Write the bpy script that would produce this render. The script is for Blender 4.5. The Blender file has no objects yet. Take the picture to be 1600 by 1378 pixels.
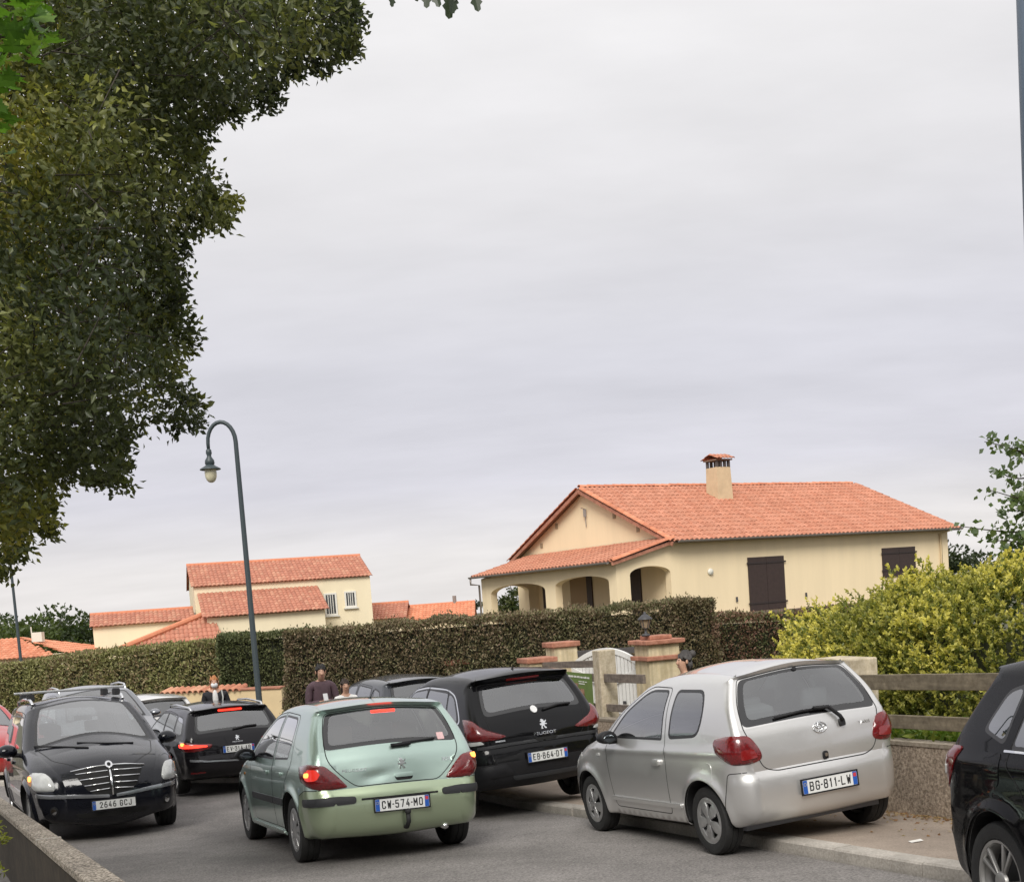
import bpy, bmesh, math, random
import numpy as np
from mathutils import Vector, Matrix
from mathutils.bvhtree import BVHTree
from mathutils.geometry import delaunay_2d_cdt

scene = bpy.context.scene
COL = scene.collection
PI = math.pi
rad = math.radians

# ------------------------------------------------------------------ camera, sky, sun, exposure
CAM_H = 1.467
cam_data = bpy.data.cameras.new('camera')
cam_data.sensor_fit = 'HORIZONTAL'
cam_data.sensor_width = 36.0
cam_data.lens = 36.0 * 1850.0 / 1600.0
cam_data.shift_y = 406.0 / 1600.0
cam_data.clip_start = 0.05
cam_data.clip_end = 3000.0
cam = bpy.data.objects.new('camera', cam_data)
COL.objects.link(cam)
cam.matrix_world = (Matrix.Translation((0, 0, CAM_H)) @ Matrix.Rotation(rad(90 - 4.77), 4, 'X')
                    @ Matrix.Rotation(rad(-4.19), 4, 'Z'))
scene.camera = cam

SUN_ELEV, SUN_AZ = 42.0, 190.0      # azimuth clockwise from +Y: behind the camera
world = bpy.data.worlds.new('World')
scene.world = world
world.use_nodes = True


def build_world():
    nt = world.node_tree
    nt.nodes.clear()
    N = nt.nodes.new
    L = nt.links.new
    out = N('ShaderNodeOutputWorld')
    bg = N('ShaderNodeBackground')
    L(bg.outputs[0], out.inputs[0])
    sky = N('ShaderNodeTexSky')
    sky.sky_type = 'NISHITA'
    sky.sun_disc = False
    sky.sun_elevation = rad(SUN_ELEV)
    sky.sun_rotation = rad(SUN_AZ)
    skym = N('ShaderNodeVectorMath'); skym.operation = 'SCALE'; skym.inputs[3].default_value = 0.20
    L(sky.outputs[0], skym.inputs[0])
    tc = N('ShaderNodeTexCoord')
    sep = N('ShaderNodeSeparateXYZ')
    L(tc.outputs['Generated'], sep.inputs[0])
    # project the view direction on a cloud layer
    zc = N('ShaderNodeMath'); zc.operation = 'MAXIMUM'; zc.inputs[1].default_value = 0.0
    L(sep.outputs[2], zc.inputs[0])
    za = N('ShaderNodeMath'); za.operation = 'ADD'; za.inputs[1].default_value = 0.22
    L(zc.outputs[0], za.inputs[0])
    dv = N('ShaderNodeCombineXYZ')
    for i in (0, 1):
        d = N('ShaderNodeMath'); d.operation = 'DIVIDE'
        L(sep.outputs[i], d.inputs[0]); L(za.outputs[0], d.inputs[1]); L(d.outputs[0], dv.inputs[i])
    mp = N('ShaderNodeMapping')
    mp.inputs['Rotation'].default_value = (0, 0, rad(14))
    mp.inputs['Scale'].default_value = (0.75, 1.6, 1)
    L(dv.outputs[0], mp.inputs[0])
    n1 = N('ShaderNodeTexNoise'); n1.inputs['Scale'].default_value = 1.1
    n1.inputs['Detail'].default_value = 6; n1.inputs['Roughness'].default_value = 0.52
    n1.inputs['Distortion'].default_value = 0.35
    L(mp.outputs[0], n1.inputs[0])
    n2 = N('ShaderNodeTexNoise'); n2.inputs['Scale'].default_value = 3.6
    n2.inputs['Detail'].default_value = 5; n2.inputs['Roughness'].default_value = 0.55
    L(mp.outputs[0], n2.inputs[0])
    mixn = N('ShaderNodeMix'); mixn.data_type = 'FLOAT'; mixn.inputs[0].default_value = 0.38
    L(n1.outputs[0], mixn.inputs[2]); L(n2.outputs[0], mixn.inputs[3])
    # brightness over elevation: pale haze at the horizon, a grey-blue band, paler and brighter above
    ramp = N('ShaderNodeValToRGB')
    e = ramp.color_ramp.elements
    e[0].position = 0.0; e[0].color = (0.80, 0.77, 0.76, 1)
    e[1].position = 1.0; e[1].color = (1.08, 1.06, 1.05, 1)
    for p, c in ((0.045, (0.80, 0.77, 0.77)), (0.10, (0.70, 0.685, 0.745)), (0.19, (0.685, 0.675, 0.725)),
                 (0.30, (0.77, 0.755, 0.77)), (0.45, (0.91, 0.895, 0.895))):
        el = ramp.color_ramp.elements.new(p); el.color = (*c, 1)
    L(zc.outputs[0], ramp.inputs[0])
    cl = N('ShaderNodeMapRange')
    cl.inputs['From Min'].default_value = 0.30; cl.inputs['From Max'].default_value = 0.72
    cl.inputs['To Min'].default_value = 0.89; cl.inputs['To Max'].default_value = 1.115
    L(mixn.outputs[0], cl.inputs[0])
    mul = N('ShaderNodeVectorMath'); mul.operation = 'SCALE'
    L(ramp.outputs[0], mul.inputs[0]); L(cl.outputs[0], mul.inputs[3])
    mix = N('ShaderNodeMix'); mix.data_type = 'RGBA'; mix.inputs[0].default_value = 0.97
    L(skym.outputs[0], mix.inputs[6]); L(mul.outputs[0], mix.inputs[7])
    L(mix.outputs[2], bg.inputs[0])
    bg.inputs[1].default_value = 0.51


build_world()

sun_data = bpy.data.lights.new('sun', 'SUN')
sun_data.energy = 1.5
sun_data.angle = rad(28)
sun_data.color = (1.0, 0.965, 0.90)
sun = bpy.data.objects.new('sun', sun_data)
COL.objects.link(sun)
_az, _el = rad(SUN_AZ), rad(SUN_ELEV)
_sd = Vector((math.sin(_az) * math.cos(_el), math.cos(_az) * math.cos(_el), math.sin(_el)))
sun.rotation_euler = _sd.to_track_quat('Z', 'Y').to_euler()
sun.location = (0, -10, 30)

scene.view_settings.view_transform = 'Standard'
scene.view_settings.look = 'None'
scene.view_settings.gamma = 1.0
scene.view_settings.exposure = 1.0
scene.view_settings.use_curve_mapping = False
scene.render.engine = 'CYCLES'
scene.cycles.max_bounces = 8
scene.cycles.transparent_max_bounces = 24


# ------------------------------------------------------------------ general helpers
def tag(o, label=None, cat=None, group=None, kind=None):
    if label: o['label'] = label
    if cat: o['category'] = cat
    if group: o['group'] = group
    if kind: o['kind'] = kind
    return o


def link(name, me, mat=None, parent=None):
    if isinstance(me, bmesh.types.BMesh):
        m = bpy.data.meshes.new(name); me.to_mesh(m); me.free(); me = m
    o = bpy.data.objects.new(name, me)
    COL.objects.link(o)
    if mat is not None:
        me.materials.clear()
        for q in (mat if isinstance(mat, (list, tuple)) else [mat]): me.materials.append(q)
    if parent: o.parent = parent
    return o


def empty(name, mw=None, parent=None):
    o = bpy.data.objects.new(name, None)
    o.empty_display_size = 0.2
    COL.objects.link(o)
    if mw is not None: o.matrix_world = mw if isinstance(mw, Matrix) else Matrix.Translation(mw)
    if parent: o.parent = parent
    return o


def mesh_np(name, V, Fc, smooth=False):
    """V (n,3), Fc list of equal-length faces as (m,k) array, or list of lists"""
    me = bpy.data.meshes.new(name)
    if isinstance(Fc, np.ndarray) and len(Fc):
        m, k = Fc.shape
        me.vertices.add(len(V)); me.vertices.foreach_set('co', np.asarray(V, np.float32).ravel())
        me.loops.add(m * k); me.loops.foreach_set('vertex_index', Fc.astype(np.int32).ravel())
        me.polygons.add(m)
        me.polygons.foreach_set('loop_start', np.arange(0, m * k, k, dtype=np.int32))
        me.polygons.foreach_set('loop_total', np.full(m, k, np.int32))
        me.update(calc_edges=True)
        me.validate()
    else:
        me.from_pydata([tuple(map(float, v)) for v in V], [], [tuple(map(int, f)) for f in Fc])
    if smooth and len(me.polygons):
        me.polygons.foreach_set('use_smooth', np.ones(len(me.polygons), bool))
    return me


class MB:
    """collects simple solids into one mesh"""
    def __init__(self): self.v, self.f, self.mi = [], [], []
    def add(self, vs, fs, mi=0):
        n = len(self.v); self.v += [tuple(v) for v in vs]
        self.f += [tuple(i + n for i in f) for f in fs]; self.mi += [mi] * len(fs); return self
    def box(self, c, s, M=None, mi=0, taper=1.0):
        x, y, z = s[0] / 2, s[1] / 2, s[2] / 2
        P = [(-x, -y, -z), (x, -y, -z), (x, y, -z), (-x, y, -z)] + [(a * taper, b * taper, z) for a, b in ((-x, -y), (x, -y), (x, y), (-x, y))]
        P = [Vector(p) for p in P]
        if M: P = [M @ p for p in P]
        c = Vector(c); P = [p + c for p in P]
        return self.add(P, [(0, 3, 2, 1), (4, 5, 6, 7), (0, 1, 5, 4), (1, 2, 6, 5), (2, 3, 7, 6), (3, 0, 4, 7)], mi)
    def bbox(self, a, b, mi=0):
        return self.box([(p + q) / 2 for p, q in zip(a, b)], [abs(q - p) for p, q in zip(a, b)], None, mi)
    def prism(self, poly, a, b, axis='z', mi=0):
        """extrude 2D polygon between a and b along axis"""
        def p3(p, t):
            return {'z': (p[0], p[1], t), 'y': (p[0], t, p[1]), 'x': (t, p[0], p[1])}[axis]
        n = len(poly)
        vs = [p3(p, a) for p in poly] + [p3(p, b) for p in poly]
        fs = [tuple(range(n - 1, -1, -1)), tuple(range(n, 2 * n))] + [(i, (i + 1) % n, n + (i + 1) % n, n + i) for i in range(n)]
        return self.add(vs, fs, mi)
    def tube(self, pts, r, n=8, mi=0, caps=True):
        pts = [Vector(p) for p in pts]
        rs = r if isinstance(r, (list, tuple)) else [r] * len(pts)
        rings = []; up = None
        for i, p in enumerate(pts):
            t = (pts[min(i + 1, len(pts) - 1)] - pts[max(i - 1, 0)]).normalized()
            if up is None:
                up = Vector((0, 0, 1)) if abs(t.z) < .9 else Vector((1, 0, 0))
            a = t.cross(up).normalized(); up = a.cross(t).normalized()
            rings.append([p + (a * math.cos(2 * PI * k / n) + up * math.sin(2 * PI * k / n)) * rs[i] for k in range(n)])
        vs = [q for rg in rings for q in rg]
        fs = [(i * n + k, i * n + (k + 1) % n, (i + 1) * n + (k + 1) % n, (i + 1) * n + k) for i in range(len(pts) - 1) for k in range(n)]
        if caps: fs += [tuple(range(n - 1, -1, -1)), tuple((len(pts) - 1) * n + k for k in range(n))]
        return self.add(vs, fs, mi)
    def lathe(self, prof, n=24, M=None, mi=0):
        """prof [(r,z)] about z"""
        vs = []
        for r, z in prof:
            for k in range(n):
                a = 2 * PI * k / n; vs.append(Vector((r * math.cos(a), r * math.sin(a), z)))
        if M: vs = [M @ v for v in vs]
        fs = [(i * n + k, i * n + (k + 1) % n, (i + 1) * n + (k + 1) % n, (i + 1) * n + k) for i in range(len(prof) - 1) for k in range(n)]
        return self.add(vs, fs, mi)
    def ico(self, c, s, sub=2, M=None, mi=0):
        bm = bmesh.new(); bmesh.ops.create_icosphere(bm, subdivisions=sub, radius=1)
        vs = [Vector((v.co.x * s[0], v.co.y * s[1], v.co.z * s[2])) for v in bm.verts]
        if M: vs = [M @ v for v in vs]
        fs = [[v.index for v in f.verts] for f in bm.faces]
        bm.free(); c = Vector(c)
        return self.add([v + c for v in vs], fs, mi)
    def mesh(self, name, smooth=False, bevel=0):
        me = bpy.data.meshes.new(name); me.from_pydata(self.v, [], self.f)
        if any(self.mi): me.polygons.foreach_set('material_index', self.mi)
        bm = bmesh.new(); bm.from_mesh(me)
        bmesh.ops.recalc_face_normals(bm, faces=bm.faces)
        if bevel:
            bmesh.ops.bevel(bm, geom=[e for e in bm.edges if len(e.link_faces) == 2 and e.calc_face_angle(0) > .5],
                            offset=bevel, segments=2, affect='EDGES', profile=.5)
        bm.to_mesh(me); bm.free()
        if smooth is True: me.polygons.foreach_set('use_smooth', np.ones(len(me.polygons), bool))
        elif smooth: me.shade_smooth_angle = None
        return me
    def build(self, name, mat, parent=None, smooth=False, bevel=0):
        me = self.mesh(name, smooth, bevel)
        return link(name, me, mat, parent)


def smooth_angle(me, deg=35):
    """smooth faces, sharp edges over an angle"""
    bm = bmesh.new(); bm.from_mesh(me)
    for f in bm.faces: f.smooth = True
    for e in bm.edges:
        e.smooth = not (len(e.link_faces) == 2 and e.calc_face_angle(0) > rad(deg))
    bm.to_mesh(me); bm.free()
    return me


# ------------------------------------------------------------------ materials
MATS = {}


def node_mat(name):
    m = bpy.data.materials.new(name); m.use_nodes = True
    nt = m.node_tree; b = nt.nodes['Principled BSDF']
    return m, nt, b


def nnode(nt, typ, **kw):
    n = nt.nodes.new(typ)
    for k, v in kw.items():
        if k in n.inputs: n.inputs[k].default_value = v
        else: setattr(n, k, v)
    return n


def simple(name, col, rough=.5, metal=0.0, coat=0.0, spec=.5, emit=None, estr=0, var=0, vscale=8, bump=0, bscale=60, coatr=.04, alpha=None):
    """principled with optional mottled colour and fine bump"""
    if name in MATS: return MATS[name]
    m, nt, b = node_mat(name)
    b.inputs['Base Color'].default_value = (*col, 1)
    b.inputs['Roughness'].default_value = rough
    b.inputs['Metallic'].default_value = metal
    b.inputs['Coat Weight'].default_value = coat
    b.inputs['Coat Roughness'].default_value = coatr
    b.inputs['Specular IOR Level'].default_value = spec
    if emit: b.inputs['Emission Color'].default_value = (*emit, 1); b.inputs['Emission Strength'].default_value = estr
    if var:
        tc = nnode(nt, 'ShaderNodeTexCoord')
        n = nnode(nt, 'ShaderNodeTexNoise', Scale=vscale, Detail=6.0, Roughness=.6)
        nt.links.new(tc.outputs['Object'], n.inputs[0])
        r = nnode(nt, 'ShaderNodeMapRange')
        r.inputs['From Min'].default_value = .3; r.inputs['From Max'].default_value = .7
        r.inputs['To Min'].default_value = 1 - var; r.inputs['To Max'].default_value = 1 + var
        nt.links.new(n.outputs[0], r.inputs[0])
        s = nnode(nt, 'ShaderNodeVectorMath', operation='SCALE'); s.inputs[0].default_value = col
        nt.links.new(r.outputs[0], s.inputs[3]); nt.links.new(s.outputs[0], b.inputs['Base Color'])
    if bump:
        tc = nnode(nt, 'ShaderNodeTexCoord')
        n = nnode(nt, 'ShaderNodeTexNoise', Scale=bscale, Detail=4.0)
        nt.links.new(tc.outputs['Object'], n.inputs[0])
        bp = nnode(nt, 'ShaderNodeBump', Strength=bump, Distance=.01)
        nt.links.new(n.outputs[0], bp.inputs['Height']); nt.links.new(bp.outputs[0], b.inputs['Normal'])
    MATS[name] = m
    return m


def paint(name, col, metal=.35, rough=.38, flake=0.0, dust=.25, spec=.5, coat=1.0):
    """car paint: tinted base under clear coat, a little road dust low down in patches"""
    m, nt, b = node_mat(name)
    b.inputs['Metallic'].default_value = metal; b.inputs['Specular IOR Level'].default_value = spec
    b.inputs['Coat Weight'].default_value = coat
    b.inputs['Coat Roughness'].default_value = .03
    tc = nnode(nt, 'ShaderNodeTexCoord')
    n = nnode(nt, 'ShaderNodeTexNoise', Scale=3.0, Detail=8.0, Roughness=.65)
    nt.links.new(tc.outputs['Object'], n.inputs[0])
    sx = nnode(nt, 'ShaderNodeSeparateXYZ'); nt.links.new(tc.outputs['Object'], sx.inputs[0])
    lo = nnode(nt, 'ShaderNodeMapRange'); lo.inputs['From Min'].default_value = .75; lo.inputs['From Max'].default_value = .2
    nt.links.new(sx.outputs[2], lo.inputs[0])
    mu = nnode(nt, 'ShaderNodeMath', operation='MULTIPLY'); nt.links.new(n.outputs[0], mu.inputs[0]); nt.links.new(lo.outputs[0], mu.inputs[1])
    mu2 = nnode(nt, 'ShaderNodeMath', operation='MULTIPLY'); mu2.inputs[1].default_value = dust
    nt.links.new(mu.outputs[0], mu2.inputs[0])
    mx = nnode(nt, 'ShaderNodeMix', data_type='RGBA')
    mx.inputs[6].default_value = (*col, 1); mx.inputs[7].default_value = (.16, .145, .125, 1)
    nt.links.new(mu2.outputs[0], mx.inputs[0]); nt.links.new(mx.outputs[2], b.inputs['Base Color'])
    r = nnode(nt, 'ShaderNodeMapRange'); r.inputs['To Min'].default_value = rough - .04; r.inputs['To Max'].default_value = rough + .08
    nt.links.new(n.outputs[0], r.inputs[0]); nt.links.new(r.outputs[0], b.inputs['Roughness'])
    return m


def glass_mat(name, tint, refl=2.0):
    m = bpy.data.materials.new(name); m.use_nodes = True
    nt = m.node_tree; nt.nodes.clear()
    out = nnode(nt, 'ShaderNodeOutputMaterial')
    tr = nnode(nt, 'ShaderNodeBsdfTransparent'); tr.inputs[0].default_value = (*tint, 1)
    gl = nnode(nt, 'ShaderNodeBsdfGlossy'); gl.inputs['Roughness'].default_value = .015; gl.inputs[0].default_value = (.95, .96, .97, 1)
    fr = nnode(nt, 'ShaderNodeFresnel', IOR=1.52)
    k = nnode(nt, 'ShaderNodeMath', operation='MULTIPLY_ADD'); k.inputs[1].default_value = refl; k.inputs[2].default_value = .13
    nt.links.new(fr.outputs[0], k.inputs[0])
    mx = nnode(nt, 'ShaderNodeMixShader')
    nt.links.new(k.outputs[0], mx.inputs[0]); nt.links.new(tr.outputs[0], mx.inputs[1]); nt.links.new(gl.outputs[0], mx.inputs[2])
    nt.links.new(mx.outputs[0], out.inputs[0])
    return m


# ------------------------------------------------------------------ the lie of the land
_gy = [-60, -20, 0, 15, 20, 25, 40, 80, 200, 900]
_gz = [4.6, 1.55, 0, -1.164, -1.40, -1.47, -1.62, -2.1, -3.2, -5.0]


def G(y):
    """road level: downhill from the camera, easing off beyond 15 m"""
    return float(np.interp(y, _gy, _gz))
# ------------------------------------------------------------------ car builder
def in_poly(P, poly):
    x, y = P[:, 0], P[:, 1]; poly = np.asarray(poly)
    c = np.zeros(len(P), bool); j = len(poly) - 1
    for i in range(len(poly)):
        xi, yi = poly[i]; xj, yj = poly[j]
        if yi != yj:
            c ^= ((yi > y) != (yj > y)) & (x < (xj - xi) * (y - yi) / (yj - yi) + xi)
        j = i
    return c


def round_poly(pts, r, n=5):
    """polygon with rounded corners; r number or list"""
    out = []; m = len(pts)
    for i in range(m):
        p0, p, p1 = (np.array(pts[k % m][:2], float) for k in (i - 1, i, i + 1))
        ri = r[i] if isinstance(r, (list, tuple)) else r
        a, b = p0 - p, p1 - p; la, lb = np.linalg.norm(a), np.linalg.norm(b)
        k = min(ri, .45 * la, .45 * lb)
        if k < 1e-4: out.append(tuple(p)); continue
        A, B = p + a / la * k, p + b / lb * k
        for t in np.linspace(0, 1, n):
            out.append(tuple((1 - t) ** 2 * A + 2 * t * (1 - t) * p + t * t * B))
    return out


def subdiv(poly, step, closed=True):
    out = []; m = len(poly)
    for i in range(m if closed else m - 1):
        a, b = np.array(poly[i], float), np.array(poly[(i + 1) % m], float)
        k = max(1, int(np.ceil(np.linalg.norm(b - a) / step)))
        for t in range(k): out.append(a + (b - a) * t / k)
    if not closed: out.append(np.array(poly[-1], float))
    return np.array(out)


def cdt(points, loops, lines=()):
    """constrained triangulation: points (n,2), loops closed polylines -> verts, tris"""
    vs = [tuple(p) for p in points]; es = []
    for lp in loops:
        n = len(vs); m = len(lp)
        vs += [tuple(p) for p in lp]
        es += [(n + i, n + (i + 1) % m) for i in range(m)]
    for ln in lines:
        n = len(vs); vs += [tuple(p) for p in ln]; es += [(n + i, n + i + 1) for i in range(len(ln) - 1)]
    r = delaunay_2d_cdt([Vector((float(a), float(b))) for a, b in vs], es, [], 0, 1e-5)
    V = np.array([tuple(v) for v in r[0]]); T = np.array([tuple(f) for f in r[2]], int)
    return V, T


def seg_dist(P, A, B):
    """distance of points to segments and the index of the nearest"""
    d = B - A; L2 = (d ** 2).sum(1) + 1e-12
    best = np.full(len(P), 1e9); idx = np.zeros(len(P), int); tt = np.zeros(len(P))
    for c in range(0, len(P), 2000):
        p = P[c:c + 2000]
        t = np.clip(((p[:, None, :] - A[None]) * d[None]).sum(2) / L2, 0, 1)
        q = A[None] + t[..., None] * d[None]
        D = ((p[:, None, :] - q) ** 2).sum(2)
        k = D.argmin(1)
        best[c:c + 2000] = np.sqrt(D[np.arange(len(p)), k]); idx[c:c + 2000] = k; tt[c:c + 2000] = t[np.arange(len(p)), k]
    return best, idx, tt


class Car:
    def __init__(self, spec, root, mats):
        self.sp = spec; self.root = root; self.m = mats
        self.profile()

    # ---- silhouette
    def profile(self):
        pr = self.sp['prof']; n = len(pr)
        P = np.array([p[:2] for p in pr], float)
        cor = [len(p) > 5 and p[5] for p in pr]
        C, R, B = [], [], []; self.s_name = {}
        acc = []
        for i in range(n - 1):
            p1, p2 = P[i], P[i + 1]
            m1 = (p2 - p1) if (i == 0 or cor[i]) else (P[i + 1] - P[i - 1]) / 2
            m2 = (p2 - p1) if (i + 2 >= n or cor[i + 1]) else (P[i + 2] - P[i]) / 2
            L = np.linalg.norm(p2 - p1)
            f = lambda m: m * min(1, L / (np.linalg.norm(m) + 1e-9))
            m1, m2 = f(m1), f(m2)
            k = max(2, int(np.ceil(L / .03)))
            for t in np.arange(k) / k:
                h = (2 * t ** 3 - 3 * t ** 2 + 1, t ** 3 - 2 * t ** 2 + t, -2 * t ** 3 + 3 * t ** 2, t ** 3 - t ** 2)
                C.append(h[0] * p1 + h[1] * m1 + h[2] * p2 + h[3] * m2)
                R.append(pr[i][2] * (1 - t) + pr[i + 1][2] * t); B.append(pr[i][3] * (1 - t) + pr[i + 1][3] * t)
            acc.append((i, len(C) - k))
        C.append(P[-1]); R.append(pr[-1][2]); B.append(pr[-1][3])
        self.C = np.array(C); self.R = np.array(R); self.B = np.array(B)
        d = np.linalg.norm(np.diff(self.C, axis=0), axis=1)
        self.S = np.concatenate([[0], np.cumsum(d)])
        for i, k in acc:
            if len(pr[i]) > 4 and pr[i][4]: self.s_name[pr[i][4]] = self.S[k]
        self.corners = [0.0] + [self.S[k] for i, k in acc if cor[i]] + [self.S[-1]]
        t = np.gradient(self.C, axis=0); t /= np.linalg.norm(t, axis=1)[:, None] + 1e-9
        self.Nn = np.stack([-t[:, 1], t[:, 0]], 1)
        # a smoothed direction for the crown of the band
        D = np.abs(self.S[:, None] - self.S[None]); wk = np.exp(-.5 * (D / .09) ** 2)
        self.Bn = wk @ self.Nn; self.Bn /= np.linalg.norm(self.Bn, axis=1)[:, None]
        # closed outline with the bottom line
        bot = subdiv([self.C[-1], self.C[0]], .06, closed=False)[1:-1]
        self.OC = np.concatenate([self.C, bot]); nb = len(bot)
        self.OR = np.concatenate([self.R, np.full(nb, .03)])
        self.ON = np.concatenate([self.Nn, np.tile([[0, -1.]], (nb, 1))])

    @staticmethod
    def table(a, sig):
        """smooth curve through control points"""
        xs = np.linspace(a[0][0] - .3, a[-1][0] + .3, 600)
        px, py = [p[0] for p in a], [p[1] for p in a]
        y = np.interp(xs, px, py)
        y = np.where(xs < px[0], py[0] + (xs - px[0]) * (py[1] - py[0]) / (px[1] - px[0]), y)
        y = np.where(xs > px[-1], py[-1] + (xs - px[-1]) * (py[-1] - py[-2]) / (px[-1] - px[-2]), y)
        k = int(3 * sig / (xs[1] - xs[0])) + 1; w = np.exp(-.5 * ((np.arange(-k, k + 1)) * (xs[1] - xs[0]) / sig) ** 2); w /= w.sum()
        y = np.convolve(np.pad(y, k, mode='edge'), w, 'valid')
        return xs, y
    def W(self, x):
        if not hasattr(self, '_w'): self._w = self.table(self.sp['W'], .10)
        return np.interp(x, *self._w)
    def Tz(self, z):
        if not hasattr(self, '_t'): self._t = self.table(self.sp['T'], .05)
        return np.interp(z, *self._t)

    def base_y(self, x, z):
        y = self.W(x) * self.Tz(z)
        for ax in (0, self.sp['wb']):
            d = np.hypot(x - ax, z - self.sp['R']) - self.Ra
            y = y + self.sp.get('flare', .018) * np.exp(-(np.maximum(d, 0) / .055) ** 2)
        for (z0, dy, w) in self.sp.get('crease', []):     # a shoulder line along the flank
            y = y + dy * np.exp(-((z - z0) / w) ** 2)
        return y

    def side(self, P, normals=False):
        """map (x,z) points on the left flank to 3D"""
        A = self.OC; Bq = np.roll(self.OC, -1, axis=0)
        d, k, t = seg_dist(P, A, Bq)
        r = self.OR[k] * (1 - t) + np.roll(self.OR, -1)[k] * t
        q = np.clip(r - d, 0, r)
        y = self.base_y(P[:, 0], P[:, 1]) - (r - np.sqrt(np.maximum(r * r - q * q, 0)))
        if not normals: return np.stack([P[:, 0], y, P[:, 1]], 1), d, k
        h = .006
        bx = (self.base_y(P[:, 0] + h, P[:, 1]) - self.base_y(P[:, 0] - h, P[:, 1])) / (2 * h)
        bz = (self.base_y(P[:, 0], P[:, 1] + h) - self.base_y(P[:, 0], P[:, 1] - h)) / (2 * h)
        on = self.ON[k] * (1 - t)[:, None] + np.roll(self.ON, -1, 0)[k] * t[:, None]
        g = np.minimum(q / np.sqrt(np.maximum(r * r - q * q, 1e-10)), 300)
        n = np.stack([-bx + g * on[:, 0], np.ones(len(P)), -bz + g * on[:, 1]], 1)
        n /= np.linalg.norm(n, axis=1)[:, None]
        return np.stack([P[:, 0], y, P[:, 1]], 1), d, k, n

    def strip(self, Q):
        """map (s,v) points, v in -1..1, on the band over nose, roof and tail"""
        s, v = Q[:, 0], Q[:, 1]
        f = lambda a: np.interp(s, self.S, a)
        cx, cz, nx, nz, r, b = f(self.C[:, 0]), f(self.C[:, 1]), f(self.Bn[:, 0]), f(self.Bn[:, 1]), f(self.R), f(self.B)
        ye = self.base_y(cx, cz) - r
        g = b * (1 - v * v) ** 2 * .55 + b * (1 - v * v) * .45
        out = np.stack([cx + nx * g, v * ye, cz + nz * g], 1)
        for (dy, dz, ry, rz, dep, sk) in self.sp.get('dents', []):
            a = (out[:, 1] - dy) + sk * (out[:, 2] - dz)
            out[:, 0] += np.where(cx < 0, dep * np.exp(-(a / ry) ** 2 - ((out[:, 2] - dz) / rz) ** 2), 0)
        return out

    def strip_n(self, Q, seg=None):
        h = .018; lo, hi = (0, self.S[-1]) if seg is None else seg
        f = lambda ds, dv: self.strip(np.stack([np.clip(Q[:, 0] + ds, lo, hi), np.clip(Q[:, 1] + dv, -1, 1)], 1))
        n = np.cross(f(h, 0) - f(-h, 0), f(0, .02) - f(0, -.02))
        if seg is not None: n[:, 1] *= np.abs(Q[:, 1]) < .999
        n /= np.linalg.norm(n, axis=1)[:, None] + 1e-12
        ref = np.stack([np.interp(Q[:, 0], self.S, self.Nn[:, 0]), np.zeros(len(Q)), np.interp(Q[:, 0], self.S, self.Nn[:, 1])], 1)
        return n * np.where((n * ref).sum(1) < 0, -1, 1)[:, None]

    def sv(self, p):
        """strip coordinate: ('rw0', +.02) or number"""
        q = p[0]
        s = q if not isinstance(q, (tuple, str)) else (self.s_name[q] if isinstance(q, str) else self.s_name[q[0]] + q[1])
        return (s, p[1])

    def build_shell(self):
        sp = self.sp; R = sp['R']; self.Ra = sp.get('Ra', R + .055)
        regs = sp['regions']
        arch = [np.array([(ax + self.Ra * math.cos(a), R + self.Ra * math.sin(a)) for a in np.linspace(0, 2 * PI, 64, endpoint=False)]) for ax in (0, sp['wb'])]
        # flank
        pts = []
        A = self.OC; Bq = np.roll(A, -1, axis=0)
        for fr in (.04, .12, .25, .42, .65, .9, 1.15):
            dd = np.maximum(self.OR * fr, .002)
            p = A - self.ON * dd[:, None]
            d, _, _ = seg_dist(p, A, Bq)
            ok = (d > dd * .85) & in_poly(p, A)
            if fr > .3: ok[1::2] = False
            pts.append(p[ok])
        gx, gz = np.meshgrid(np.arange(A[:, 0].min(), A[:, 0].max(), .055), np.arange(A[:, 1].min(), A[:, 1].max(), .045))
        g = np.stack([gx.ravel() + .02 * (np.arange(gx.size) // gx.shape[1] % 2), gz.ravel()], 1)
        d, k, _ = seg_dist(g, A, Bq)
        pts.append(g[in_poly(g, A) & (d > self.OR[k] * 1.1 + .01)])
        for ax in (0, sp['wb']):
            for q in (.008, .02, .04, .07, .11):
                a = np.linspace(-.2, PI + .2, 40); p = np.stack([ax + (self.Ra + q) * np.cos(a), R + (self.Ra + q) * np.sin(a)], 1)
                pts.append(p[in_poly(p, A)])
        side_regs = [(r, round_poly(r['poly'], r.get('round', .03))) for r in regs if r['dom'] == 'side']
        loops = [A] + arch + [subdiv(q, .035) for _, q in side_regs]
        V, T = cdt(np.concatenate(pts), loops)
        c = V[T].mean(1)
        keep = in_poly(c, A) & (np.hypot(c[:, 0], c[:, 1] - R) > self.Ra * .999) & (np.hypot(c[:, 0] - sp['wb'], c[:, 1] - R) > self.Ra * .999)
        T = T[keep]; c = c[keep]
        P3, dist, k, nrm = self.side(V, True)
        lab = np.full(len(T), -1)
        for i, (r, q) in enumerate(side_regs): lab[in_poly(c, q)] = i
        edge = dist < 5e-4
        nrm[edge] = np.stack([self.ON[k[edge], 0], np.zeros(edge.sum()), self.ON[k[edge], 1]], 1)
        parts = {}

        def put(key, P, Nq, F, mat, name, LN=None):
            parts.setdefault(key, dict(name=name, mat=mat, l=[]))['l'].append((P, Nq, F, Nq[F] if LN is None else LN))
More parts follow.
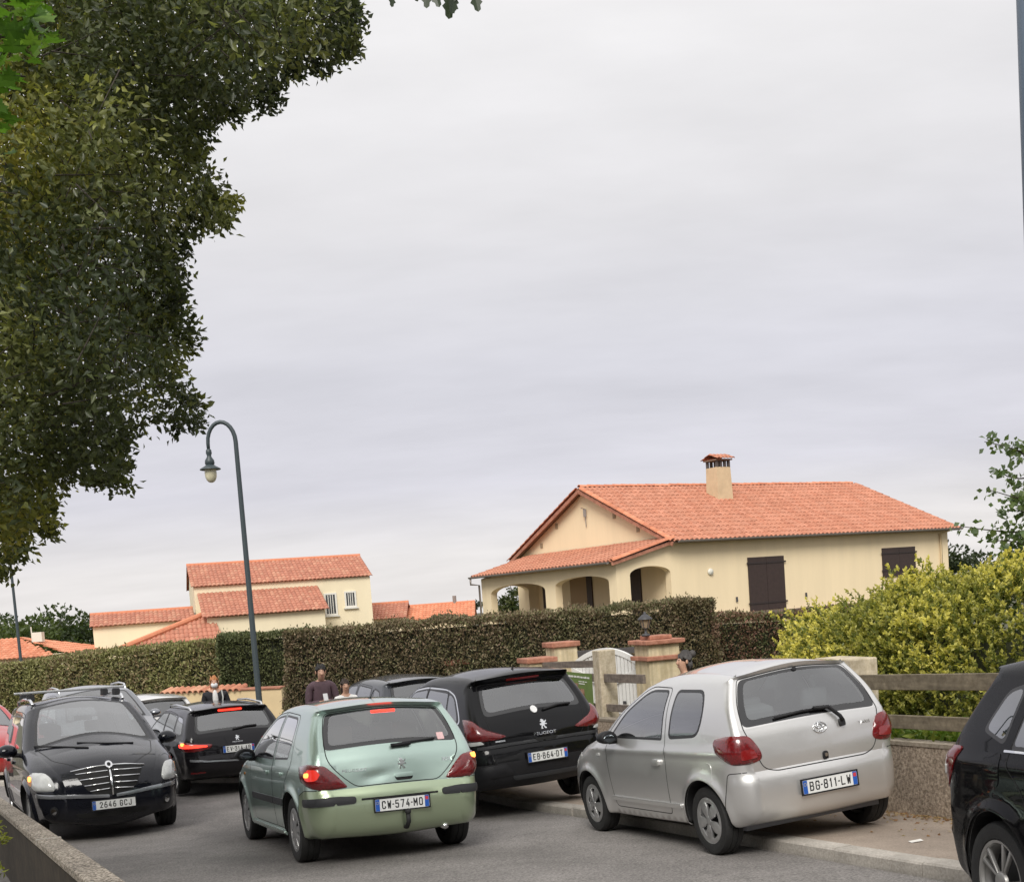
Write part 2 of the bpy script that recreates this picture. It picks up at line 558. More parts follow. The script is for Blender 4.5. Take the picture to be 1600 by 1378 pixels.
        for sgn in (1, -1):
            M = np.array([1, sgn, 1])
            for i in range(-1, len(side_regs)):
                F = T[lab == i]
                if not len(F): continue
                F = F if self.faces_out(P3, F, np.array([0, 1, 0])) == (sgn > 0) else F[:, ::-1]
                if i < 0: put('body', P3 * M, nrm * M, F, self.m['paint'], 'body')
                else:
                    r = side_regs[i][0]
                    if r.get('only', sgn) != sgn:
                        put('body', P3 * M, nrm * M, F, self.m['paint'], 'body'); continue
                    key = r['name'] if r.get('merge') else (r['name'], i, sgn)
                    put(key, P3 * M, nrm * M, F, self.m[r['mat']], r['name'])
        # band over nose, roof and tail
        K = .7
        vv = np.array([-1, -.985, -.96, -.92, -.86, -.78, -.69, -.59, -.48, -.36, -.24, -.12, 0, .12, .24, .36, .48, .59, .69, .78, .86, .92, .96, .985, 1])
        ss = self.S
        g = np.array([(s, v * K) for s in ss for v in vv])
        strip_regs = [(r, [(p[0], p[1] * K) for p in round_poly([tuple(np.array(self.sv(p)) * (1, K)) for p in r['poly']], r.get('round', .05))]) for r in regs if r['dom'] == 'strip']
        strip_regs = [(r, [(a, b / K) for a, b in q]) for r, q in strip_regs]
        rect = [(0, -K), (ss[-1], -K), (ss[-1], K), (0, K)]
        V, T = cdt(g, [subdiv(rect, 9)] + [np.clip(subdiv(q, .035), [0, -K], [ss[-1], K]) for _, q in strip_regs], [[(sc_, v * K) for v in vv] for sc_ in self.corners[1:-1]])
        c = V[T].mean(1)
        ok = np.abs(np.cross(V[T[:, 1]] - V[T[:, 0]], V[T[:, 2]] - V[T[:, 0]])) > 1e-9
        T = T[ok]; c = c[ok]
        lab = np.full(len(T), -1)
        for i, (r, q) in enumerate(strip_regs): lab[in_poly(c, q)] = i
        P3 = self.strip(V / [1, K])
        ctr = np.array([sp['wb'] / 2, 0, .6])
        nrm = self.strip_n(V / [1, K])
        e = np.abs(np.abs(V[:, 1]) - K) < 1e-5
        nn = np.stack([np.interp(V[e, 0], self.S, self.Nn[:, 0]), np.zeros(e.sum()), np.interp(V[e, 0], self.S, self.Nn[:, 1])], 1)
        nrm[e] = nn / np.linalg.norm(nn, axis=1)[:, None]
        # orient every triangle outward
        fn = np.cross(P3[T[:, 1]] - P3[T[:, 0]], P3[T[:, 2]] - P3[T[:, 0]])
        flip = (fn * nrm[T].sum(1)).sum(1) < 0
        T[flip] = T[flip][:, ::-1]
        cor_ = np.array(self.corners); sc = V[T].mean(1)[:, 0]; sg_ = np.clip(np.searchsorted(cor_, sc) - 1, 0, len(cor_) - 2)
        VL = V[T] / [1, K]                                  # loops: normals stay on their own side of a fold
        LN = self.strip_n(VL.reshape(-1, 2), (np.repeat(cor_[sg_], 3), np.repeat(cor_[sg_ + 1], 3))).reshape(-1, 3, 3)
        fn = np.cross(P3[T[:, 1]] - P3[T[:, 0]], P3[T[:, 2]] - P3[T[:, 0]])
        LN *= np.where((LN * fn[:, None]).sum(2) < 0, -1, 1)[..., None]
        for i in range(-1, len(strip_regs)):
            F = T[lab == i]
            if not len(F): continue
            if i < 0: put('body', P3, nrm, F, self.m['paint'], 'body', LN[lab == i])
            else:
                r = strip_regs[i][0]
                put(r['name'] if r.get('merge') else (r['name'], 's', i), P3, nrm, F, self.m[r['mat']], r['name'], LN[lab == i])
        # underside
        bot = np.array([self.C[-1], self.C[0]]); u = np.linspace(0, 1, 12)
        bx = bot[0, 0] + (bot[1, 0] - bot[0, 0]) * u; bz = bot[0, 1] + (bot[1, 1] - bot[0, 1]) * u
        yb = self.base_y(bx, bz) - .035
        ub = np.concatenate([np.stack([bx, s * yb, bz], 1) for s in (1, -1)])
        Fu = np.array([(i, i + 1, 13 + i, 12 + i) for i in range(11)])
        # make objects
        allV, allF, n0 = [], [], 0
        lin_v, lin_f, ln = [], [], 0
        self.parts = {}
        for key, d in parts.items():
            vs, ns, fs, lns, n = [], [], [], [], 0
            for P, Nq, F, LN in d['l']:
                lns.append(LN)
                used, inv = np.unique(F, return_inverse=True); F2 = inv.reshape(F.shape)
                vs.append(P[used]); ns.append(Nq[used]); fs.append(F2 + n); n += len(used)
            vs, ns, fs = np.concatenate(vs), np.concatenate(ns), np.concatenate(fs)
            allV.append(vs); allF.append(fs + n0); n0 += len(vs)
            isglass = 'glass' in d['mat'].name
            if not isglass:
                lin_v.append(vs - ns * .022); lin_f.append(fs[:, ::-1] + ln); ln += len(vs)
            me = mesh_np(d['name'], vs, fs, True)
            fnm = np.cross(vs[fs[:, 1]] - vs[fs[:, 0]], vs[fs[:, 2]] - vs[fs[:, 0]]); fnm /= np.linalg.norm(fnm, axis=1)[:, None] + 1e-12
            ln_ = np.concatenate(lns); bad_ = (ln_ * fnm[:, None]).sum(2) < .5
            ln_ = np.where(bad_[..., None], fnm[:, None], ln_)
            if len(me.loops) == fs.size: me.normals_split_custom_set(ln_.reshape(-1, 3).tolist())
            self.parts[key] = link(d['name'], me, d['mat'], self.root)
        link('interior_lining', mesh_np('interior_lining', np.concatenate(lin_v), np.concatenate(lin_f), True), self.m['lining'], self.root)
        link('underbody', mesh_np('underbody', ub, Fu), self.m['black'], self.root)
        Vc, Fc = np.concatenate(allV), np.concatenate(allF)
        self.bvh = BVHTree.FromPolygons([tuple(v) for v in Vc], [tuple(map(int, f)) for f in Fc])
        # panel gaps
        gv, gf = [], []

        def ribbon(loop, fmap, w, off, sgns, skip=None):
            L = subdiv(loop, .03); m = len(L)
            t = np.roll(L, -1, 0) - np.roll(L, 1, 0); t /= np.linalg.norm(t, axis=1)[:, None] + 1e-9
            nn = np.stack([-t[:, 1], t[:, 0]], 1)
            a, b = fmap(L + nn * w / 2), fmap(L - nn * w / 2)
            tan = np.roll(a, -1, 0) - np.roll(a, 1, 0)
            nr = np.cross(tan, b - a); nr /= np.linalg.norm(nr, axis=1)[:, None] + 1e-9
            o = (a - ctr); sg = np.sign((nr * o).sum(1)); nr *= sg[:, None]
            a, b = a + nr * off, b + nr * off
            for s in sgns:
                M = np.array([1, s, 1]); n = len(gv)
                sk = skip(L) if skip is not None else np.zeros(m, bool)
                gv.extend(map(tuple, a * M)); gv.extend(map(tuple, b * M))
                for i in range(m):
                    j = (i + 1) % m
                    if sk[i] or sk[j]: continue
                    gf.append((n + i, n + j, n + m + j, n + m + i))
        for r, q in side_regs:
            if r.get('seam'):
                ribbon(q, lambda Z: self.side(Z)[0], r.get('seamw', .007), .0012, [r['only']] if 'only' in r else (1, -1),
                       lambda p: ~in_poly(p, self.OC) | (seg_dist(p, A, Bq)[0] < .004))
        for r, q in strip_regs:
            if r.get('seam'):
                ribbon(q, lambda Z: self.strip(np.stack([Z[:, 0], np.clip(Z[:, 1] / K, -1, 1)], 1)), r.get('seamw', .009), .0012, (1,),
                       lambda p: np.abs(p[:, 1]) > K * .995)
        if gf: link('panel_gaps', mesh_np('panel_gaps', np.array(gv), gf, True), self.m['gap'], self.root)['kind'] = 'stuff'
        # wheel arches
        for ax in (0, sp['wb']):
            for s in (1, -1):
                a0 = math.asin(max(-.9, min(.3, (self.OC[:, 1].min() + .06 - R) / self.Ra)))
                a = np.linspace(a0, PI - a0, 28); ra = self.Ra + .004
                cxz = np.stack([ax + ra * np.cos(a), R + ra * np.sin(a)], 1); yy = self.side(cxz)[0][:, 1] - .012
                v = [(p[0], s * q, p[1]) for p, q in zip(cxz, yy)] + [(p[0], s * (yy.max() - .42), p[1]) for p in cxz]
                f = [(i, i + 1, 28 + i + 1, 28 + i) for i in range(27)] + [tuple(range(28, 56))]
                link('wheel_arch', mesh_np('wheel_arch', v, f), self.m['black'], self.root)

    @staticmethod
    def vnorm(P, T, ref=None, ctr=None):
        fn = np.cross(P[T[:, 1]] - P[T[:, 0]], P[T[:, 2]] - P[T[:, 0]])
        if ref is not None: s = np.sign((fn * ref).sum(1))
        else: s = np.sign((fn * (P[T].mean(1) - ctr)).sum(1))
        fn *= np.where(s == 0, 1, s)[:, None]
        n = np.zeros_like(P)
        for j in range(3): np.add.at(n, T[:, j], fn)
        return n / (np.linalg.norm(n, axis=1)[:, None] + 1e-12)

    @staticmethod
    def faces_out(P, F, ref):
        fn = np.cross(P[F[:, 1]] - P[F[:, 0]], P[F[:, 2]] - P[F[:, 0]])
        return (fn * ref).sum() > 0

    # ---- things laid on the shell
    def frame(self, ang):
        """ang: direction the rays come from, degrees from straight behind (0) towards the left flank (90); 180 = straight ahead"""
        a = rad(ang)
        d = Vector((math.cos(a), -math.sin(a), 0)); e = Vector((math.sin(a), math.cos(a), 0))
        return d, e

    def cast(self, h, z, d, e):
        o = e * h + Vector((0, 0, z)) - d * 6
        hit = self.bvh.ray_cast(o, d)
        return hit[0], hit[1]

    def patch(self, name, pts, ang, mat, off=.006, dome=0.0, thk=.02, rnd=.02, mirror=True, parent=None, step=.025, domew=.03, sides=(1, -1)):
        """pts: rough 3D outline on the left half; seen along ang, laid on the shell"""
        d, e = self.frame(ang)
        L = [(e.x * p[0] + e.y * p[1], p[2]) for p in pts]
        L = round_poly(L, rnd) if rnd else L
        L = subdiv(L, step)
        x0, x1, z0, z1 = L[:, 0].min(), L[:, 0].max(), L[:, 1].min(), L[:, 1].max()
        gx, gz = np.meshgrid(np.arange(x0, x1, step), np.arange(z0, z1, step))
        g = np.stack([gx.ravel(), gz.ravel()], 1)
        A, Bq = L, np.roll(L, -1, 0)
        if len(g):
            dd, _, _ = seg_dist(g, A, Bq); g = g[in_poly(g, L) & (dd > step * .4)]
        V, T = cdt(g, [L]); c = V[T].mean(1); T = T[in_poly(c, L)]
        dist, _, _ = seg_dist(V, A, Bq)
        vs, inn, bad = [], [], np.zeros(len(V), bool)
        for i, (h, z) in enumerate(V):
            p, n = self.cast(h, z, d, e)
            if p is None: bad[i] = True; p, n = Vector((0, 0, 0)), -d
            if n.dot(d) > 0: n = -n
            k = off + dome * (1 - math.exp(-(dist[i] / domew) ** 2))
            vs.append(p + n * k); inn.append(p - n * max(thk - off, .002))
        T = [t for t in T if not bad[list(t)].any()]
        cnt = {}
        for t in T:
            for a, b in ((t[0], t[1]), (t[1], t[2]), (t[2], t[0])): cnt[(a, b)] = cnt.get((a, b), 0) + 1
        n = len(V); F = [tuple(t) for t in T]; Vv = vs + inn
        for (a, b) in list(cnt):
            if (b, a) not in cnt: F.append((b, a, n + a, n + b))
        out = []
        for s in (sides if mirror else (1,)):
            bm = bmesh.new(); bv = [bm.verts.new((v.x, v.y * s, v.z)) for v in Vv]
            for f in F:
                try: bm.faces.new([bv[i] for i in f])
                except ValueError: pass
            bmesh.ops.delete(bm, geom=[v for v in bm.verts if not v.link_faces], context='VERTS')
            bmesh.ops.recalc_face_normals(bm, faces=bm.faces)
            ref = -d if s > 0 else Vector((-d.x, d.y, 0))
            if sum((f.normal.dot(ref)) * f.calc_area() for f in bm.faces) < 0:
                bmesh.ops.reverse_faces(bm, faces=bm.faces)
            me = bpy.data.meshes.new(name); bm.to_mesh(me); bm.free()
            smooth_angle(me, 75 if dome > .012 else 50)
            out.append(link(name, me, mat, parent if parent else self.root))
        return out

    def surf(self, ang, x, y, z):
        d, e = self.frame(ang)
        return self.cast(e.x * x + e.y * y, z, d, e)

    def text(self, name, txt, y, z, h, mat, ang=0, off=.003, width=None, ext=.002, parent=None, bold=0):
        """letters laid on the tail (ang 0) or nose (180), centred on y,z"""
        d, e = self.frame(ang)
        me = text_mesh(txt, h, ext, width, bold)
        for v in me.vertices:
            p, n = self.cast(e.y * y + (-v.co.x), z + v.co.y, d, e)
            if p is None: p = Vector((0, 0, 0)); n = -d
            v.co = p - d * (off + v.co.z + ext)
        return link(name, me, mat, parent or self.root)

    def plate(self, txt, z, bg, fg, ang=0, off=.012, red=True, y=0.0, tilt=0):
        d, e = self.frame(ang)
        p, n = self.surf(ang, 0, y * e.y, z)
        zz, M = Vector((0, 0, 1)), Matrix()
        # local frame: X along reading direction, Y up, Z toward the viewer
        X = -e; Zv = -d; Yv = Zv.cross(X)
        M = Matrix((X, Yv, Zv)).transposed().to_4x4()
        M = Matrix.Translation(p - d * off) @ M @ Matrix.Rotation(rad(tilt), 4, 'X')
        pl = MB().prism(round_poly([(-.26, -.055), (.26, -.055), (.26, .055), (-.26, .055)], .008, 3), -.004, .004).build('number_plate', self.m['plate'], self.root)
        pl.data.transform(M)
        st = MB().bbox((-.258, -.053, .0), (-.218, .053, .0052)).build('blue_strip', self.m['blue'], pl); st.data.transform(M)
        if red:
            st = MB().bbox((.218, -.053, .0), (.258, .053, .0052)).build('blue_strip', self.m['blue'], pl); st.data.transform(M)
            st = MB().bbox((.224, .012, .0), (.252, .042, .0062)).build('region_badge', self.m['redplain'], pl); st.data.transform(M)
        ring = MB()
        for k in range(12):
            a = 2 * PI * k / 12; ring.box((-.238 + .012 * math.cos(a), .022 + .012 * math.sin(a), .0056), (.0035, .0035, .001))
        o = ring.build('star_ring', self.m['yellow'], pl); o.data.transform(M)
        t = plate_glyphs(txt, .074, .41 if red else .40)
        t.transform(M @ Matrix.Translation((0.0 if red else .02, 0, .0050)))
        link('characters', t, self.m['ink'], pl)
        fr = MB()
        for a, b in (((-.272, -.067), (.272, -.056)), ((-.272, .056), (.272, .067)), ((-.272, -.056), (-.261, .056)), ((.261, -.056), (.272, .056))):
            fr.bbox((*a, -.01), (*b, .006))
        o = fr.build('plate_holder', self.m['plastic'], self.root); o.data.transform(M)
        return pl

    def lion(self, y, z, h, mat, ang=0):
        """a small chrome rampant animal badge"""
        pts = [(.35, 1.0), (.5, .9), (.62, .93), (.6, .8), (.72, .74), (.95, .86), (1.0, .78), (.8, .6), (.72, .55), (.98, .5), (1.0, .4), (.74, .42),
               (.6, .38), (.66, .2), (.85, .1), (.84, .0), (.58, .02), (.5, .2), (.42, .3), (.3, .22), (.28, .08), (.36, .0), (.1, .0), (.14, .14), (.2, .34),
               (.1, .42), (.02, .34), (-.02, .5), (.1, .56), (.24, .52), (.28, .66), (.12, .74), (.16, .84), (.24, .8), (.22, .94)]
        e = self.frame(ang)[1]
        P = [(0, (y - (a - .48) * h * .8 * (1 if ang == 0 else -1)), z + (b - .5) * h) for a, b in pts]
        return self.patch('badge', P, ang, mat, off=.007, thk=.008, rnd=0, mirror=False, step=.012)

    def wheels(self, style, rim_r, width=.19, cols=None):
        sp = self.sp; R = sp['R']; tr = sp['track'] / 2
        base = wheel_meshes(style, R, rim_r, width)
        for ax in (0, sp['wb']):
            for s in (1, -1):
                w = empty('wheel', None, self.root)
                w.location = (ax, s * tr, R)
                w.rotation_euler = (rad(random.uniform(0, 360)) * 0, random.uniform(0, 6), 0 if s > 0 else PI)
                if ax > 0 and sp.get('steer'): w.rotation_euler.z += sp['steer']
                for nm, me, mk in base:
                    link(nm, me, None, w)
                    if not me.materials: me.materials.append(self.m[mk])

    def mirrors(self, x, y, z, sx=.13, sy=.22, sz=.15, mat=None, glass='chrome'):
        for s in (1, -1):
            mb = MB(); mb.ico((0, 0, 0), (sx, sy / 2, sz / 2), 3)
            v = [(min(q[0], 1e9), q[1], q[2]) for q in mb.v]
            v = [(max(q[0], -sx * .45), q[1] * (1 + .15 * (q[0] / sx)), q[2] * (1 if q[2] > 0 else .8)) for q in v]
            mb.v = v
            me = mb.mesh('mirror_housing', True); smooth_angle(me, 60)
            me.transform(Matrix.Translation((x, s * (y + sy / 2 + .05), z)))
            o = link('wing_mirror', me, mat or self.m['plastic'], self.root)
            a = MB().tube([(x + .03, s * (y - .06), z - sz * .32), (x + .03, s * (y + .12), z - sz * .25)], .03, 8).build('mirror_arm', self.m['plastic'], o, True)
            q = MB(); q.ico((x - sx * .45, s * (y + sy / 2 + .05), z - .005), (.004, sy * .36, sz * .30), 2)
            q.build('mirror_glass', simple('mirror_glass', (.10, .11, .12), .08, .9), o, True)

    def seats(self, xs, z0=.5, w=.48, ys=(-.37, .37), col='seat', head=True):
        for x in xs:
            for y in ys:
                mb = MB()
                mb.box((0, 0, .30), (.13, w, .60), Matrix.Rotation(rad(-14), 3, 'Y'), taper=.86)
                mb.box((.28, 0, 0.0), (.52, w, .14))
                o = MB(); o.v, o.f, o.mi = mb.v, mb.f, mb.mi
                me = o.mesh('seat', False, .04); smooth_angle(me, 60)
                me.transform(Matrix.Translation((x, y, z0)))
                st = link('seat', me, self.m[col], self.root)
                if head:
                    hb = MB().box((-.17, 0, .74), (.09, .25, .17), Matrix.Rotation(rad(-10), 3, 'Y')).mesh('headrest', False, .035); smooth_angle(hb, 60)
                    hb.transform(Matrix.Translation((x, y, z0)))
                    link('headrest', hb, self.m[col], st)

    def cabin(self, xs_front, x_rear, xdash, z0=.45, zdash=.92, lhd=1, col='seat', hw=.62):
        self.seats([xs_front], z0, col=col)
        self.seats([x_rear], z0, .62, (-.33, .33), col=col)
        d = MB().box((xdash, 0, zdash - .18), (.42, hw * 2, .34), taper=.9).mesh('dashboard', False, .05); smooth_angle(d, 60)
        link('dashboard', d, self.m['seat'], self.root)
        f = MB().box(((x_rear + xdash) / 2 - .1, 0, z0 - .2), (xdash - x_rear + .7, hw * 2.1, .06)).build('cabin_floor', self.m['seat'], self.root)
        sw = MB(); R_ = Matrix.Translation((xdash - .30, .37 * lhd, zdash - .04)) @ Matrix.Rotation(rad(-65), 4, 'Y')
        n = 24; pts = [R_ @ Vector((.185 * math.cos(2 * PI * i / n), .185 * math.sin(2 * PI * i / n), 0)) for i in range(n + 1)]
        sw.tube(pts, .016, 8); sw.tube([R_ @ Vector((-.18, 0, 0)), R_ @ Vector((.18, 0, 0))], .02, 6); sw.tube([R_ @ Vector((0, 0, 0)), R_ @ Vector((0, 0, -.25))], .03, 6)
        sw.build('steering_wheel', self.m['black'], self.root, True)

    def wiper(self, pts, ang=0, r=.011, name='wiper', off=.02, mat='plastic'):
        q = []
        for p in pts:
            h, n = self.surf(ang, *p)
            d, e = self.frame(ang)
            q.append((h if h else Vector(p)) - d * off)
        return MB().tube(q, r, 6).build(name, self.m[mat], self.root, True)


GLYPH = {
    'A': [[(0, 0), (.5, 1), (1, 0)], [(.18, .32), (.82, .32)]], 'B': [[(0, 0), (0, 1), (.8, 1), (.95, .87), (.95, .66), (.8, .53), (0, .53)], [(.8, .53), (1, .4), (1, .13), (.82, 0), (0, 0)]],
    'C': [[(1, .75), (1, .85), (.82, 1), (.18, 1), (0, .85), (0, .15), (.18, 0), (.82, 0), (1, .15), (1, .25)]], 'D': [[(0, 0), (0, 1), (.75, 1), (1, .8), (1, .2), (.75, 0), (0, 0)]],
    'E': [[(1, 1), (0, 1), (0, 0), (1, 0)], [(0, .52), (.8, .52)]], 'G': [[(1, .75), (1, .85), (.82, 1), (.18, 1), (0, .85), (0, .15), (.18, 0), (.82, 0), (1, .15), (1, .48), (.55, .48)]],
    'J': [[(1, 1), (1, .15), (.82, 0), (.18, 0), (0, .15), (0, .28)]], 'K': [[(0, 0), (0, 1)], [(1, 1), (0, .45)], [(.3, .6), (1, 0)]], 'L': [[(0, 1), (0, 0), (1, 0)]],
    'M': [[(-.05, 0), (-.05, 1), (.5, .35), (1.05, 1), (1.05, 0)]], 'O': [[(.18, 0), (.82, 0), (1, .15), (1, .85), (.82, 1), (.18, 1), (0, .85), (0, .15), (.18, 0)]],
    'R': [[(0, 0), (0, 1), (.8, 1), (1, .87), (1, .62), (.8, .48), (0, .48)], [(.55, .48), (1, 0)]], 'T': [[(0, 1), (1, 1)], [(.5, 1), (.5, 0)]], 'V': [[(0, 1), (.5, 0), (1, 1)]],
    'W': [[(0, 1), (.2, 0), (.5, .7), (.8, 0), (1, 1)]], '1': [[(.2, .8), (.55, 1), (.55, 0)]], '2': [[(0, .75), (0, .87), (.18, 1), (.82, 1), (1, .85), (1, .66), (0, .0), (1, 0)]],
    '3': [[(0, .8), (0, .87), (.18, 1), (.82, 1), (1, .87), (1, .66), (.8, .53), (.4, .53)], [(.8, .53), (1, .4), (1, .13), (.82, 0), (.18, 0), (0, .13), (0, .22)]],
    '4': [[(.65, 1), (0, .28), (1, .28)], [(.75, .55), (.75, 0)]], '5': [[(.95, 1), (.08, 1), (.03, .55), (.8, .6), (1, .45), (1, .15), (.82, 0), (.18, 0), (0, .15)]],
    '6': [[(.9, 1), (.4, 1), (0, .5), (0, .15), (.18, 0), (.82, 0), (1, .15), (1, .42), (.82, .56), (.1, .56)]], '7': [[(0, 1), (1, 1), (.4, 0)]],
    '8': [[(.2, .53), (.05, .66), (.05, .87), (.2, 1), (.8, 1), (.95, .87), (.95, .66), (.8, .53), (.2, .53), (0, .4), (0, .13), (.18, 0), (.82, 0), (1, .13), (1, .4), (.8, .53)]],
    '-': [[(.1, .5), (.9, .5)]]}


def plate_glyphs(txt, h, width, stroke=.0100):
    mb = MB(); adv = {'-': .42, ' ': .55, '1': .8}
    tot = sum(adv.get(ch, 1.0) for ch in txt); u = width / tot; x = -width / 2
    for ch in txt:
        a = adv.get(ch, 1.0) * u
        if ch in GLYPH:
            w = a - .016 - stroke if ch != '-' else a - .012
            for pl in GLYPH[ch]:
                P = [Vector((x + a / 2 + (p[0] - .5) * w, (p[1] - .5) * (h - stroke), 0)) for p in pl]
                for i in range(len(P) - 1):
                    d = (P[i + 1] - P[i]); L = d.length; d.normalize(); n = Vector((-d.y, d.x, 0)) * stroke / 2; e = d * stroke * .42
                    q = [P[i] - e - n, P[i + 1] + e - n, P[i + 1] + e + n, P[i] - e + n]
                    up = Vector((0, 0, .0006 + .00002 * i))
                    mb.add(q + [v + up for v in q], [(3, 2, 1, 0), (4, 5, 6, 7), (0, 1, 5, 4), (1, 2, 6, 5), (2, 3, 7, 6), (3, 0, 4, 7)])
        x += a
    return mb.mesh('characters')


def text_mesh(txt, h, ext, width=None, bold=0):
    cu = bpy.data.curves.new('t', 'FONT'); cu.body = txt; cu.size = 1; cu.align_x = 'CENTER'; cu.align_y = 'CENTER'
    cu.extrude = 0; cu.offset = bold; cu.resolution_u = 4
    o = bpy.data.objects.new('t', cu); COL.objects.link(o)
    dg = bpy.context.evaluated_depsgraph_get(); me = bpy.data.meshes.new_from_object(o.evaluated_get(dg))
    bpy.data.objects.remove(o); bpy.data.curves.remove(cu)
    co = np.empty(len(me.vertices) * 3); me.vertices.foreach_get('co', co); co = co.reshape(-1, 3)
    mn, mx = co.min(0), co.max(0)
    sy = h / (mx[1] - mn[1]); sx = (width / (mx[0] - mn[0])) if width else sy
    co = (co - (mn + mx) / 2) * [sx, sy, 0]
    me.vertices.foreach_set('co', co.ravel())
    bm = bmesh.new(); bm.from_mesh(me)
    r = bmesh.ops.extrude_face_region(bm, geom=bm.faces[:])
    bmesh.ops.translate(bm, verts=[g for g in r['geom'] if isinstance(g, bmesh.types.BMVert)], vec=(0, 0, ext))
    bmesh.ops.recalc_face_normals(bm, faces=bm.faces)
    bm.to_mesh(me); bm.free()
    return me


def wheel_meshes(style, R, rr, w):
    h = w / 2; Y = Matrix.Rotation(rad(-90), 4, 'X')      # lathe axis z -> +y (outside is +y)
    ty = MB()
    prof = [(rr, -h * .75), (rr + .012, -h * .92), ((R + rr) / 2, -h), (R * .955, -h * .93), (R * .985, -h * .78), (R, -h * .6), (R, -h * .32), (R - .006, -h * .3), (R - .006, -h * .24), (R, -h * .22), (R, h * .22), (R - .006, h * .24), (R - .006, h * .3), (R, h * .32), (R, h * .6),
            (R * .985, h * .78), (R * .955, h * .93), ((R + rr) / 2, h), (rr + .012, h * .92), (rr, h * .75)]
    ty.lathe(prof, 40, Y)
    me_t = ty.mesh('tyre', True); smooth_angle(me_t, 40)
    rb = MB()
    rb.lathe([(rr + .004, -h * .7), (rr - .02, -h * .3), (rr - .03, h * .2), (rr - .012, h * .6), (rr + .006, h * .78), (rr + .004, h * .9), (rr - .01, h * .86), (rr - .016, h * .7)], 40, Y)
    bk = MB(); bk.lathe([(.001, h * .1), (rr - .02, h * .1)], 30, Y); bk.lathe([(rr * .62, h * .28), (rr * .62, h * .3), (.001, h * .3)], 30, Y)
    fc = MB()
    def sector(a0, a1, r0, r1, b0, b1, y0, y1):
        """a raised spoke between angles a0..a1 at r0 and b0..b1 at r1"""
        q = [(r0, a0), (r1, b0), (r1, b1), (r0, a1)]
        lo = [(r * math.cos(a), (y1 if r == r1 else y0) - .02, r * math.sin(a)) for r, a in q]
        hi = [(r * math.cos(a), (y1 if r == r1 else y0), r * math.sin(a)) for r, a in q]
        fc.add(lo + hi, [(0, 1, 2, 3), (4, 7, 6, 5), (0, 4, 5, 1), (1, 5, 6, 2), (2, 6, 7, 3), (3, 7, 4, 0)])
    if style == 'alloy10':
        for k in range(5):
            for o in (-.2, .2):
                c = 2 * PI * k / 5 + o
                sector(c - o * .45 - .13, c - o * .45 + .13, rr * .2, rr - .012, c - .05, c + .05, h * .82, h * .84)
        fc.lathe([(rr * .27, h * .7), (rr * .25, h * .88), (rr * .12, h * .92), (.001, h * .92)], 24, Y)
    elif style == 'star5':      # domed hub cap with a five-pointed star
        for k in range(5):
            c = 2 * PI * k / 5
            sector(c - .55, c + .55, rr * .16, rr * .62, c - .42, c + .42, h * .98, h * .95)
            sector(c - .42, c + .42, rr * .62, rr - .008, c - .22, c + .22, h * .95, h * .86)
        fc.lathe([(rr * .2, h * .9), (rr * .18, h * 1.0), (.001, h * 1.02)], 20, Y)
        fc.lathe([(rr * .78, h * .82), (rr * .8, h * .88), (rr - .002, h * .88), (rr - .002, h * .8)], 40, Y)
    elif style == 'cap9':
        fc.lathe([(rr * .45, h * .9), (rr * .3, h * .97), (.001, h * 1.0)], 30, Y)
        for k in range(9):
            c = 2 * PI * k / 9
            sector(c - .27, c + .27, rr * .42, rr - .01, c - .2, c + .2, h * .92, h * .86)
        fc.lathe([(rr * .86, h * .8), (rr * .87, h * .9), (rr - .002, h * .9), (rr - .002, h * .8)], 40, Y)
    else:                        # plain multi-spoke alloy
        n = 7
        for k in range(n):
            c = 2 * PI * k / n
            sector(c - .25, c + .25, rr * .2, rr - .01, c - .1, c + .1, h * .8, h * .82)
        fc.lathe([(rr * .26, h * .7), (rr * .24, h * .86), (.001, h * .88)], 24, Y)
    me_r = rb.mesh('rim', True); smooth_angle(me_r, 40)
    me_f = fc.mesh('wheel_cover', False, .003); smooth_angle(me_f, 40)
    return [('tyre', me_t, 'tyre'), ('rim', me_r, 'rim'), ('brake_disc', bk.mesh('brake_disc'), 'black'), ('wheel_cover', me_f, 'rim')]
# ------------------------------------------------------------------ car materials shared by all cars
def car_mats(pt, tint=(.55, .6, .58), rear_tint=None, rim=None, seat=(.055, .055, .06)):
    return dict(paint=pt, glass=glass_mat('glass_side', tint), glassr=glass_mat('glass_rear', rear_tint or tint),
                black=simple('car_black', (.012, .012, .013), .7), lining=simple('car_lining', (.22, .22, .215), .8),
                gap=simple('panel_gap', (.008, .008, .008), .8), plastic=simple('trim_plastic', (.016, .016, .018), .5, spec=.25, bump=.15, bscale=400),
                gloss=simple('gloss_black', (.008, .008, .009), .12, coat=1), chrome=simple('chrome', (.78, .79, .8), .1, 1.0),
                plate=simple('plate_white', (.72, .73, .72), .35), blue=simple('plate_blue', (.02, .10, .42), .35), ink=simple('plate_ink', (.012, .012, .014), .5),
                redplain=simple('plate_red', (.55, .05, .06), .4), yellow=simple('plate_yellow', (.7, .55, .05), .5),
                red=lamp_red(), clear=simple('lamp_clear', (.50, .51, .50), .15, coat=1, var=.18, vscale=9), amber=simple('lamp_amber', (.55, .2, .02), .15, coat=1),
                lit=simple('lamp_lit', (.7, .05, .02), .3, emit=(1, .035, .02), estr=1.3), litamber=simple('lamp_lit_amber', (.9, .35, .05), .3, emit=(1, .30, .06), estr=1.6),
                tyre=simple('tyre_rubber', (.016, .016, .016), .75, bump=.3, bscale=150, var=.3), rim=rim or simple('rim_silver', (.42, .42, .42), .35, .7, var=.25, vscale=6),
                seat=simple('seat_cloth_%d' % int(seat[0] * 1000), seat, .9), seal=simple('window_seal', (.014, .014, .015), .35), grey=simple('bumper_grey', (.035, .036, .039), .5, spec=.3, bump=.1, bscale=300))


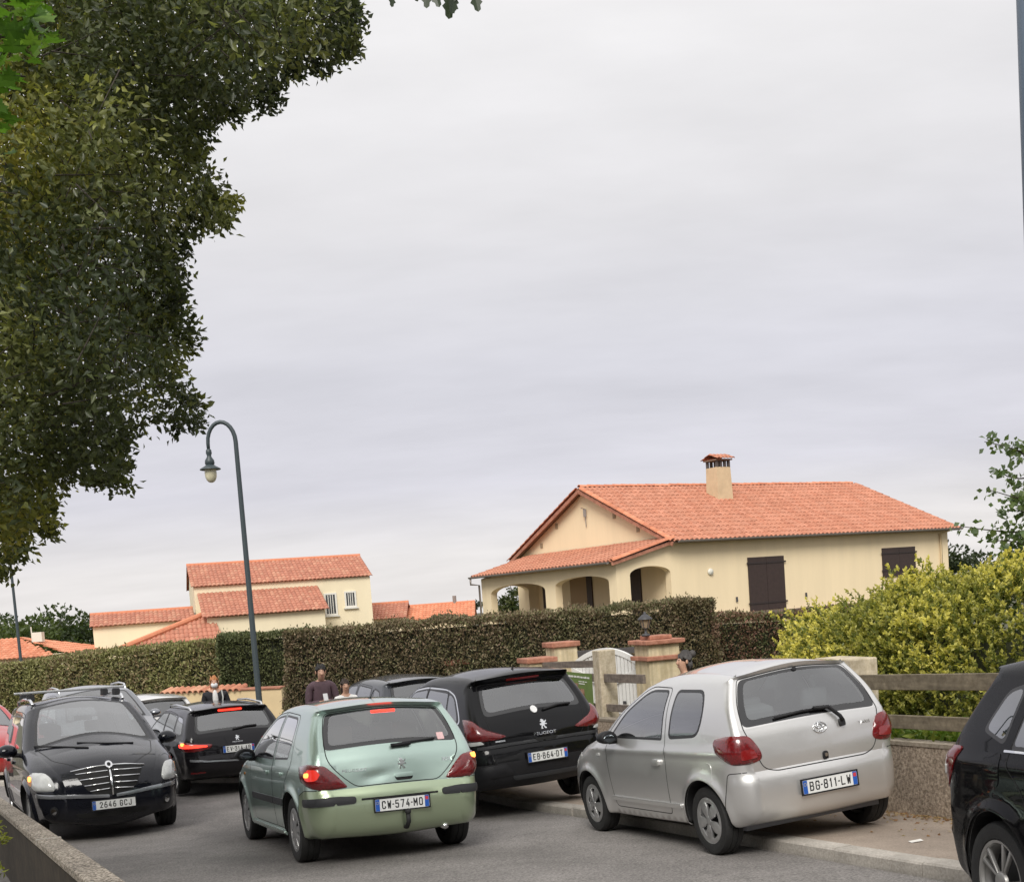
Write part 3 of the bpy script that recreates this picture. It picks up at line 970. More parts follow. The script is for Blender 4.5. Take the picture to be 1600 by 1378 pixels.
def lamp_red():
    if 'lamp_red' in MATS: return MATS['lamp_red']
    m, nt, b = node_mat('lamp_red')
    tc = nnode(nt, 'ShaderNodeTexCoord'); v = nnode(nt, 'ShaderNodeTexVoronoi', Scale=60.0)
    nt.links.new(tc.outputs['Object'], v.inputs[0])
    mx = nnode(nt, 'ShaderNodeMix', data_type='RGBA'); mx.inputs[6].default_value = (.20, .006, .009, 1); mx.inputs[7].default_value = (.09, .003, .004, 1)
    nt.links.new(v.outputs[0], mx.inputs[0]); nt.links.new(mx.outputs[2], b.inputs['Base Color'])
    b.inputs['Roughness'].default_value = .25; b.inputs['Coat Weight'].default_value = 1; b.inputs['Coat Roughness'].default_value = .03
    MATS['lamp_red'] = m
    return m


def rg(name, dom, poly, mat, rnd=.03, seam=False, merge=False, **k):
    return dict(name=name, dom=dom, poly=poly, mat=mat, round=rnd, seam=seam, merge=merge, **k)


def car_matrix(x, y, yaw, roll=0.0, lift=0.0, half=.84, gz=None, slope=None):
    """stand a car on the sloping road; roll lifts its right wheels (on the kerb)"""
    g0 = G(y) if gz is None else gz
    sl = (G(y + 2) - G(y - 2)) / 4 if slope is None else slope
    up = Vector((0, -sl, 1)).normalized()
    fw = Vector((math.cos(yaw), math.sin(yaw), 0)); fw = (fw - up * fw.dot(up)).normalized(); lf = up.cross(fw)
    M = Matrix((fw, lf, up)).transposed().to_4x4()
    T = Matrix.Translation((x, y, g0 + lift)) @ M
    return T @ Matrix.Translation((0, half, 0)) @ Matrix.Rotation(-roll, 4, 'X') @ Matrix.Translation((0, -half, 0)) if roll else T


def windscreen(w=.93, top=.93, mat='glass', frit=True, a=.015, b=.015):
    out = []
    P = [(('ws1', a), -top), (('ws0', -b), -w), (('ws0', -b), w), (('ws1', a), top)]
    if frit: out.append(rg('windscreen_surround', 'strip', P, 'seal', .05))
    q = .045
    out.append(rg('windscreen', 'strip', [(('ws1', a + .03), -top + q), (('ws0', -b - .05), -w + q), (('ws0', -b - .05), w - q), (('ws1', a + .03), top - q)], mat, .07))
    return out


def rear_glass(w=.9, top=.88, a=.02, b=.015, mat='glassr', q=.06, qb=.05, qt=.025, r=.06):
    P = [(('rw0', a), -w), (('rw1', -b), -top), (('rw1', -b), top), (('rw0', a), w)]
    Q = [(('rw0', a + qb), -w + q), (('rw1', -b - qt), -top + q), (('rw1', -b - qt), top - q), (('rw0', a + qb), w - q)]
    return [rg('rear_window_surround', 'strip', P, 'gloss', r), rg('rear_window', 'strip', Q, mat, r)]


def side_glass(poly, rnd, q=.022, mat='glass', name='side_window'):
    P = np.array(poly, float); c = P.mean(0)
    # inset polygon
    n = len(P); ins = []
    area = sum(P[i - 1][0] * P[i][1] - P[i][0] * P[i - 1][1] for i in range(n))
    sg = 1 if area > 0 else -1
    for i in range(n):
        a, b, d = P[i - 1], P[i], P[(i + 1) % n]
        e1 = (b - a) / np.linalg.norm(b - a); e2 = (d - b) / np.linalg.norm(d - b)
        n1 = np.array([-e1[1], e1[0]]) * sg; n2 = np.array([-e2[1], e2[0]]) * sg
        bis = (n1 + n2); bis /= max(.5, 1 + n1 @ n2)
        ins.append(tuple(b + bis * q))
    rr = [max(x - q * .6, .005) for x in rnd] if isinstance(rnd, list) else rnd
    return [rg('window_seal', 'side', [tuple(p) for p in P], 'seal', rnd), rg(name, 'side', ins, mat, rr)]


# ------------------------------------------------------------------ green five-door hatchback
def green_hatchback():
    pt = paint('paint_pale_green', (.47, .605, .545), .75, .30, dust=.18)
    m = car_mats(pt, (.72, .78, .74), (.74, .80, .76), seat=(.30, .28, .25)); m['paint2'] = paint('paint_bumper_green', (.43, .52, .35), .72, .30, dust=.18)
    root = empty('hatchback_car', car_matrix(-1.40, 11.56, rad(112.6)))
    tag(root, 'pale metallic green five-door hatchback with a dented tailgate and lit left brake lamp', 'car', 'cars on the road')
    sp = dict(wb=2.608, R=.315, Ra=.372, track=1.50, flare=.02, crease=[(.88, .008, .05)], dents=[(.20, .80, .12, .05, .014, .9), (.30, .865, .10, .04, -.005, .6)],
              prof=[(-.42, .25, .05, 0), (-.62, .265, .10, .03), (-.715, .34, .17, .05), (-.755, .50, .19, .06), (-.745, .64, .19, .06),
                    (-.715, .705, .17, .055, 'tg0', 1), (-.70, .80, .13, .055), (-.665, .96, .10, .055), (-.62, 1.055, .085, .055, 'rw0', 1), (-.475, 1.245, .07, .06),
                    (-.335, 1.41, .06, .055, 'rw1', 1), (-.375, 1.442, .05, .05, 'spo', 1), (-.1, 1.482, .075, .04), (.5, 1.51, .085, .04), (1.0, 1.497, .085, .05),
                    (1.32, 1.445, .08, .07, 'ws1', 1), (1.75, 1.25, .075, .10), (2.22, 1.01, .09, .13, 'ws0', 1), (2.6, .945, .14, .08), (3.0, .845, .18, .10),
                    (3.25, .72, .2, .12), (3.38, .58, .22, .14), (3.42, .42, .22, .14), (3.36, .26, .15, .12), (3.05, .2, .05, 0)],
              W=[(-.77, .80), (-.55, .842), (0, .868), (1.3, .873), (2.6, .866), (3.0, .84), (3.44, .74)],
              T=[(.19, .93), (.3, .962), (.45, .985), (.62, 1.0), (.80, .995), (.93, .972), (1.02, .945), (1.2, .88), (1.35, .80), (1.45, .735), (1.52, .70)])
    rear_door = [(.30, .30), (.25, .74), (-.02, .92), (.02, 1.2), (.12, 1.405), (.80, 1.445), (.80, .30)]
    front_door = [(.815, .30), (.815, 1.445), (1.2, 1.425), (1.62, 1.235), (2.02, 1.03), (1.98, .30)]
    sp['regions'] = [
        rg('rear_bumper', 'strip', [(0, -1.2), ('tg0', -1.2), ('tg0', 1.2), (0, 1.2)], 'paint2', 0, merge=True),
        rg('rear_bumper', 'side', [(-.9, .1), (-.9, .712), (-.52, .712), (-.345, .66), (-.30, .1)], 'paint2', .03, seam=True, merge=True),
        rg('tailgate', 'strip', [(('tg0', .008), -.62), (('tg0', .10), -.74), (('tg0', .27), -.93), (('rw1', -.004), -.95), (('rw1', -.004), .95), (('tg0', .27), .93), (('tg0', .10), .74), (('tg0', .008), .62)], 'paint', .07, seam=True),
        rg('rear_door', 'side', rear_door, 'paint', [.03, .06, .06, .1, .09, .02, .03], seam=True),
        rg('front_door', 'side', front_door, 'paint', [.03, .02, .1, .1, .06, .05], seam=True),
        rg('bonnet', 'strip', [(('ws0', .03), -.9), (('ws0', .9), -.86), (('ws0', .9), .86), (('ws0', .03), .9)], 'paint', .1, seam=True),
    ] + rear_glass(.95, .93, .012, .012, q=.075, qb=.045) + windscreen() \
      + side_glass([(.14, .985), (.085, 1.19), (.17, 1.385), (.76, 1.42), (.76, .975)], [.03, .12, .1, .02, .02]) \
      + side_glass([(.84, .975), (.84, 1.42), (1.2, 1.40), (1.6, 1.215), (1.93, 1.03), (1.93, .985)], [.02, .02, .12, .12, .03, .02])
    c = Car(sp, root, m); c.build_shell()
    # tail lamps: broad at the corner, running in to a point along the tailgate edge
    out = [(-.40, .86, .93), (-.60, .80, .955), (-.69, .68, .93), (-.715, .58, .84), (-.73, .47, .722), (-.70, .60, .71), (-.66, .78, .725), (-.45, .86, .80)]
    l = c.patch('tail_lamp', out, 35, m['red'], off=.008, dome=.02, rnd=.03)
    q = [(-.60, .80, .90), (-.66, .735, .90), (-.68, .71, .85), (-.66, .735, .80), (-.60, .80, .80), (-.57, .82, .85)]
    c.patch('lit_lens', q, 35, simple('lamp_glow', (.4, .02, .01), .3, coat=1, emit=(1, .03, .015), estr=.28), off=.031, thk=.006, rnd=.03, parent=l[0], sides=(1,), step=.02)
    q = [(-.585, .815, .875), (-.625, .785, .875), (-.625, .785, .835), (-.585, .815, .835)]
    c.patch('lit_bulb', q, 35, m['litamber'], off=.034, thk=.006, rnd=.02, parent=l[0], sides=(1,), step=.02)
    q = [(-.60, .80, .93), (-.65, .745, .93), (-.65, .745, .885), (-.60, .80, .885)]
    c.patch('amber_bulb', q, 35, m['litamber'], off=.032, thk=.006, rnd=.02, parent=l[1], sides=(-1,), step=.02)
    # bumper strips, plate recess, number plate, badge, handle
    c.patch('bumper_strip', [(-.50, .86, .635), (-.74, .60, .645), (-.745, .40, .635), (-.745, .40, .57), (-.74, .60, .565), (-.50, .86, .56)], 30, m['grey'], off=.012, dome=.01, rnd=.03)
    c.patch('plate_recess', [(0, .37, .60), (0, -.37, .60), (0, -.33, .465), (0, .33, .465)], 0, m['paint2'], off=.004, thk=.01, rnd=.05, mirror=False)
    c.patch('recess_shadow_gap', [(0, .37, .612), (0, -.37, .612), (0, -.37, .593), (0, .37, .593)], 0, m['gap'], off=.0065, thk=.004, rnd=.008, mirror=False)
    c.plate('CW-574-MO', .535, None, None, off=.016)
    c.lion(-.05, .90, .10, m['chrome'])
    c.patch('handle_recess', [(0, .035, .81), (0, -.15, .81), (0, -.14, .745), (0, .025, .745)], 0, m['gap'], off=.003, rnd=.03, mirror=False)
    c.patch('tailgate_handle', [(0, .035, .812), (0, -.15, .812), (0, -.145, .772), (0, .03, .772)], 0, m['paint'], off=.012, dome=.008, rnd=.02, mirror=False)
    c.text('lettering', 'PEUGEOT', .40, .872, .026, m['chrome'], width=.23)
    c.text('lettering', '307', -.50, .90, .030, m['chrome'], width=.09)
    c.patch('high_brake_lamp', [(0, .12, 1.405), (0, -.12, 1.405), (0, -.12, 1.388), (0, .12, 1.388)], 0, m['lit'], off=.006, rnd=.008, mirror=False)
    c.wiper([(0, .02, 1.075), (0, -.20, 1.09), (0, -.42, 1.10)], name='wiper'); c.wiper([(0, .03, 1.07), (0, -.16, 1.075)], r=.019, name='wiper_arm', off=.03)
    p, n = c.surf(0, 0, -.44, 1.12)
    c.patch('sticker', [(0, -.46, 1.15), (0, -.53, 1.15), (0, -.53, 1.085), (0, -.46, 1.085)], 0, simple('sticker_pink', (.75, .5, .5), .6), off=.004, thk=.003, rnd=.004, mirror=False)
    for x in (.42, 1.08 + .02):
        c.patch('door_handle', [(x - .08, .87, .86), (x + .10, .87, .86), (x + .10, .87, .82), (x - .08, .87, .82)], 90, m['paint'], off=.022, dome=.01, rnd=.015)
    c.patch('rub_strip', [(.32, .87, .60), (.79, .87, .60), (.79, .87, .53), (.32, .87, .53)], 90, m['grey'], off=.01, rnd=.01)
    c.patch('rub_strip', [(.83, .87, .60), (1.96, .87, .60), (1.96, .87, .53), (.83, .87, .53)], 90, m['grey'], off=.01, rnd=.01)
    c.patch('sill_trim', [(.40, .84, .275), (2.18, .84, .275), (2.18, .84, .235), (.40, .84, .235)], 90, m['paint'], off=.02, dome=.012, rnd=.01)
    c.patch('side_lamp', [(2.36, .86, .80), (2.44, .86, .80), (2.44, .86, .77), (2.36, .86, .77)], 90, m['amber'], off=.006, rnd=.012)
    MB().tube([(-.02, 0, 1.488), (.0, 0, 1.53)], .02, 8).tube([(.0, 0, 1.52), (-.16, 0, 1.60)], .004, 6).build('aerial', m['plastic'], root, True)
    tb = MB().tube([(-.55, -.04, .30), (-.80, -.04, .31), (-.86, -.04, .36), (-.86, -.04, .43)], .022, 8); tb.ico((-.86, -.04, .455), (.03, .03, .03), 2)
    tb.build('tow_bar', m['black'], root, True)
    MB().tube([(-.42, -.45, .27), (-.70, -.45, .265)], .03, 10).build('exhaust_pipe', m['chrome'], root, True)
    c.patch('head_lamp', [(3.2, .60, .74), (3.05, .80, .80), (2.85, .84, .76), (3.1, .80, .66), (3.3, .60, .64)], 145, m['clear'], off=.006, rnd=.03)
    c.patch('air_intake', [(0, .45, .40), (0, -.45, .40), (0, -.40, .28), (0, .40, .28)], 180, m['plastic'], off=.004, rnd=.03, mirror=False)
    c.plate('CW-574-MO', .50, None, None, 180)
    c.wheels('cap9', .205, .195); c.mirrors(1.78, .79, 1.01)
    c.cabin(1.12, .18, 1.95, .45, .96)
    b = MB().box((.55, .30, 1.0), (.03, .1, .1)).mesh('x')
    return c


# ------------------------------------------------------------------ silver three-door hatchback
def silver_hatchback():
    pt = paint('paint_silver', (.70, .695, .685), .72, .33, dust=.2)
    m = car_mats(pt, (.78, .84, .80), (.72, .77, .75), seat=(.14, .145, .16))
    root = empty('hatchback_car', car_matrix(2.342, 10.016, rad(109.8), .072))
    tag(root, 'silver three-door hatchback parked with its right wheels up on the pavement', 'car', 'cars parked along the kerb')
    sp = dict(wb=2.37, R=.288, Ra=.348, track=1.44, flare=.025, crease=[(.865, .012, .035)],
              prof=[(-.30, .23, .05, 0), (-.44, .265, .09, .02), (-.52, .33, .15, .04), (-.548, .46, .17, .055), (-.545, .60, .17, .055),
                    (-.515, .685, .15, .05, 'tg0', 1), (-.515, .80, .12, .05), (-.495, .95, .08, .05), (-.47, 1.03, .055, .05, 'rw0', 1), (-.36, 1.235, .05, .06),
                    (-.245, 1.425, .055, .07, 'rw1', 1), (-.27, 1.452, .06, .07, 'spo', 1), (.1, 1.485, .085, .06), (.6, 1.503, .10, .06), (1.0, 1.482, .10, .06),
                    (1.24, 1.43, .09, .07, 'ws1', 1), (1.6, 1.24, .08, .10), (2.02, .985, .09, .12, 'ws0', 1), (2.35, .925, .15, .08), (2.68, .835, .18, .10),
                    (2.90, .70, .2, .11), (3.02, .55, .22, .13), (3.05, .40, .22, .13), (2.98, .25, .15, .1), (2.70, .2, .05, 0)],
              W=[(-.56, .755), (-.38, .80), (0, .826), (1.2, .832), (2.37, .824), (2.7, .80), (3.06, .70)],
              T=[(.19, .93), (.3, .965), (.42, .985), (.6, 1.0), (.80, 1.0), (.90, .978), (1.0, .95), (1.2, .88), (1.35, .785), (1.45, .70), (1.52, .66)])
    door = [(.64, .30), (.60, .80), (.62, 1.0), (.66, 1.40), (1.1, 1.425), (1.50, 1.235), (1.80, 1.02), (1.86, .80), (1.80, .30)]
    sp['regions'] = [
        rg('rear_bumper', 'strip', [(0, -1.2), ('tg0', -1.2), ('tg0', 1.2), (0, 1.2)], 'paint', 0, merge=True),
        rg('rear_bumper', 'side', [(-.7, .1), (-.7, .692), (-.39, .692), (-.34, .54), (-.29, .1)], 'paint', .03, seam=True, merge=True),
        rg('tailgate', 'strip', [(('tg0', -.02), -.70), (('tg0', .02), -.86), (('tg0', .33), -.955), (('rw1', -.004), -.96), (('rw1', -.004), .96), (('tg0', .33), .955), (('tg0', .02), .86), (('tg0', -.02), .70)], 'paint', [.1, .1, .05, .03, .03, .05, .1, .1], seam=True),
        rg('door', 'side', door, 'paint', [.05, .08, .05, .05, .12, .1, .06, .05, .06], seam=True),
        rg('bonnet', 'strip', [(('ws0', .03), -.9), (('ws0', .75), -.86), (('ws0', .75), .86), (('ws0', .03), .9)], 'paint', .1, seam=True),
    ] + rear_glass(.955, .94, .012, .012, q=.09, qb=.055) + windscreen() \
      + side_glass([(.03, .985), (-.02, 1.20), (.06, 1.37), (.56, 1.385), (.565, .965)], [.10, .14, .12, .07, .07], .026, name='quarter_window') \
      + side_glass([(.675, .955), (.70, 1.385), (1.08, 1.40), (1.47, 1.215), (1.74, 1.01), (1.74, .97)], [.03, .05, .13, .12, .03, .02], .022)
    c = Car(sp, root, m); c.build_shell()
    out = [(-.24, .81, .965), (-.42, .755, .995), (-.50, .62, .98), (-.515, .545, .87), (-.515, .52, .785), (-.50, .62, .755), (-.42, .755, .76), (-.27, .815, .86)]
    l = c.patch('tail_lamp', out, 38, m['red'], off=.006, dome=.016, rnd=.045)
    for k, s in ((0, 1), (1, -1)):
        c.patch('reversing_lens', [(-.47, .69, .87), (-.505, .60, .87), (-.51, .57, .80), (-.47, .69, .79)], 38, simple('lamp_dark_red', (.22, .012, .012), .2, coat=1), off=.024, thk=.006, rnd=.02, parent=l[k], sides=(s,), step=.02)
    c.plate('BG-811-LW', .505, None, None, off=.014)
    for (sx, sz, oy, oz) in ((.062, .042, 0, 0), (.036, .018, 0, .012), (.018, .036, 0, .004)):
        n = 28; t = MB(); q = []
        for i in range(n + 1):
            a = 2 * PI * i / n; h, _ = c.surf(0, 0, -.02 + oy + sx * math.cos(a), .955 + oz + sz * math.sin(a)); q.append(h + Vector((-.006, 0, 0)))
        t.tube(q, .0055, 6).build('badge_ring', m['chrome'], root, True)
    c.text('lettering', 'YARIS', -.47, .935, .026, m['chrome'], width=.12)
    c.patch('tailgate_lock', [(0, .0, .76), (0, -.05, .76), (0, -.05, .69), (0, .0, .69)], 0, m['plastic'], off=.012, dome=.006, rnd=.024, mirror=False)
    c.patch('lock_barrel', [(0, -.01, .745), (0, -.04, .745), (0, -.04, .715), (0, -.01, .715)], 0, m['chrome'], off=.022, rnd=.014, mirror=False, step=.012)
    c.wiper([(0, .36, 1.085), (0, .10, 1.105), (0, -.12, 1.10)], name='wiper', r=.012, off=.022); c.wiper([(0, .0, 1.115), (0, -.14, 1.105), (0, -.22, 1.02), (0, -.235, .98)], r=.017, name='wiper_arm', off=.04)
    c.patch('wiper_pivot', [(0, -.21, .99), (0, -.26, .99), (0, -.26, .93), (0, -.21, .93)], 0, m['plastic'], off=.03, rnd=.02, mirror=False)
    c.patch('washer_jet', [(0, .02, 1.452), (0, -.02, 1.452), (0, -.02, 1.43), (0, .02, 1.43)], 0, m['plastic'], off=.012, rnd=.006, mirror=False)
    c.patch('door_handle', [(.70, .83, .79), (.84, .83, .79), (.84, .83, .735), (.70, .83, .735)], 90, m['paint'], off=.026, dome=.01, rnd=.02)
    c.patch('fuel_flap', [(-.18, .82, .78), (-.03, .82, .78), (-.03, .82, .60), (-.18, .82, .60)], 90, m['paint'], off=.003, rnd=.075, sides=(1,), thk=.004)
    c.patch('sill_moulding', [(.42, .83, .405), (1.85, .83, .405), (1.85, .83, .365), (.42, .83, .365)], 90, m['paint'], off=.016, dome=.01, rnd=.012)
    c.patch('side_lamp', [(2.02, .82, .82), (2.09, .82, .82), (2.09, .82, .79), (2.02, .82, .79)], 90, m['clear'], off=.006, rnd=.012)
    c.patch('head_lamp', [(2.88, .50, .72), (2.70, .74, .80), (2.5, .80, .78), (2.72, .76, .64), (2.95, .52, .60)], 145, m['clear'], off=.006, rnd=.04)
    c.wheels('star5', .192, .18); c.mirrors(1.60, .76, .985, .12, .19, .14)
    c.cabin(.98, .12, 1.85, .43, .95)
    MB().box((-.1, .36, .98), (.20, .38, .42), Matrix.Rotation(rad(-12), 3, 'Y')).build('rear_seat_back', m['seat'], root, False, .04)
    return c


# ------------------------------------------------------------------ black crossover
def black_crossover():
    pt = paint('paint_black', (.005, .005, .006), 0, .3, dust=.06, spec=.05, coat=.55)
    m = car_mats(pt, (.35, .38, .39), (.55, .58, .6), seat=(.10, .10, .10))
    root = empty('crossover_car', car_matrix(.02, 14.62, rad(115.2), .052, .045))
    tag(root, 'glossy black crossover with red tail lamps, parked in front of the silver hatchback', 'car', 'cars parked along the kerb')
    sp = dict(wb=2.613, R=.335, Ra=.40, track=1.56, flare=.02, crease=[(1.0, .008, .05)],
              prof=[(-.48, .30, .05, 0), (-.68, .33, .10, .03), (-.79, .42, .16, .05), (-.825, .58, .19, .06), (-.81, .74, .2, .07),
                    (-.785, .80, .2, .07, 'tg0', 1), (-.765, .92, .17, .075), (-.71, 1.08, .12, .075), (-.665, 1.15, .10, .075, 'rw0', 1), (-.52, 1.34, .085, .08),
                    (-.38, 1.515, .07, .07, 'rw1', 1), (-.47, 1.572, .05, .06, 'spo', 1), (-.1, 1.612, .085, .045), (.5, 1.64, .10, .045), (1.0, 1.628, .10, .05),
                    (1.36, 1.56, .09, .07, 'ws1', 1), (1.8, 1.36, .085, .10), (2.34, 1.10, .10, .13, 'ws0', 1), (2.75, 1.04, .15, .08), (3.15, .94, .18, .1),
                    (3.40, .80, .2, .12), (3.51, .62, .22, .14), (3.53, .44, .22, .14), (3.42, .29, .15, .1), (3.1, .24, .05, 0)],
              W=[(-.83, .82), (-.55, .885), (0, .91), (1.3, .918), (2.6, .91), (3.0, .88), (3.54, .76)],
              T=[(.22, .94), (.35, .97), (.5, .99), (.7, 1.0), (.95, .992), (1.06, .965), (1.15, .935), (1.3, .88), (1.45, .81), (1.56, .74), (1.65, .70)])
    sp['regions'] = [
        rg('lower_bumper', 'strip', [(0, -1.2), (('tg0', -.18), -1.2), (('tg0', -.18), 1.2), (0, 1.2)], 'plastic', 0, merge=True),
        rg('lower_bumper', 'side', [(-.95, .1), (-.95, .62), (-.40, .62), (-.36, .1)], 'plastic', .02, merge=True),
        rg('tailgate', 'strip', [(('tg0', .0), -.80), (('tg0', .1), -.90), (('rw1', -.004), -.95), (('rw1', -.004), .95), (('tg0', .1), .90), (('tg0', .0), .80)], 'paint', .06, seam=True),
        rg('rear_door', 'side', [(.36, .34), (.30, .80), (.06, 1.05), (.14, 1.5), (.82, 1.56), (.82, .34)], 'paint', .06, seam=True),
        rg('front_door', 'side', [(.84, .34), (.84, 1.56), (1.3, 1.53), (1.75, 1.33), (2.1, 1.12), (2.02, .34)], 'paint', .05, seam=True),
        rg('sill_cladding', 'side', [(.36, .1), (.36, .37), (2.2, .37), (2.2, .1)], 'plastic', .02, merge=True),
    ] + rear_glass(.93, .90, .015, .02, q=.06, qb=.05, r=.09) + windscreen() \
      + [rg('chrome_window_line', 'side', [(-.36, 1.135), (-.30, 1.24), (-.12, 1.43), (.2, 1.508), (.9, 1.545), (1.32, 1.525), (1.75, 1.32), (2.12, 1.10), (2.12, 1.07), (-.28, 1.09)], 'chrome', [.05, .06, .12, .1, .1, .1, .1, .03, .02, .05]),
         rg('window_seal', 'side', [(-.33, 1.142), (-.27, 1.24), (-.10, 1.42), (.2, 1.492), (.9, 1.528), (1.31, 1.508), (1.74, 1.305), (2.09, 1.10), (2.09, 1.085), (-.26, 1.108)], 'seal', [.05, .06, .12, .1, .1, .1, .1, .03, .02, .05]),
         rg('quarter_window', 'side', [(-.27, 1.145), (-.22, 1.24), (-.07, 1.40), (.10, 1.45), (.02, 1.13)], 'glass', .05),
         rg('side_window', 'side', [(.06, 1.12), (.15, 1.455), (.80, 1.505), (.80, 1.11)], 'glass', .03),
         rg('side_window', 'side', [(.87, 1.11), (.87, 1.508), (1.3, 1.488), (1.72, 1.285), (2.02, 1.11)], 'glass', .04)]
    zz = lambda q: q if q < 1.2 else 1.2 + (q - 1.2) * 1.09
    sp['prof'] = [(p[0], zz(p[1]), *p[2:]) for p in sp['prof']]; sp['T'] = [(zz(a), b) for a, b in sp['T']]
    for r in sp['regions']:
        if r['dom'] == 'side': r['poly'] = [(a, zz(b)) for a, b in r['poly']]
    c = Car(sp, root, m); c.build_shell()
    l = c.patch('tail_lamp', [(-.52, .90, 1.17), (-.66, .83, 1.15), (-.74, .70, 1.03), (-.785, .44, .925), (-.78, .55, .90), (-.735, .76, .895), (-.60, .87, .91), (-.56, .88, 1.02)], 40, m['red'], off=.012, dome=.03, rnd=.03)
    c.patch('reversing_lens', [(-.60, .86, .90), (-.735, .75, .90), (-.75, .72, .865), (-.64, .85, .855)], 40, m['clear'], off=.016, dome=.01, rnd=.015)
    c.patch('bumper_reflector', [(-.74, .74, .545), (-.80, .52, .56), (-.81, .47, .525), (-.76, .74, .495)], 20, m['red'], off=.012, rnd=.015)
    c.patch('bumper_panel', [(-.69, .80, .60), (-.80, .50, .615), (-.815, .42, .50), (-.80, .44, .47), (-.70, .80, .45)], 20, m['plastic'], off=.008, dome=.012, rnd=.04)
    c.patch('skid_plate', [(0, .45, .455), (0, -.45, .455), (0, -.42, .405), (0, .42, .405)], 0, m['grey'], off=.012, dome=.01, rnd=.03, mirror=False)
    c.patch('upper_step', [(-.70, .80, .835), (-.79, .5, .845), (-.80, .0, .85), (-.80, .0, .81), (-.79, .5, .805), (-.70, .80, .80)], 15, m['grey'], off=.012, dome=.008, rnd=.01)
    c.plate('EB-864-DT', .645, None, None, off=.02)
    c.lion(-.03, 1.01, .115, m['chrome']); c.text('lettering', 'PEUGEOT', -.03, .905, .033, m['chrome'], width=.30)
    c.text('lettering', '3008', -.60, .945, .036, m['chrome'], width=.13); c.patch('chrome_badge', [(0, .60, .885), (0, .48, .885), (0, .48, .868), (0, .60, .868)], 0, m['chrome'], off=.016, rnd=.004, mirror=False, thk=.01)
    c.patch('handle_recess', [(0, .12, .858), (0, -.18, .858), (0, -.15, .825), (0, .09, .825)], 0, m['gap'], off=.02, rnd=.015, mirror=False)
    c.patch('high_brake_lamp', [(0, .22, 1.580), (0, -.22, 1.580), (0, -.22, 1.560), (0, .22, 1.560)], 0, simple('lamp_dark_red', (.22, .012, .012), .2, coat=1), off=.006, rnd=.005, mirror=False)
    c.wiper([(0, -.08, 1.175), (0, -.30, 1.205), (0, -.48, 1.20)], name='wiper', r=.016)
    c.patch('round_sticker', [(0, .03 + .042 * math.cos(a), 1.19 + .042 * math.sin(a)) for a in np.linspace(0, 2 * PI, 16, endpoint=False)], 0, simple('sticker_white', (.8, .8, .8), .5), off=.01, thk=.005, rnd=0, mirror=False)
    MB().tube([(-.2, 0, 1.635), (-.22, 0, 1.695)], .018, 8).tube([(-.21, 0, 1.68), (-.25, 0, 1.74)], .006, 6).build('aerial', m['plastic'], root, True)
    for x in (.40, 1.02):
        c.patch('door_handle', [(x - .08, .91, 1.0), (x + .10, .91, 1.0), (x + .10, .91, .96), (x - .08, .91, .96)], 90, m['paint'], off=.022, dome=.01, rnd=.015)
    c.wheels('alloy', .22, .215); c.mirrors(1.86, .82, 1.10, mat=pt)
    c.cabin(1.15, .2, 2.0, .55, 1.05)
    return c


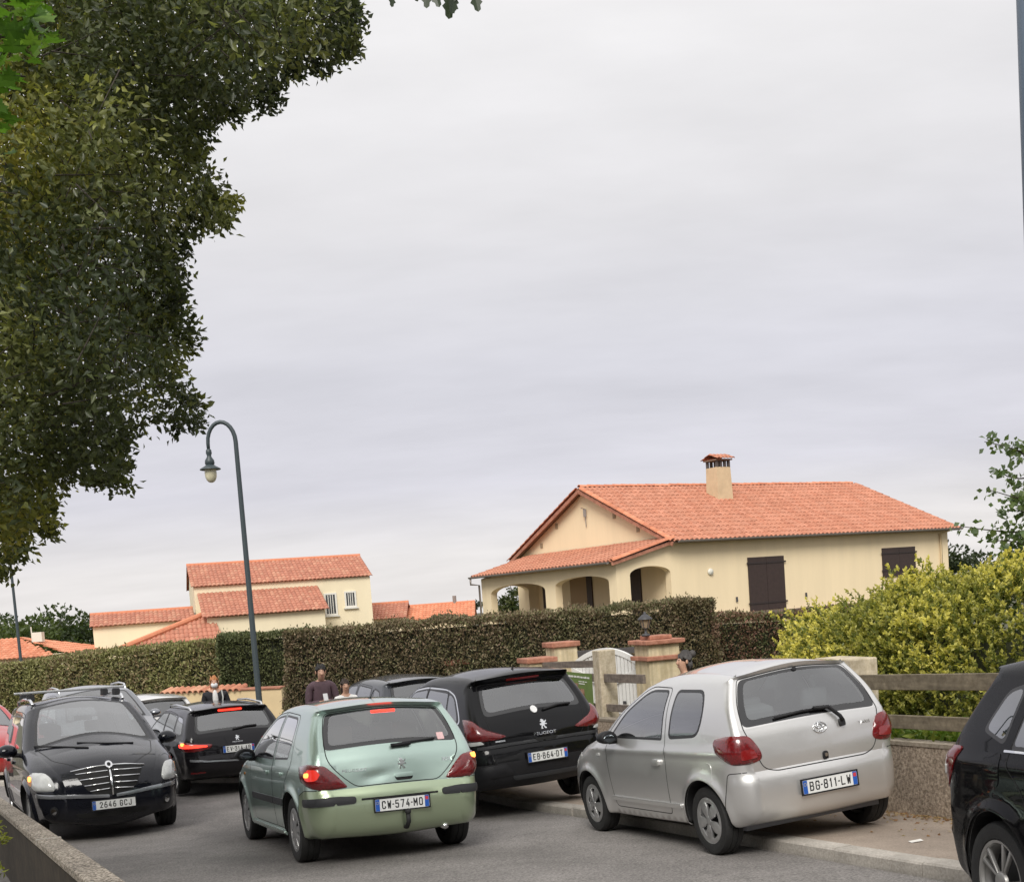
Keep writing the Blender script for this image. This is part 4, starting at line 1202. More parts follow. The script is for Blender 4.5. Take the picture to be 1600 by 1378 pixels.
# ------------------------------------------------------------------ dark people carrier facing the camera
def dark_minivan():
    pt = paint('paint_dark_blue', (.007, .008, .013), .1, .26, dust=.08, spec=.05, coat=.8)
    m = car_mats(pt, (.68, .74, .73), (.4, .42, .43), seat=(.10, .095, .10))
    root = empty('people_carrier', car_matrix(-6.95, 18.40, rad(-63.0), half=0))
    tag(root, 'dark people carrier with chrome grille and roof bars facing the camera by the low wall', 'car', 'cars on the road')
    sp = dict(wb=3.0, R=.345, Ra=.41, track=1.62, flare=.03, crease=[(.95, .008, .05)],
              prof=[(-.85, .32, .05, 0), (-1.08, .40, .12, .03), (-1.15, .6, .16, .05), (-1.16, .8, .16, .06), (-1.12, 1.0, .12, .06, 'tg0'), (-1.10, 1.10, .1, .06, 'rw0', 1),
                    (-1.03, 1.4, .08, .06), (-.95, 1.66, .07, .06, 'rw1', 1), (-.97, 1.70, .06, .05, 'spo', 1), (-.5, 1.755, .12, .06), (.5, 1.785, .13, .06), (1.3, 1.775, .13, .06),
                    (1.72, 1.71, .11, .08, 'ws1', 1), (2.12, 1.50, .09, .12), (2.72, 1.17, .10, .16, 'ws0', 1), (3.2, 1.09, .16, .10), (3.58, .985, .2, .12), (3.80, .86, .24, .15),
                    (3.885, .72, .26, .17), (3.91, .55, .26, .17), (3.90, .40, .24, .17), (3.80, .29, .14, .12), (3.5, .27, .05, 0)],
              W=[(-1.17, .86), (-.9, .93), (0, .955), (1.5, .958), (2.9, .945), (3.3, .915), (3.92, .80)],
              T=[(.25, .94), (.4, .975), (.55, .995), (.75, 1.0), (1.0, .985), (1.12, .955), (1.3, .905), (1.5, .84), (1.66, .77), (1.80, .72)])
    sp['regions'] = [
        rg('front_bumper', 'strip', [((('ws0'), 1.30), -1.2), (9, -1.2), (9, 1.2), ((('ws0'), 1.30), 1.2)], 'paint', 0, merge=True),
        rg('front_bumper', 'side', [(3.38, .1), (3.42, .66), (4.2, .66), (4.2, .1)], 'paint', .02, seam=True, merge=True),
        rg('bonnet', 'strip', [(('ws0', .03), -.93), (('ws0', .75), -.9), (('ws0', 1.13), -.55), (('ws0', 1.16), 0), (('ws0', 1.13), .55), (('ws0', .75), .9), (('ws0', .03), .93)], 'paint', .1, seam=True),
        rg('front_door', 'side', [(1.30, .36), (1.30, 1.66), (1.7, 1.63), (2.1, 1.43), (2.45, 1.2), (2.40, .36)], 'paint', .05, seam=True),
        rg('rear_door', 'side', [(.45, .36), (.35, .9), (.35, 1.66), (1.28, 1.66), (1.28, .36)], 'paint', .05, seam=True),
    ] + rear_glass(.92, .9) + windscreen(.95, .94, a=.02, b=.02) \
      + side_glass([(1.36, 1.10), (1.36, 1.61), (1.68, 1.60), (2.05, 1.41), (2.38, 1.20), (2.38, 1.11)], .04) \
      + side_glass([(.40, 1.10), (.40, 1.61), (1.27, 1.61), (1.27, 1.10)], .04) + side_glass([(-.85, 1.14), (-.75, 1.58), (.33, 1.61), (.33, 1.10)], .05, name='quarter_window')
    c = Car(sp, root, m); c.build_shell()
    # head lamps: big, rounded at the outer end, tapering towards the grille
    l = c.patch('head_lamp', [(3.74, .58, .745), (3.70, .62, .84), (3.62, .71, .915), (3.42, .86, .925), (3.30, .905, .865), (3.32, .905, .765), (3.55, .86, .69), (3.78, .62, .69)], 150, m['clear'], off=.008, dome=.02, rnd=.05)
    for k, s in ((0, 1), (1, -1)):
        c.patch('indicator', [(3.42, .86, .89), (3.33, .90, .87), (3.34, .90, .785), (3.47, .86, .745), (3.50, .84, .80)], 150, m['amber'], off=.030, thk=.006, rnd=.03, parent=l[k], sides=(s,), step=.02)
    c.patch('lit_bulb', [(3.46, .85, .87), (3.38, .885, .87), (3.38, .885, .81), (3.46, .85, .81)], 150, m['litamber'], off=.035, thk=.006, rnd=.03, parent=l[1], sides=(-1,), step=.02)
    # grille: wide at the top, narrow at the bottom, three bars and a centre rib
    gr = [(0, .43, .905), (0, .2, .935), (0, 0, .945), (0, -.2, .935), (0, -.43, .905), (0, -.30, .68), (0, -.2, .60), (0, .2, .60), (0, .30, .68)]
    c.patch('grille', gr, 180, m['gap'], off=.006, thk=.03, rnd=.03, mirror=False)
    c.wiper([p for p in gr[:5]] and [(3.9, .45, .912), (3.9, .2, .95), (3.9, 0, .958), (3.9, -.2, .95), (3.9, -.45, .912)], 180, .012, 'grille_surround', .012, 'chrome')
    for z, w in ((.875, .40), (.80, .365), (.725, .32), (.655, .26)):
        for sg in (1, -1):
            c.wiper([(3.9, sg * .03, z + .02), (3.9, sg * w * .6, z + .01), (3.9, sg * w, z)], 180, .009, 'grille_bar', .012, 'chrome')
    c.wiper([(3.9, 0, .95), (3.9, 0, .78), (3.9, 0, .59)], 180, .016, 'grille_rib', .012, 'chrome')
    c.patch('badge', [(0, .045 * math.cos(a), .955 + .04 * math.sin(a)) for a in np.linspace(0, 2 * PI, 16, endpoint=False)], 180, m['chrome'], off=.02, thk=.02, rnd=0, mirror=False, step=.012)
    c.patch('badge_centre', [(0, .022 * math.cos(a), .955 + .02 * math.sin(a)) for a in np.linspace(0, 2 * PI, 12, endpoint=False)], 180, m['gap'], off=.023, thk=.004, rnd=0, mirror=False, step=.01)
    c.patch('bumper_trim', [(3.60, .86, .665), (3.86, .5, .635), (3.92, .0, .60), (3.92, .0, .56), (3.86, .5, .585), (3.60, .86, .615)], 165, simple('trim_silver', (.30, .31, .33), .25, .6, coat=1), off=.01, dome=.012, rnd=.012)
    c.plate('2646 GCJ', .478, None, None, 180, red=False, off=.016)
    c.patch('lower_grille', [(0, .45, .385), (0, -.45, .385), (0, -.40, .325), (0, .40, .325)], 180, m['gap'], off=.004, rnd=.02, mirror=False)
    fl = c.patch('fog_lamp', [(3.8 - .0, .66 + .07 * math.cos(a) * .8, .44 + .06 * math.sin(a)) for a in np.linspace(0, 2 * PI, 14, endpoint=False)], 158, m['plastic'], off=.01, rnd=0, step=.02)
    for k, s in ((0, 1), (1, -1)):
        c.patch('fog_lens', [(3.8, .66 + .045 * math.cos(a) * .8, .44 + .04 * math.sin(a)) for a in np.linspace(0, 2 * PI, 12, endpoint=False)], 158, m['chrome'], off=.018, dome=.008, rnd=0, step=.015, parent=fl[k], sides=(s,), domew=.02)
    c.wiper([(2.8, .45, 1.17), (2.7, .10, 1.20), (2.7, -.25, 1.235)], 180, .012, 'wiper', .03); c.wiper([(2.8, -.15, 1.17), (2.7, -.45, 1.20), (2.7, -.75, 1.22)], 180, .012, 'wiper', .03)
    # roof rails and two cross bars on clamps
    for s in (1, -1):
        MB().tube([(-.8, s * .62, 1.735), (-.7, s * .63, 1.80), (.5, s * .64, 1.84), (1.3, s * .63, 1.825), (1.5, s * .62, 1.76)], .02, 8).build('roof_rail', m['chrome'], root, True)
    for x in (1.05, -.15):
        b = MB().box((x, 0, 1.93), (.075, 1.46, .035)).build('roof_bar', simple('bar_alloy', (.55, .56, .57), .35, .6), root, False, .01)
        for s in (1, -1):
            MB().prism([(-.10, 0), (.10, 0), (.06, .10), (-.06, .10)], s * .60 - .05, s * .60 + .05, 'y').build('bar_clamp', m['plastic'], b, False, .015).location = (x, 0, 1.81)
    for x in (.70, 1.58):
        c.patch('door_handle', [(x - .09, .95, 1.0), (x + .10, .95, 1.0), (x + .10, .95, .955), (x - .09, .95, .955)], 90, m['paint'], off=.024, dome=.01, rnd=.015)
    c.patch('rub_strip', [(.42, .95, .62), (2.38, .95, .62), (2.38, .95, .55), (.42, .95, .55)], 90, m['chrome'], off=.008, rnd=.01)
    c.wheels('alloy', .215, .22); c.mirrors(2.25, .88, 1.16, .12, .26, .2, mat=pt)
    c.cabin(1.45, .45, 2.38, .62, 1.12, hw=.72)
    MB().box((2.2, -.45, 1.03), (.20, .30, .20)).build('parcel', simple('parcel_red', (.45, .03, .03), .6), root, False, .03)
    rv = MB().box((1.86, 0, 1.53), (.03, .24, .07)).build('rear_view_mirror', m['black'], root, False, .01)
    return c


# ------------------------------------------------------------------ dark estate car with brake lamps on
def dark_estate():
    pt = paint('paint_near_black', (.008, .007, .009), .1, .3, dust=.08, spec=.05, coat=.7)
    m = car_mats(pt, (.30, .33, .34), (.34, .37, .38), seat=(.05, .05, .05))
    root = empty('estate_car', car_matrix(-5.02, 20.35, rad(117.0), gz=G(20.0) + .02))
    tag(root, 'dark estate car with glowing red brake lamps waiting in the road', 'car', 'cars on the road')
    sp = dict(wb=2.73, R=.322, Ra=.385, track=1.56, flare=.02, crease=[(.92, .01, .05)],
              prof=[(-.58, .27, .05, 0), (-.80, .31, .12, .03), (-.94, .42, .17, .05), (-.975, .56, .19, .06), (-.95, .68, .18, .06, 'tg0', 1), (-.93, .80, .16, .06), (-.89, .96, .11, .06), (-.86, 1.02, .09, .06, 'rw0', 1),
                    (-.70, 1.22, .075, .06), (-.56, 1.375, .065, .06, 'rw1', 1), (-.63, 1.412, .05, .05, 'spo', 1), (-.2, 1.445, .08, .04), (.6, 1.465, .09, .04), (1.15, 1.45, .09, .05),
                    (1.45, 1.40, .08, .07, 'ws1', 1), (1.9, 1.19, .075, .1), (2.38, .98, .09, .12, 'ws0', 1), (2.8, .92, .14, .08), (3.2, .82, .18, .1), (3.45, .7, .2, .12), (3.58, .55, .22, .14), (3.6, .40, .22, .14), (3.5, .26, .15, .1), (3.2, .21, .05, 0)],
              W=[(-.98, .80), (-.7, .865), (0, .895), (1.3, .90), (2.7, .89), (3.1, .86), (3.6, .75)],
              T=[(.2, .93), (.32, .965), (.46, .985), (.65, 1.0), (.85, .995), (.97, .965), (1.05, .935), (1.2, .87), (1.33, .80), (1.42, .74), (1.48, .70)])
    sp['regions'] = [
        rg('rear_bumper', 'strip', [(0, -1.2), ('tg0', -1.2), ('tg0', 1.2), (0, 1.2)], 'paint', 0, merge=True),
        rg('rear_bumper', 'side', [(-1.1, .1), (-1.1, .67), (-.55, .67), (-.42, .6), (-.38, .1)], 'paint', .03, seam=True, merge=True),
        rg('tailgate', 'strip', [(('tg0', .0), -.72), (('tg0', .10), -.90), (('rw1', -.004), -.95), (('rw1', -.004), .95), (('tg0', .1), .90), (('tg0', .0), .72)], 'paint', .06, seam=True),
        rg('rear_door', 'side', [(.34, .3), (.3, .78), (.02, .98), (.1, 1.34), (.86, 1.39), (.86, .3)], 'paint', .06, seam=True),
        rg('front_door', 'side', [(.88, .3), (.88, 1.39), (1.35, 1.37), (1.8, 1.18), (2.15, 1.0), (2.1, .3)], 'paint', .05, seam=True),
    ] + rear_glass(.95, .93, .015, .015, q=.07, qb=.05, r=.08) + windscreen() \
      + side_glass([(-.55, 1.02), (-.42, 1.25), (-.32, 1.31), (.02, 1.34), (-.04, 1.0)], .05, name='quarter_window') + side_glass([(.02, .995), (.08, 1.335), (.82, 1.37), (.82, .985)], .03) \
      + side_glass([(.9, .985), (.9, 1.37), (1.33, 1.35), (1.77, 1.165), (2.08, 1.0)], .04)
    c = Car(sp, root, m); c.build_shell()
    l = c.patch('tail_lamp', [(-.58, .88, .93), (-.80, .82, .92), (-.90, .62, .88), (-.935, .40, .86), (-.935, .42, .80), (-.92, .62, .76), (-.82, .80, .75), (-.62, .88, .80)], 38, m['red'], off=.01, dome=.018, rnd=.03)
    for k, s in ((0, 1), (1, -1)):
        c.patch('lit_bar', [(-.62, .875, .88), (-.80, .82, .885), (-.90, .60, .855), (-.92, .48, .84), (-.92, .48, .82), (-.90, .62, .815), (-.80, .82, .82), (-.64, .875, .83)], 38, m['lit'], off=.031, thk=.006, rnd=.01, parent=l[k], sides=(s,), step=.025)
        c.patch('lit_bulb', [(-.72, .855, .905), (-.80, .82, .905), (-.80, .82, .86), (-.72, .855, .86)], 38, m['litamber'], off=.034, thk=.006, rnd=.02, parent=l[k], sides=(s,), step=.02)
    c.plate('EV-314-AB', .755, None, None, off=.016)
    c.lion(0, .93, .085, m['chrome']); c.text('lettering', 'PEUGEOT', 0, .865, .018, m['chrome'], width=.17)
    c.patch('bumper_trim', [(-.80, .76, .64), (-.93, .50, .60), (-.96, 0, .575), (-.96, 0, .55), (-.93, .50, .575), (-.80, .76, .60)], 15, simple('trim_silver', (.30, .31, .33), .25, .6, coat=1), off=.008, dome=.006, rnd=.01)
    c.patch('bumper_reflector', [(-.80, .76, .42), (-.93, .55, .42), (-.93, .55, .40), (-.80, .76, .395)], 20, m['red'], off=.008, rnd=.01)
    c.patch('high_brake_lamp', [(0, .20, 1.40), (0, -.20, 1.40), (0, -.20, 1.372), (0, .20, 1.372)], 0, m['lit'], off=.01, rnd=.006, mirror=False)
    c.wiper([(0, .05, 1.07), (0, -.18, 1.10), (0, -.36, 1.10)], r=.017)
    MB().tube([(.0, 0, 1.45), (-.01, 0, 1.50)], .018, 8).tube([(-.01, 0, 1.48), (-.05, 0, 1.64)], .005, 6).build('aerial', m['plastic'], root, True)
    for s in (1, -1):
        MB().tube([(-.45, s * .60, 1.40), (-.35, s * .61, 1.455), (.6, s * .62, 1.49), (1.2, s * .61, 1.475), (1.32, s * .60, 1.42)], .018, 8).build('roof_rail', m['chrome'], root, True)
    for x in (.42, 1.1):
        c.patch('door_handle', [(x - .08, .9, .93), (x + .10, .9, .93), (x + .10, .9, .89), (x - .08, .9, .89)], 90, m['paint'], off=.022, dome=.01, rnd=.015)
    c.wheels('alloy', .215, .21); c.mirrors(1.95, .80, 1.02, mat=pt); c.cabin(1.2, .25, 2.1, .45, .94)
    return c


# ------------------------------------------------------------------ black compact cut by the right edge of the picture
def black_compact():
    pt = paint('paint_deep_black', (.003, .003, .004), 0, .25, dust=.02, spec=.02, coat=.3)
    m = car_mats(pt, (.25, .28, .30), (.3, .32, .34), seat=(.04, .04, .04), rim=simple('rim_dusty', (.36, .355, .345), .4, .6, var=.2, vscale=5))
    root = empty('compact_car', car_matrix(3.30, 6.02, rad(-85.0), half=0))
    tag(root, 'black compact car with ten-spoke alloy wheel, cut off by the right edge of the picture', 'car', 'cars on the road')
    sp = dict(wb=2.778, R=.315, Ra=.372, track=1.56, flare=.018, crease=[(.92, .012, .04), (.66, .008, .05)],
              prof=[(-.45, .25, .05, 0), (-.62, .27, .10, .03), (-.70, .40, .15, .05), (-.735, .52, .17, .06), (-.715, .585, .16, .06, 'tg0', 1), (-.655, .64, .13, .05), (-.66, .80, .12, .05), (-.655, 1.0, .10, .05), (-.63, 1.08, .09, .05, 'rw0', 1),
                    (-.48, 1.29, .075, .05), (-.335, 1.50, .065, .05, 'rw1', 1), (-.375, 1.545, .05, .045, 'spo', 1), (0, 1.585, .085, .04), (.6, 1.604, .1, .04), (1.2, 1.58, .1, .05),
                    (1.6, 1.50, .09, .07, 'ws1', 1), (2.05, 1.27, .08, .1), (2.5, 1.05, .09, .12, 'ws0', 1), (2.9, .97, .15, .08), (3.2, .87, .18, .1), (3.42, .72, .2, .12), (3.52, .55, .22, .14), (3.53, .40, .22, .14), (3.45, .26, .15, .1), (3.15, .22, .05, 0)],
              W=[(-.74, .80), (-.5, .862), (0, .885), (1.3, .889), (2.7, .88), (3.1, .85), (3.54, .74)],
              T=[(.2, .93), (.32, .965), (.46, .99), (.65, 1.0), (.85, .995), (.97, .97), (1.08, .94), (1.25, .87), (1.4, .80), (1.54, .73), (1.62, .70)])
    sp['regions'] = [
        rg('rear_bumper', 'strip', [(0, -1.2), ('tg0', -1.2), ('tg0', 1.2), (0, 1.2)], 'paint', 0, merge=True),
        rg('rear_bumper', 'side', [(-.9, .1), (-.9, .585), (-.50, .60), (-.375, .56), (-.3, .1)], 'paint', .03, seam=True, merge=True),
        rg('tailgate', 'strip', [(('tg0', .02), -.8), (('tg0', .12), -.92), (('rw1', -.004), -.95), (('rw1', -.004), .95), (('tg0', .12), .92), (('tg0', .02), .8)], 'paint', .06, seam=True),
        rg('rear_door', 'side', [(.40, .3), (.32, .8), (.12, .98), (.2, 1.45), (.96, 1.52), (.96, .3)], 'paint', .06, seam=True),
        rg('front_door', 'side', [(.98, .3), (.98, 1.52), (1.45, 1.49), (1.9, 1.28), (2.3, 1.07), (2.2, .3)], 'paint', .05, seam=True),
    ] + rear_glass(.93, .91) + windscreen() + side_glass([(-.22, 1.16), (-.08, 1.40), (.10, 1.44), (.06, 1.08)], .05, name='quarter_window') \
      + side_glass([(.13, 1.06), (.2, 1.455), (.92, 1.495), (.92, 1.05)], .03) + side_glass([(1.0, 1.05), (1.0, 1.495), (1.43, 1.47), (1.87, 1.26), (2.2, 1.07)], .04)
    sp['prof'] = [(p[0], p[1] if p[1] < .6 else .6 + (p[1] - .6) * .87, *p[2:]) for p in sp['prof']]
    for r in sp['regions']:
        if r['dom'] == 'side': r['poly'] = [(a, b if b < .6 else .6 + (b - .6) * .87) for a, b in r['poly']]
    sp['T'] = [(a if a < .6 else .6 + (a - .6) * .87, b) for a, b in sp['T']]
    c = Car(sp, root, m); c.build_shell()
    l = c.patch('tail_lamp', [(-.44, .85, 1.0), (-.60, .80, 1.0), (-.66, .66, .985), (-.67, .56, .93), (-.67, .56, .78), (-.64, .72, .73), (-.58, .81, .76), (-.50, .84, .88)], 45, m['red'], off=.008, dome=.016, rnd=.03)
    for k, s in ((0, 1), (1, -1)):
        c.patch('reversing_lens', [(-.54, .825, .895), (-.62, .77, .895), (-.66, .62, .885), (-.66, .62, .84), (-.62, .77, .845), (-.56, .82, .84)], 45, m['clear'], off=.027, thk=.006, rnd=.01, parent=l[k], sides=(s,), step=.025)
    for x in (.55, 1.2):
        c.patch('door_handle', [(x - .09, .88, .95), (x + .10, .88, .95), (x + .10, .88, .90), (x - .09, .88, .90)], 90, m['paint'], off=.024, dome=.012, rnd=.015)
    c.patch('fuel_flap', [(-.12, .88, .98), (.06, .88, .98), (.06, .88, .81), (-.12, .88, .81)], 90, m['paint'], off=.003, rnd=.03, thk=.004)
    c.patch('window_chrome', [(.08, .85, .998), (2.3, .85, .972), (2.3, .85, .960), (.08, .85, .986)], 90, m['chrome'], off=.006, rnd=.006)
    c.wheels('alloy10', .215, .205); c.mirrors(2.05, .80, 1.10, mat=pt); c.cabin(1.3, .35, 2.2, .5, 1.0)
    return c


# ------------------------------------------------------------------ plainer cars, mostly hidden
def plain_car(name, label, mw, pt, L=4.3, H=1.5, Wd=.89, wb=2.6, R=.32, tints=((.35, .38, .39), (.3, .33, .34)), rails=False, suv=False, front=False, lit=False, group='cars on the road'):
    m = car_mats(pt, *tints, seat=(.05, .05, .05))
    root = empty(name, mw); tag(root, label, 'car', group)
    ro = (L - wb) * .46; fo = L - wb - ro; k = H / 1.5; bz = .3 if suv else .25
    p = lambda x, z, r, b, *a: (x, z * k if z > .35 else z, r, b, *a)
    sp = dict(wb=wb, R=R, Ra=R + .06, track=Wd * 2 - .24, flare=.02, crease=[(.9 * k, .01, .05)],
              prof=[p(-ro * .6, bz, .05, 0), p(-ro * .85, bz + .03, .1, .03), p(-ro + .04, .40, .16, .05), p(-ro, .55, .18, .06), p(-ro + .03, .68, .17, .06, 'tg0', 1), p(-ro + .05, .85, .13, .06), p(-ro + .10, 1.02, .09, .06, 'rw0', 1),
                    p(-ro + .22, 1.22, .075, .06), p(-ro + .36, 1.40, .065, .06, 'rw1', 1), p(-ro + .29, 1.435, .05, .05, 'spo', 1), p(-ro + .7, 1.475, .09, .045), p(.45, 1.5, .1, .045), p(.95, 1.485, .1, .05),
                    p(1.3, 1.43, .09, .07, 'ws1', 1), p(1.7, 1.24, .08, .1), p(2.18, 1.0, .09, .12, 'ws0', 1), p(2.55, .94, .15, .08), p(wb + fo * .5, .82, .18, .1), p(wb + fo * .8, .7, .2, .12), p(wb + fo * .97, .55, .22, .14), p(wb + fo, .4, .22, .14), p(wb + fo * .9, bz, .15, .1), p(wb + fo * .55, bz - .04, .05, 0)],
              W=[(-ro, Wd * .9), (-ro * .7, Wd * .965), (0, Wd * .995), (1.3, Wd), (wb, Wd * .99), (wb + fo * .5, Wd * .95), (wb + fo, Wd * .84)],
              T=[(.2, .93), (.32 * k, .965), (.46 * k, .985), (.65 * k, 1.0), (.85 * k, .995), (.97 * k, .965), (1.05 * k, .935), (1.2 * k, .87), (1.35 * k, .80), (1.45 * k, .74), (1.52 * k, .70)])
    z = lambda q: q * k
    sp['regions'] = [
        rg('rear_bumper', 'strip', [(0, -1.2), ('tg0', -1.2), ('tg0', 1.2), (0, 1.2)], 'paint', 0, merge=True),
        rg('tailgate', 'strip', [(('tg0', .0), -.75), (('tg0', .12), -.92), (('rw1', -.004), -.95), (('rw1', -.004), .95), (('tg0', .12), .92), (('tg0', .0), .75)], 'paint', .06, seam=True),
        rg('rear_door', 'side', [(.34, .32), (.3, z(.78)), (.02, z(.98)), (.1, z(1.38)), (.80, z(1.43)), (.80, .32)], 'paint', .06, seam=True),
        rg('front_door', 'side', [(.82, .32), (.82, z(1.43)), (1.2, z(1.41)), (1.6, z(1.22)), (1.98, z(1.02)), (1.95, .32)], 'paint', .05, seam=True),
    ] + rear_glass(.94, .92, .015, .015, q=.07) + windscreen() \
      + side_glass([(.05, z(.99)), (.12, z(1.36)), (.77, z(1.405)), (.77, z(.98))], .04) + side_glass([(.85, z(.98)), (.85, z(1.405)), (1.18, z(1.385)), (1.57, z(1.2)), (1.9, z(1.01))], .04) \
      + side_glass([(-ro + .34, z(1.04)), (-ro + .48, z(1.30)), (-.02, z(1.36)), (-.06, z(1.0))], .05, name='quarter_window')
    c = Car(sp, root, m); c.build_shell()
    c.patch('tail_lamp', [(-ro + .3, Wd * .98, z(.96)), (-ro + .14, Wd * .9, z(.97)), (-ro + .06, Wd * .7, z(.90)), (-ro + .05, Wd * .6, z(.76)), (-ro + .1, Wd * .8, z(.74)), (-ro + .28, Wd * .98, z(.82))], 40, m['lit'] if lit else m['red'], off=.01, dome=.016, rnd=.03)
    c.patch('head_lamp', [(wb + fo * .7, Wd * .62, z(.74)), (wb + fo * .5, Wd * .88, z(.8)), (wb + fo * .25, Wd * .96, z(.77)), (wb + fo * .5, Wd * .9, z(.65)), (wb + fo * .8, Wd * .62, z(.62))], 145, m['clear'], off=.008, rnd=.03)
    c.patch('grille', [(0, .4, z(.62)), (0, -.4, z(.62)), (0, -.32, z(.5)), (0, .32, z(.5))], 180, m['gap'], off=.006, rnd=.03, mirror=False)
    c.wiper([(0, .05, z(1.07)), (0, -.18, z(1.09)), (0, -.38, z(1.09))], r=.014)
    c.patch('bumper_strip', [(-ro + .1, Wd * .88, z(.58)), (-ro, .4, z(.59)), (-ro, 0, z(.59)), (-ro, 0, z(.53)), (-ro, .4, z(.53)), (-ro + .1, Wd * .88, z(.52))], 12, m['grey'], off=.01, rnd=.015)
    if rails:
        for s in (1, -1):
            MB().tube([(-ro + .55, s * Wd * .66, z(1.43)), (-ro + .65, s * Wd * .67, z(1.5) + .01), (.4, s * Wd * .69, z(1.5) + .05), (.95, s * Wd * .68, z(1.5) + .03), (1.1, s * Wd * .67, z(1.44))], .02, 8).build('roof_rail', m['chrome'], root, True)
    for x in (.42, 1.05):
        c.patch('door_handle', [(x - .08, Wd, z(.92)), (x + .10, Wd, z(.92)), (x + .10, Wd, z(.88)), (x - .08, Wd, z(.88))], 90, m['paint'], off=.022, dome=.01, rnd=.015)
    c.wheels('alloy', R * .67, .21); c.mirrors(1.75, Wd * .9, z(1.03), mat=pt); c.cabin(1.1, .15, 1.95, .48 * k, .95 * k, hw=.64)
    return c
# ------------------------------------------------------------------ ground, road, pavement
def ray_px(x, y):
    """view direction through a pixel of the 1600-wide photograph (for sizing the crown of the near tree)"""
    M = cam.matrix_world.to_3x3()
    return M @ Vector(((x - 800) / 1850.0, (1095.0 - y) / 1850.0, -1.0))


def at_px(x, y, Y):
    d = ray_px(x, y); return Vector((0, 0, CAM_H)) + d * (Y / d.y)


def mat_asphalt():
    m, nt, b = node_mat('asphalt')
    tc = nnode(nt, 'ShaderNodeTexCoord')
    n1 = nnode(nt, 'ShaderNodeTexNoise', Scale=48.0, Detail=5.0, Roughness=.75); n2 = nnode(nt, 'ShaderNodeTexNoise', Scale=.8, Detail=8.0, Roughness=.65)
    n3 = nnode(nt, 'ShaderNodeTexVoronoi', Scale=140.0)
    for n in (n1, n2, n3): nt.links.new(tc.outputs['Object'], n.inputs[0])
    r = nnode(nt, 'ShaderNodeValToRGB'); e = r.color_ramp.elements
    e[0].position = .36; e[0].color = (.105, .098, .094, 1); e[1].position = .66; e[1].color = (.33, .308, .292, 1)
    nt.links.new(n1.outputs[0], r.inputs[0])
    mr = nnode(nt, 'ShaderNodeMapRange'); mr.inputs['From Min'].default_value = .3; mr.inputs['From Max'].default_value = .7; mr.inputs['To Min'].default_value = .72; mr.inputs['To Max'].default_value = 1.25
    nt.links.new(n2.outputs[0], mr.inputs[0])
    s = nnode(nt, 'ShaderNodeVectorMath', operation='SCALE'); nt.links.new(r.outputs[0], s.inputs[0]); nt.links.new(mr.outputs[0], s.inputs[3])
    # old patches, tar cracks and stains
    vc = nnode(nt, 'ShaderNodeTexVoronoi', feature='DISTANCE_TO_EDGE', Scale=.55); wp = nnode(nt, 'ShaderNodeTexNoise', Scale=3.0, Detail=5.0)
    wm = nnode(nt, 'ShaderNodeVectorMath', operation='MULTIPLY_ADD'); wm.inputs[1].default_value = (.5, .5, 0)
    nt.links.new(tc.outputs['Object'], wp.inputs[0]); nt.links.new(wp.outputs['Color'], wm.inputs[0]); nt.links.new(tc.outputs['Object'], wm.inputs[2]); nt.links.new(wm.outputs[0], vc.inputs[0])
    cr = nnode(nt, 'ShaderNodeMapRange'); cr.inputs['From Min'].default_value = .002; cr.inputs['From Max'].default_value = .014; cr.inputs['To Min'].default_value = .86; cr.inputs['To Max'].default_value = 1
    nt.links.new(vc.outputs[0], cr.inputs[0])
    n4 = nnode(nt, 'ShaderNodeTexNoise', Scale=.35, Detail=3.0); nt.links.new(tc.outputs['Object'], n4.inputs[0])
    st = nnode(nt, 'ShaderNodeMapRange'); st.inputs['From Min'].default_value = .52; st.inputs['From Max'].default_value = .62; st.inputs['To Min'].default_value = 1; st.inputs['To Max'].default_value = .82
    nt.links.new(n4.outputs[0], st.inputs[0])
    mm = nnode(nt, 'ShaderNodeMath', operation='MULTIPLY'); nt.links.new(cr.outputs[0], mm.inputs[0]); nt.links.new(st.outputs[0], mm.inputs[1])
    s2 = nnode(nt, 'ShaderNodeVectorMath', operation='SCALE'); nt.links.new(s.outputs[0], s2.inputs[0]); nt.links.new(mm.outputs[0], s2.inputs[3])
    nt.links.new(s2.outputs[0], b.inputs['Base Color']); b.inputs['Roughness'].default_value = .88
    bp = nnode(nt, 'ShaderNodeBump', Strength=.6, Distance=.006); nt.links.new(n3.outputs[0], bp.inputs['Height']); nt.links.new(bp.outputs[0], b.inputs['Normal'])
    return m


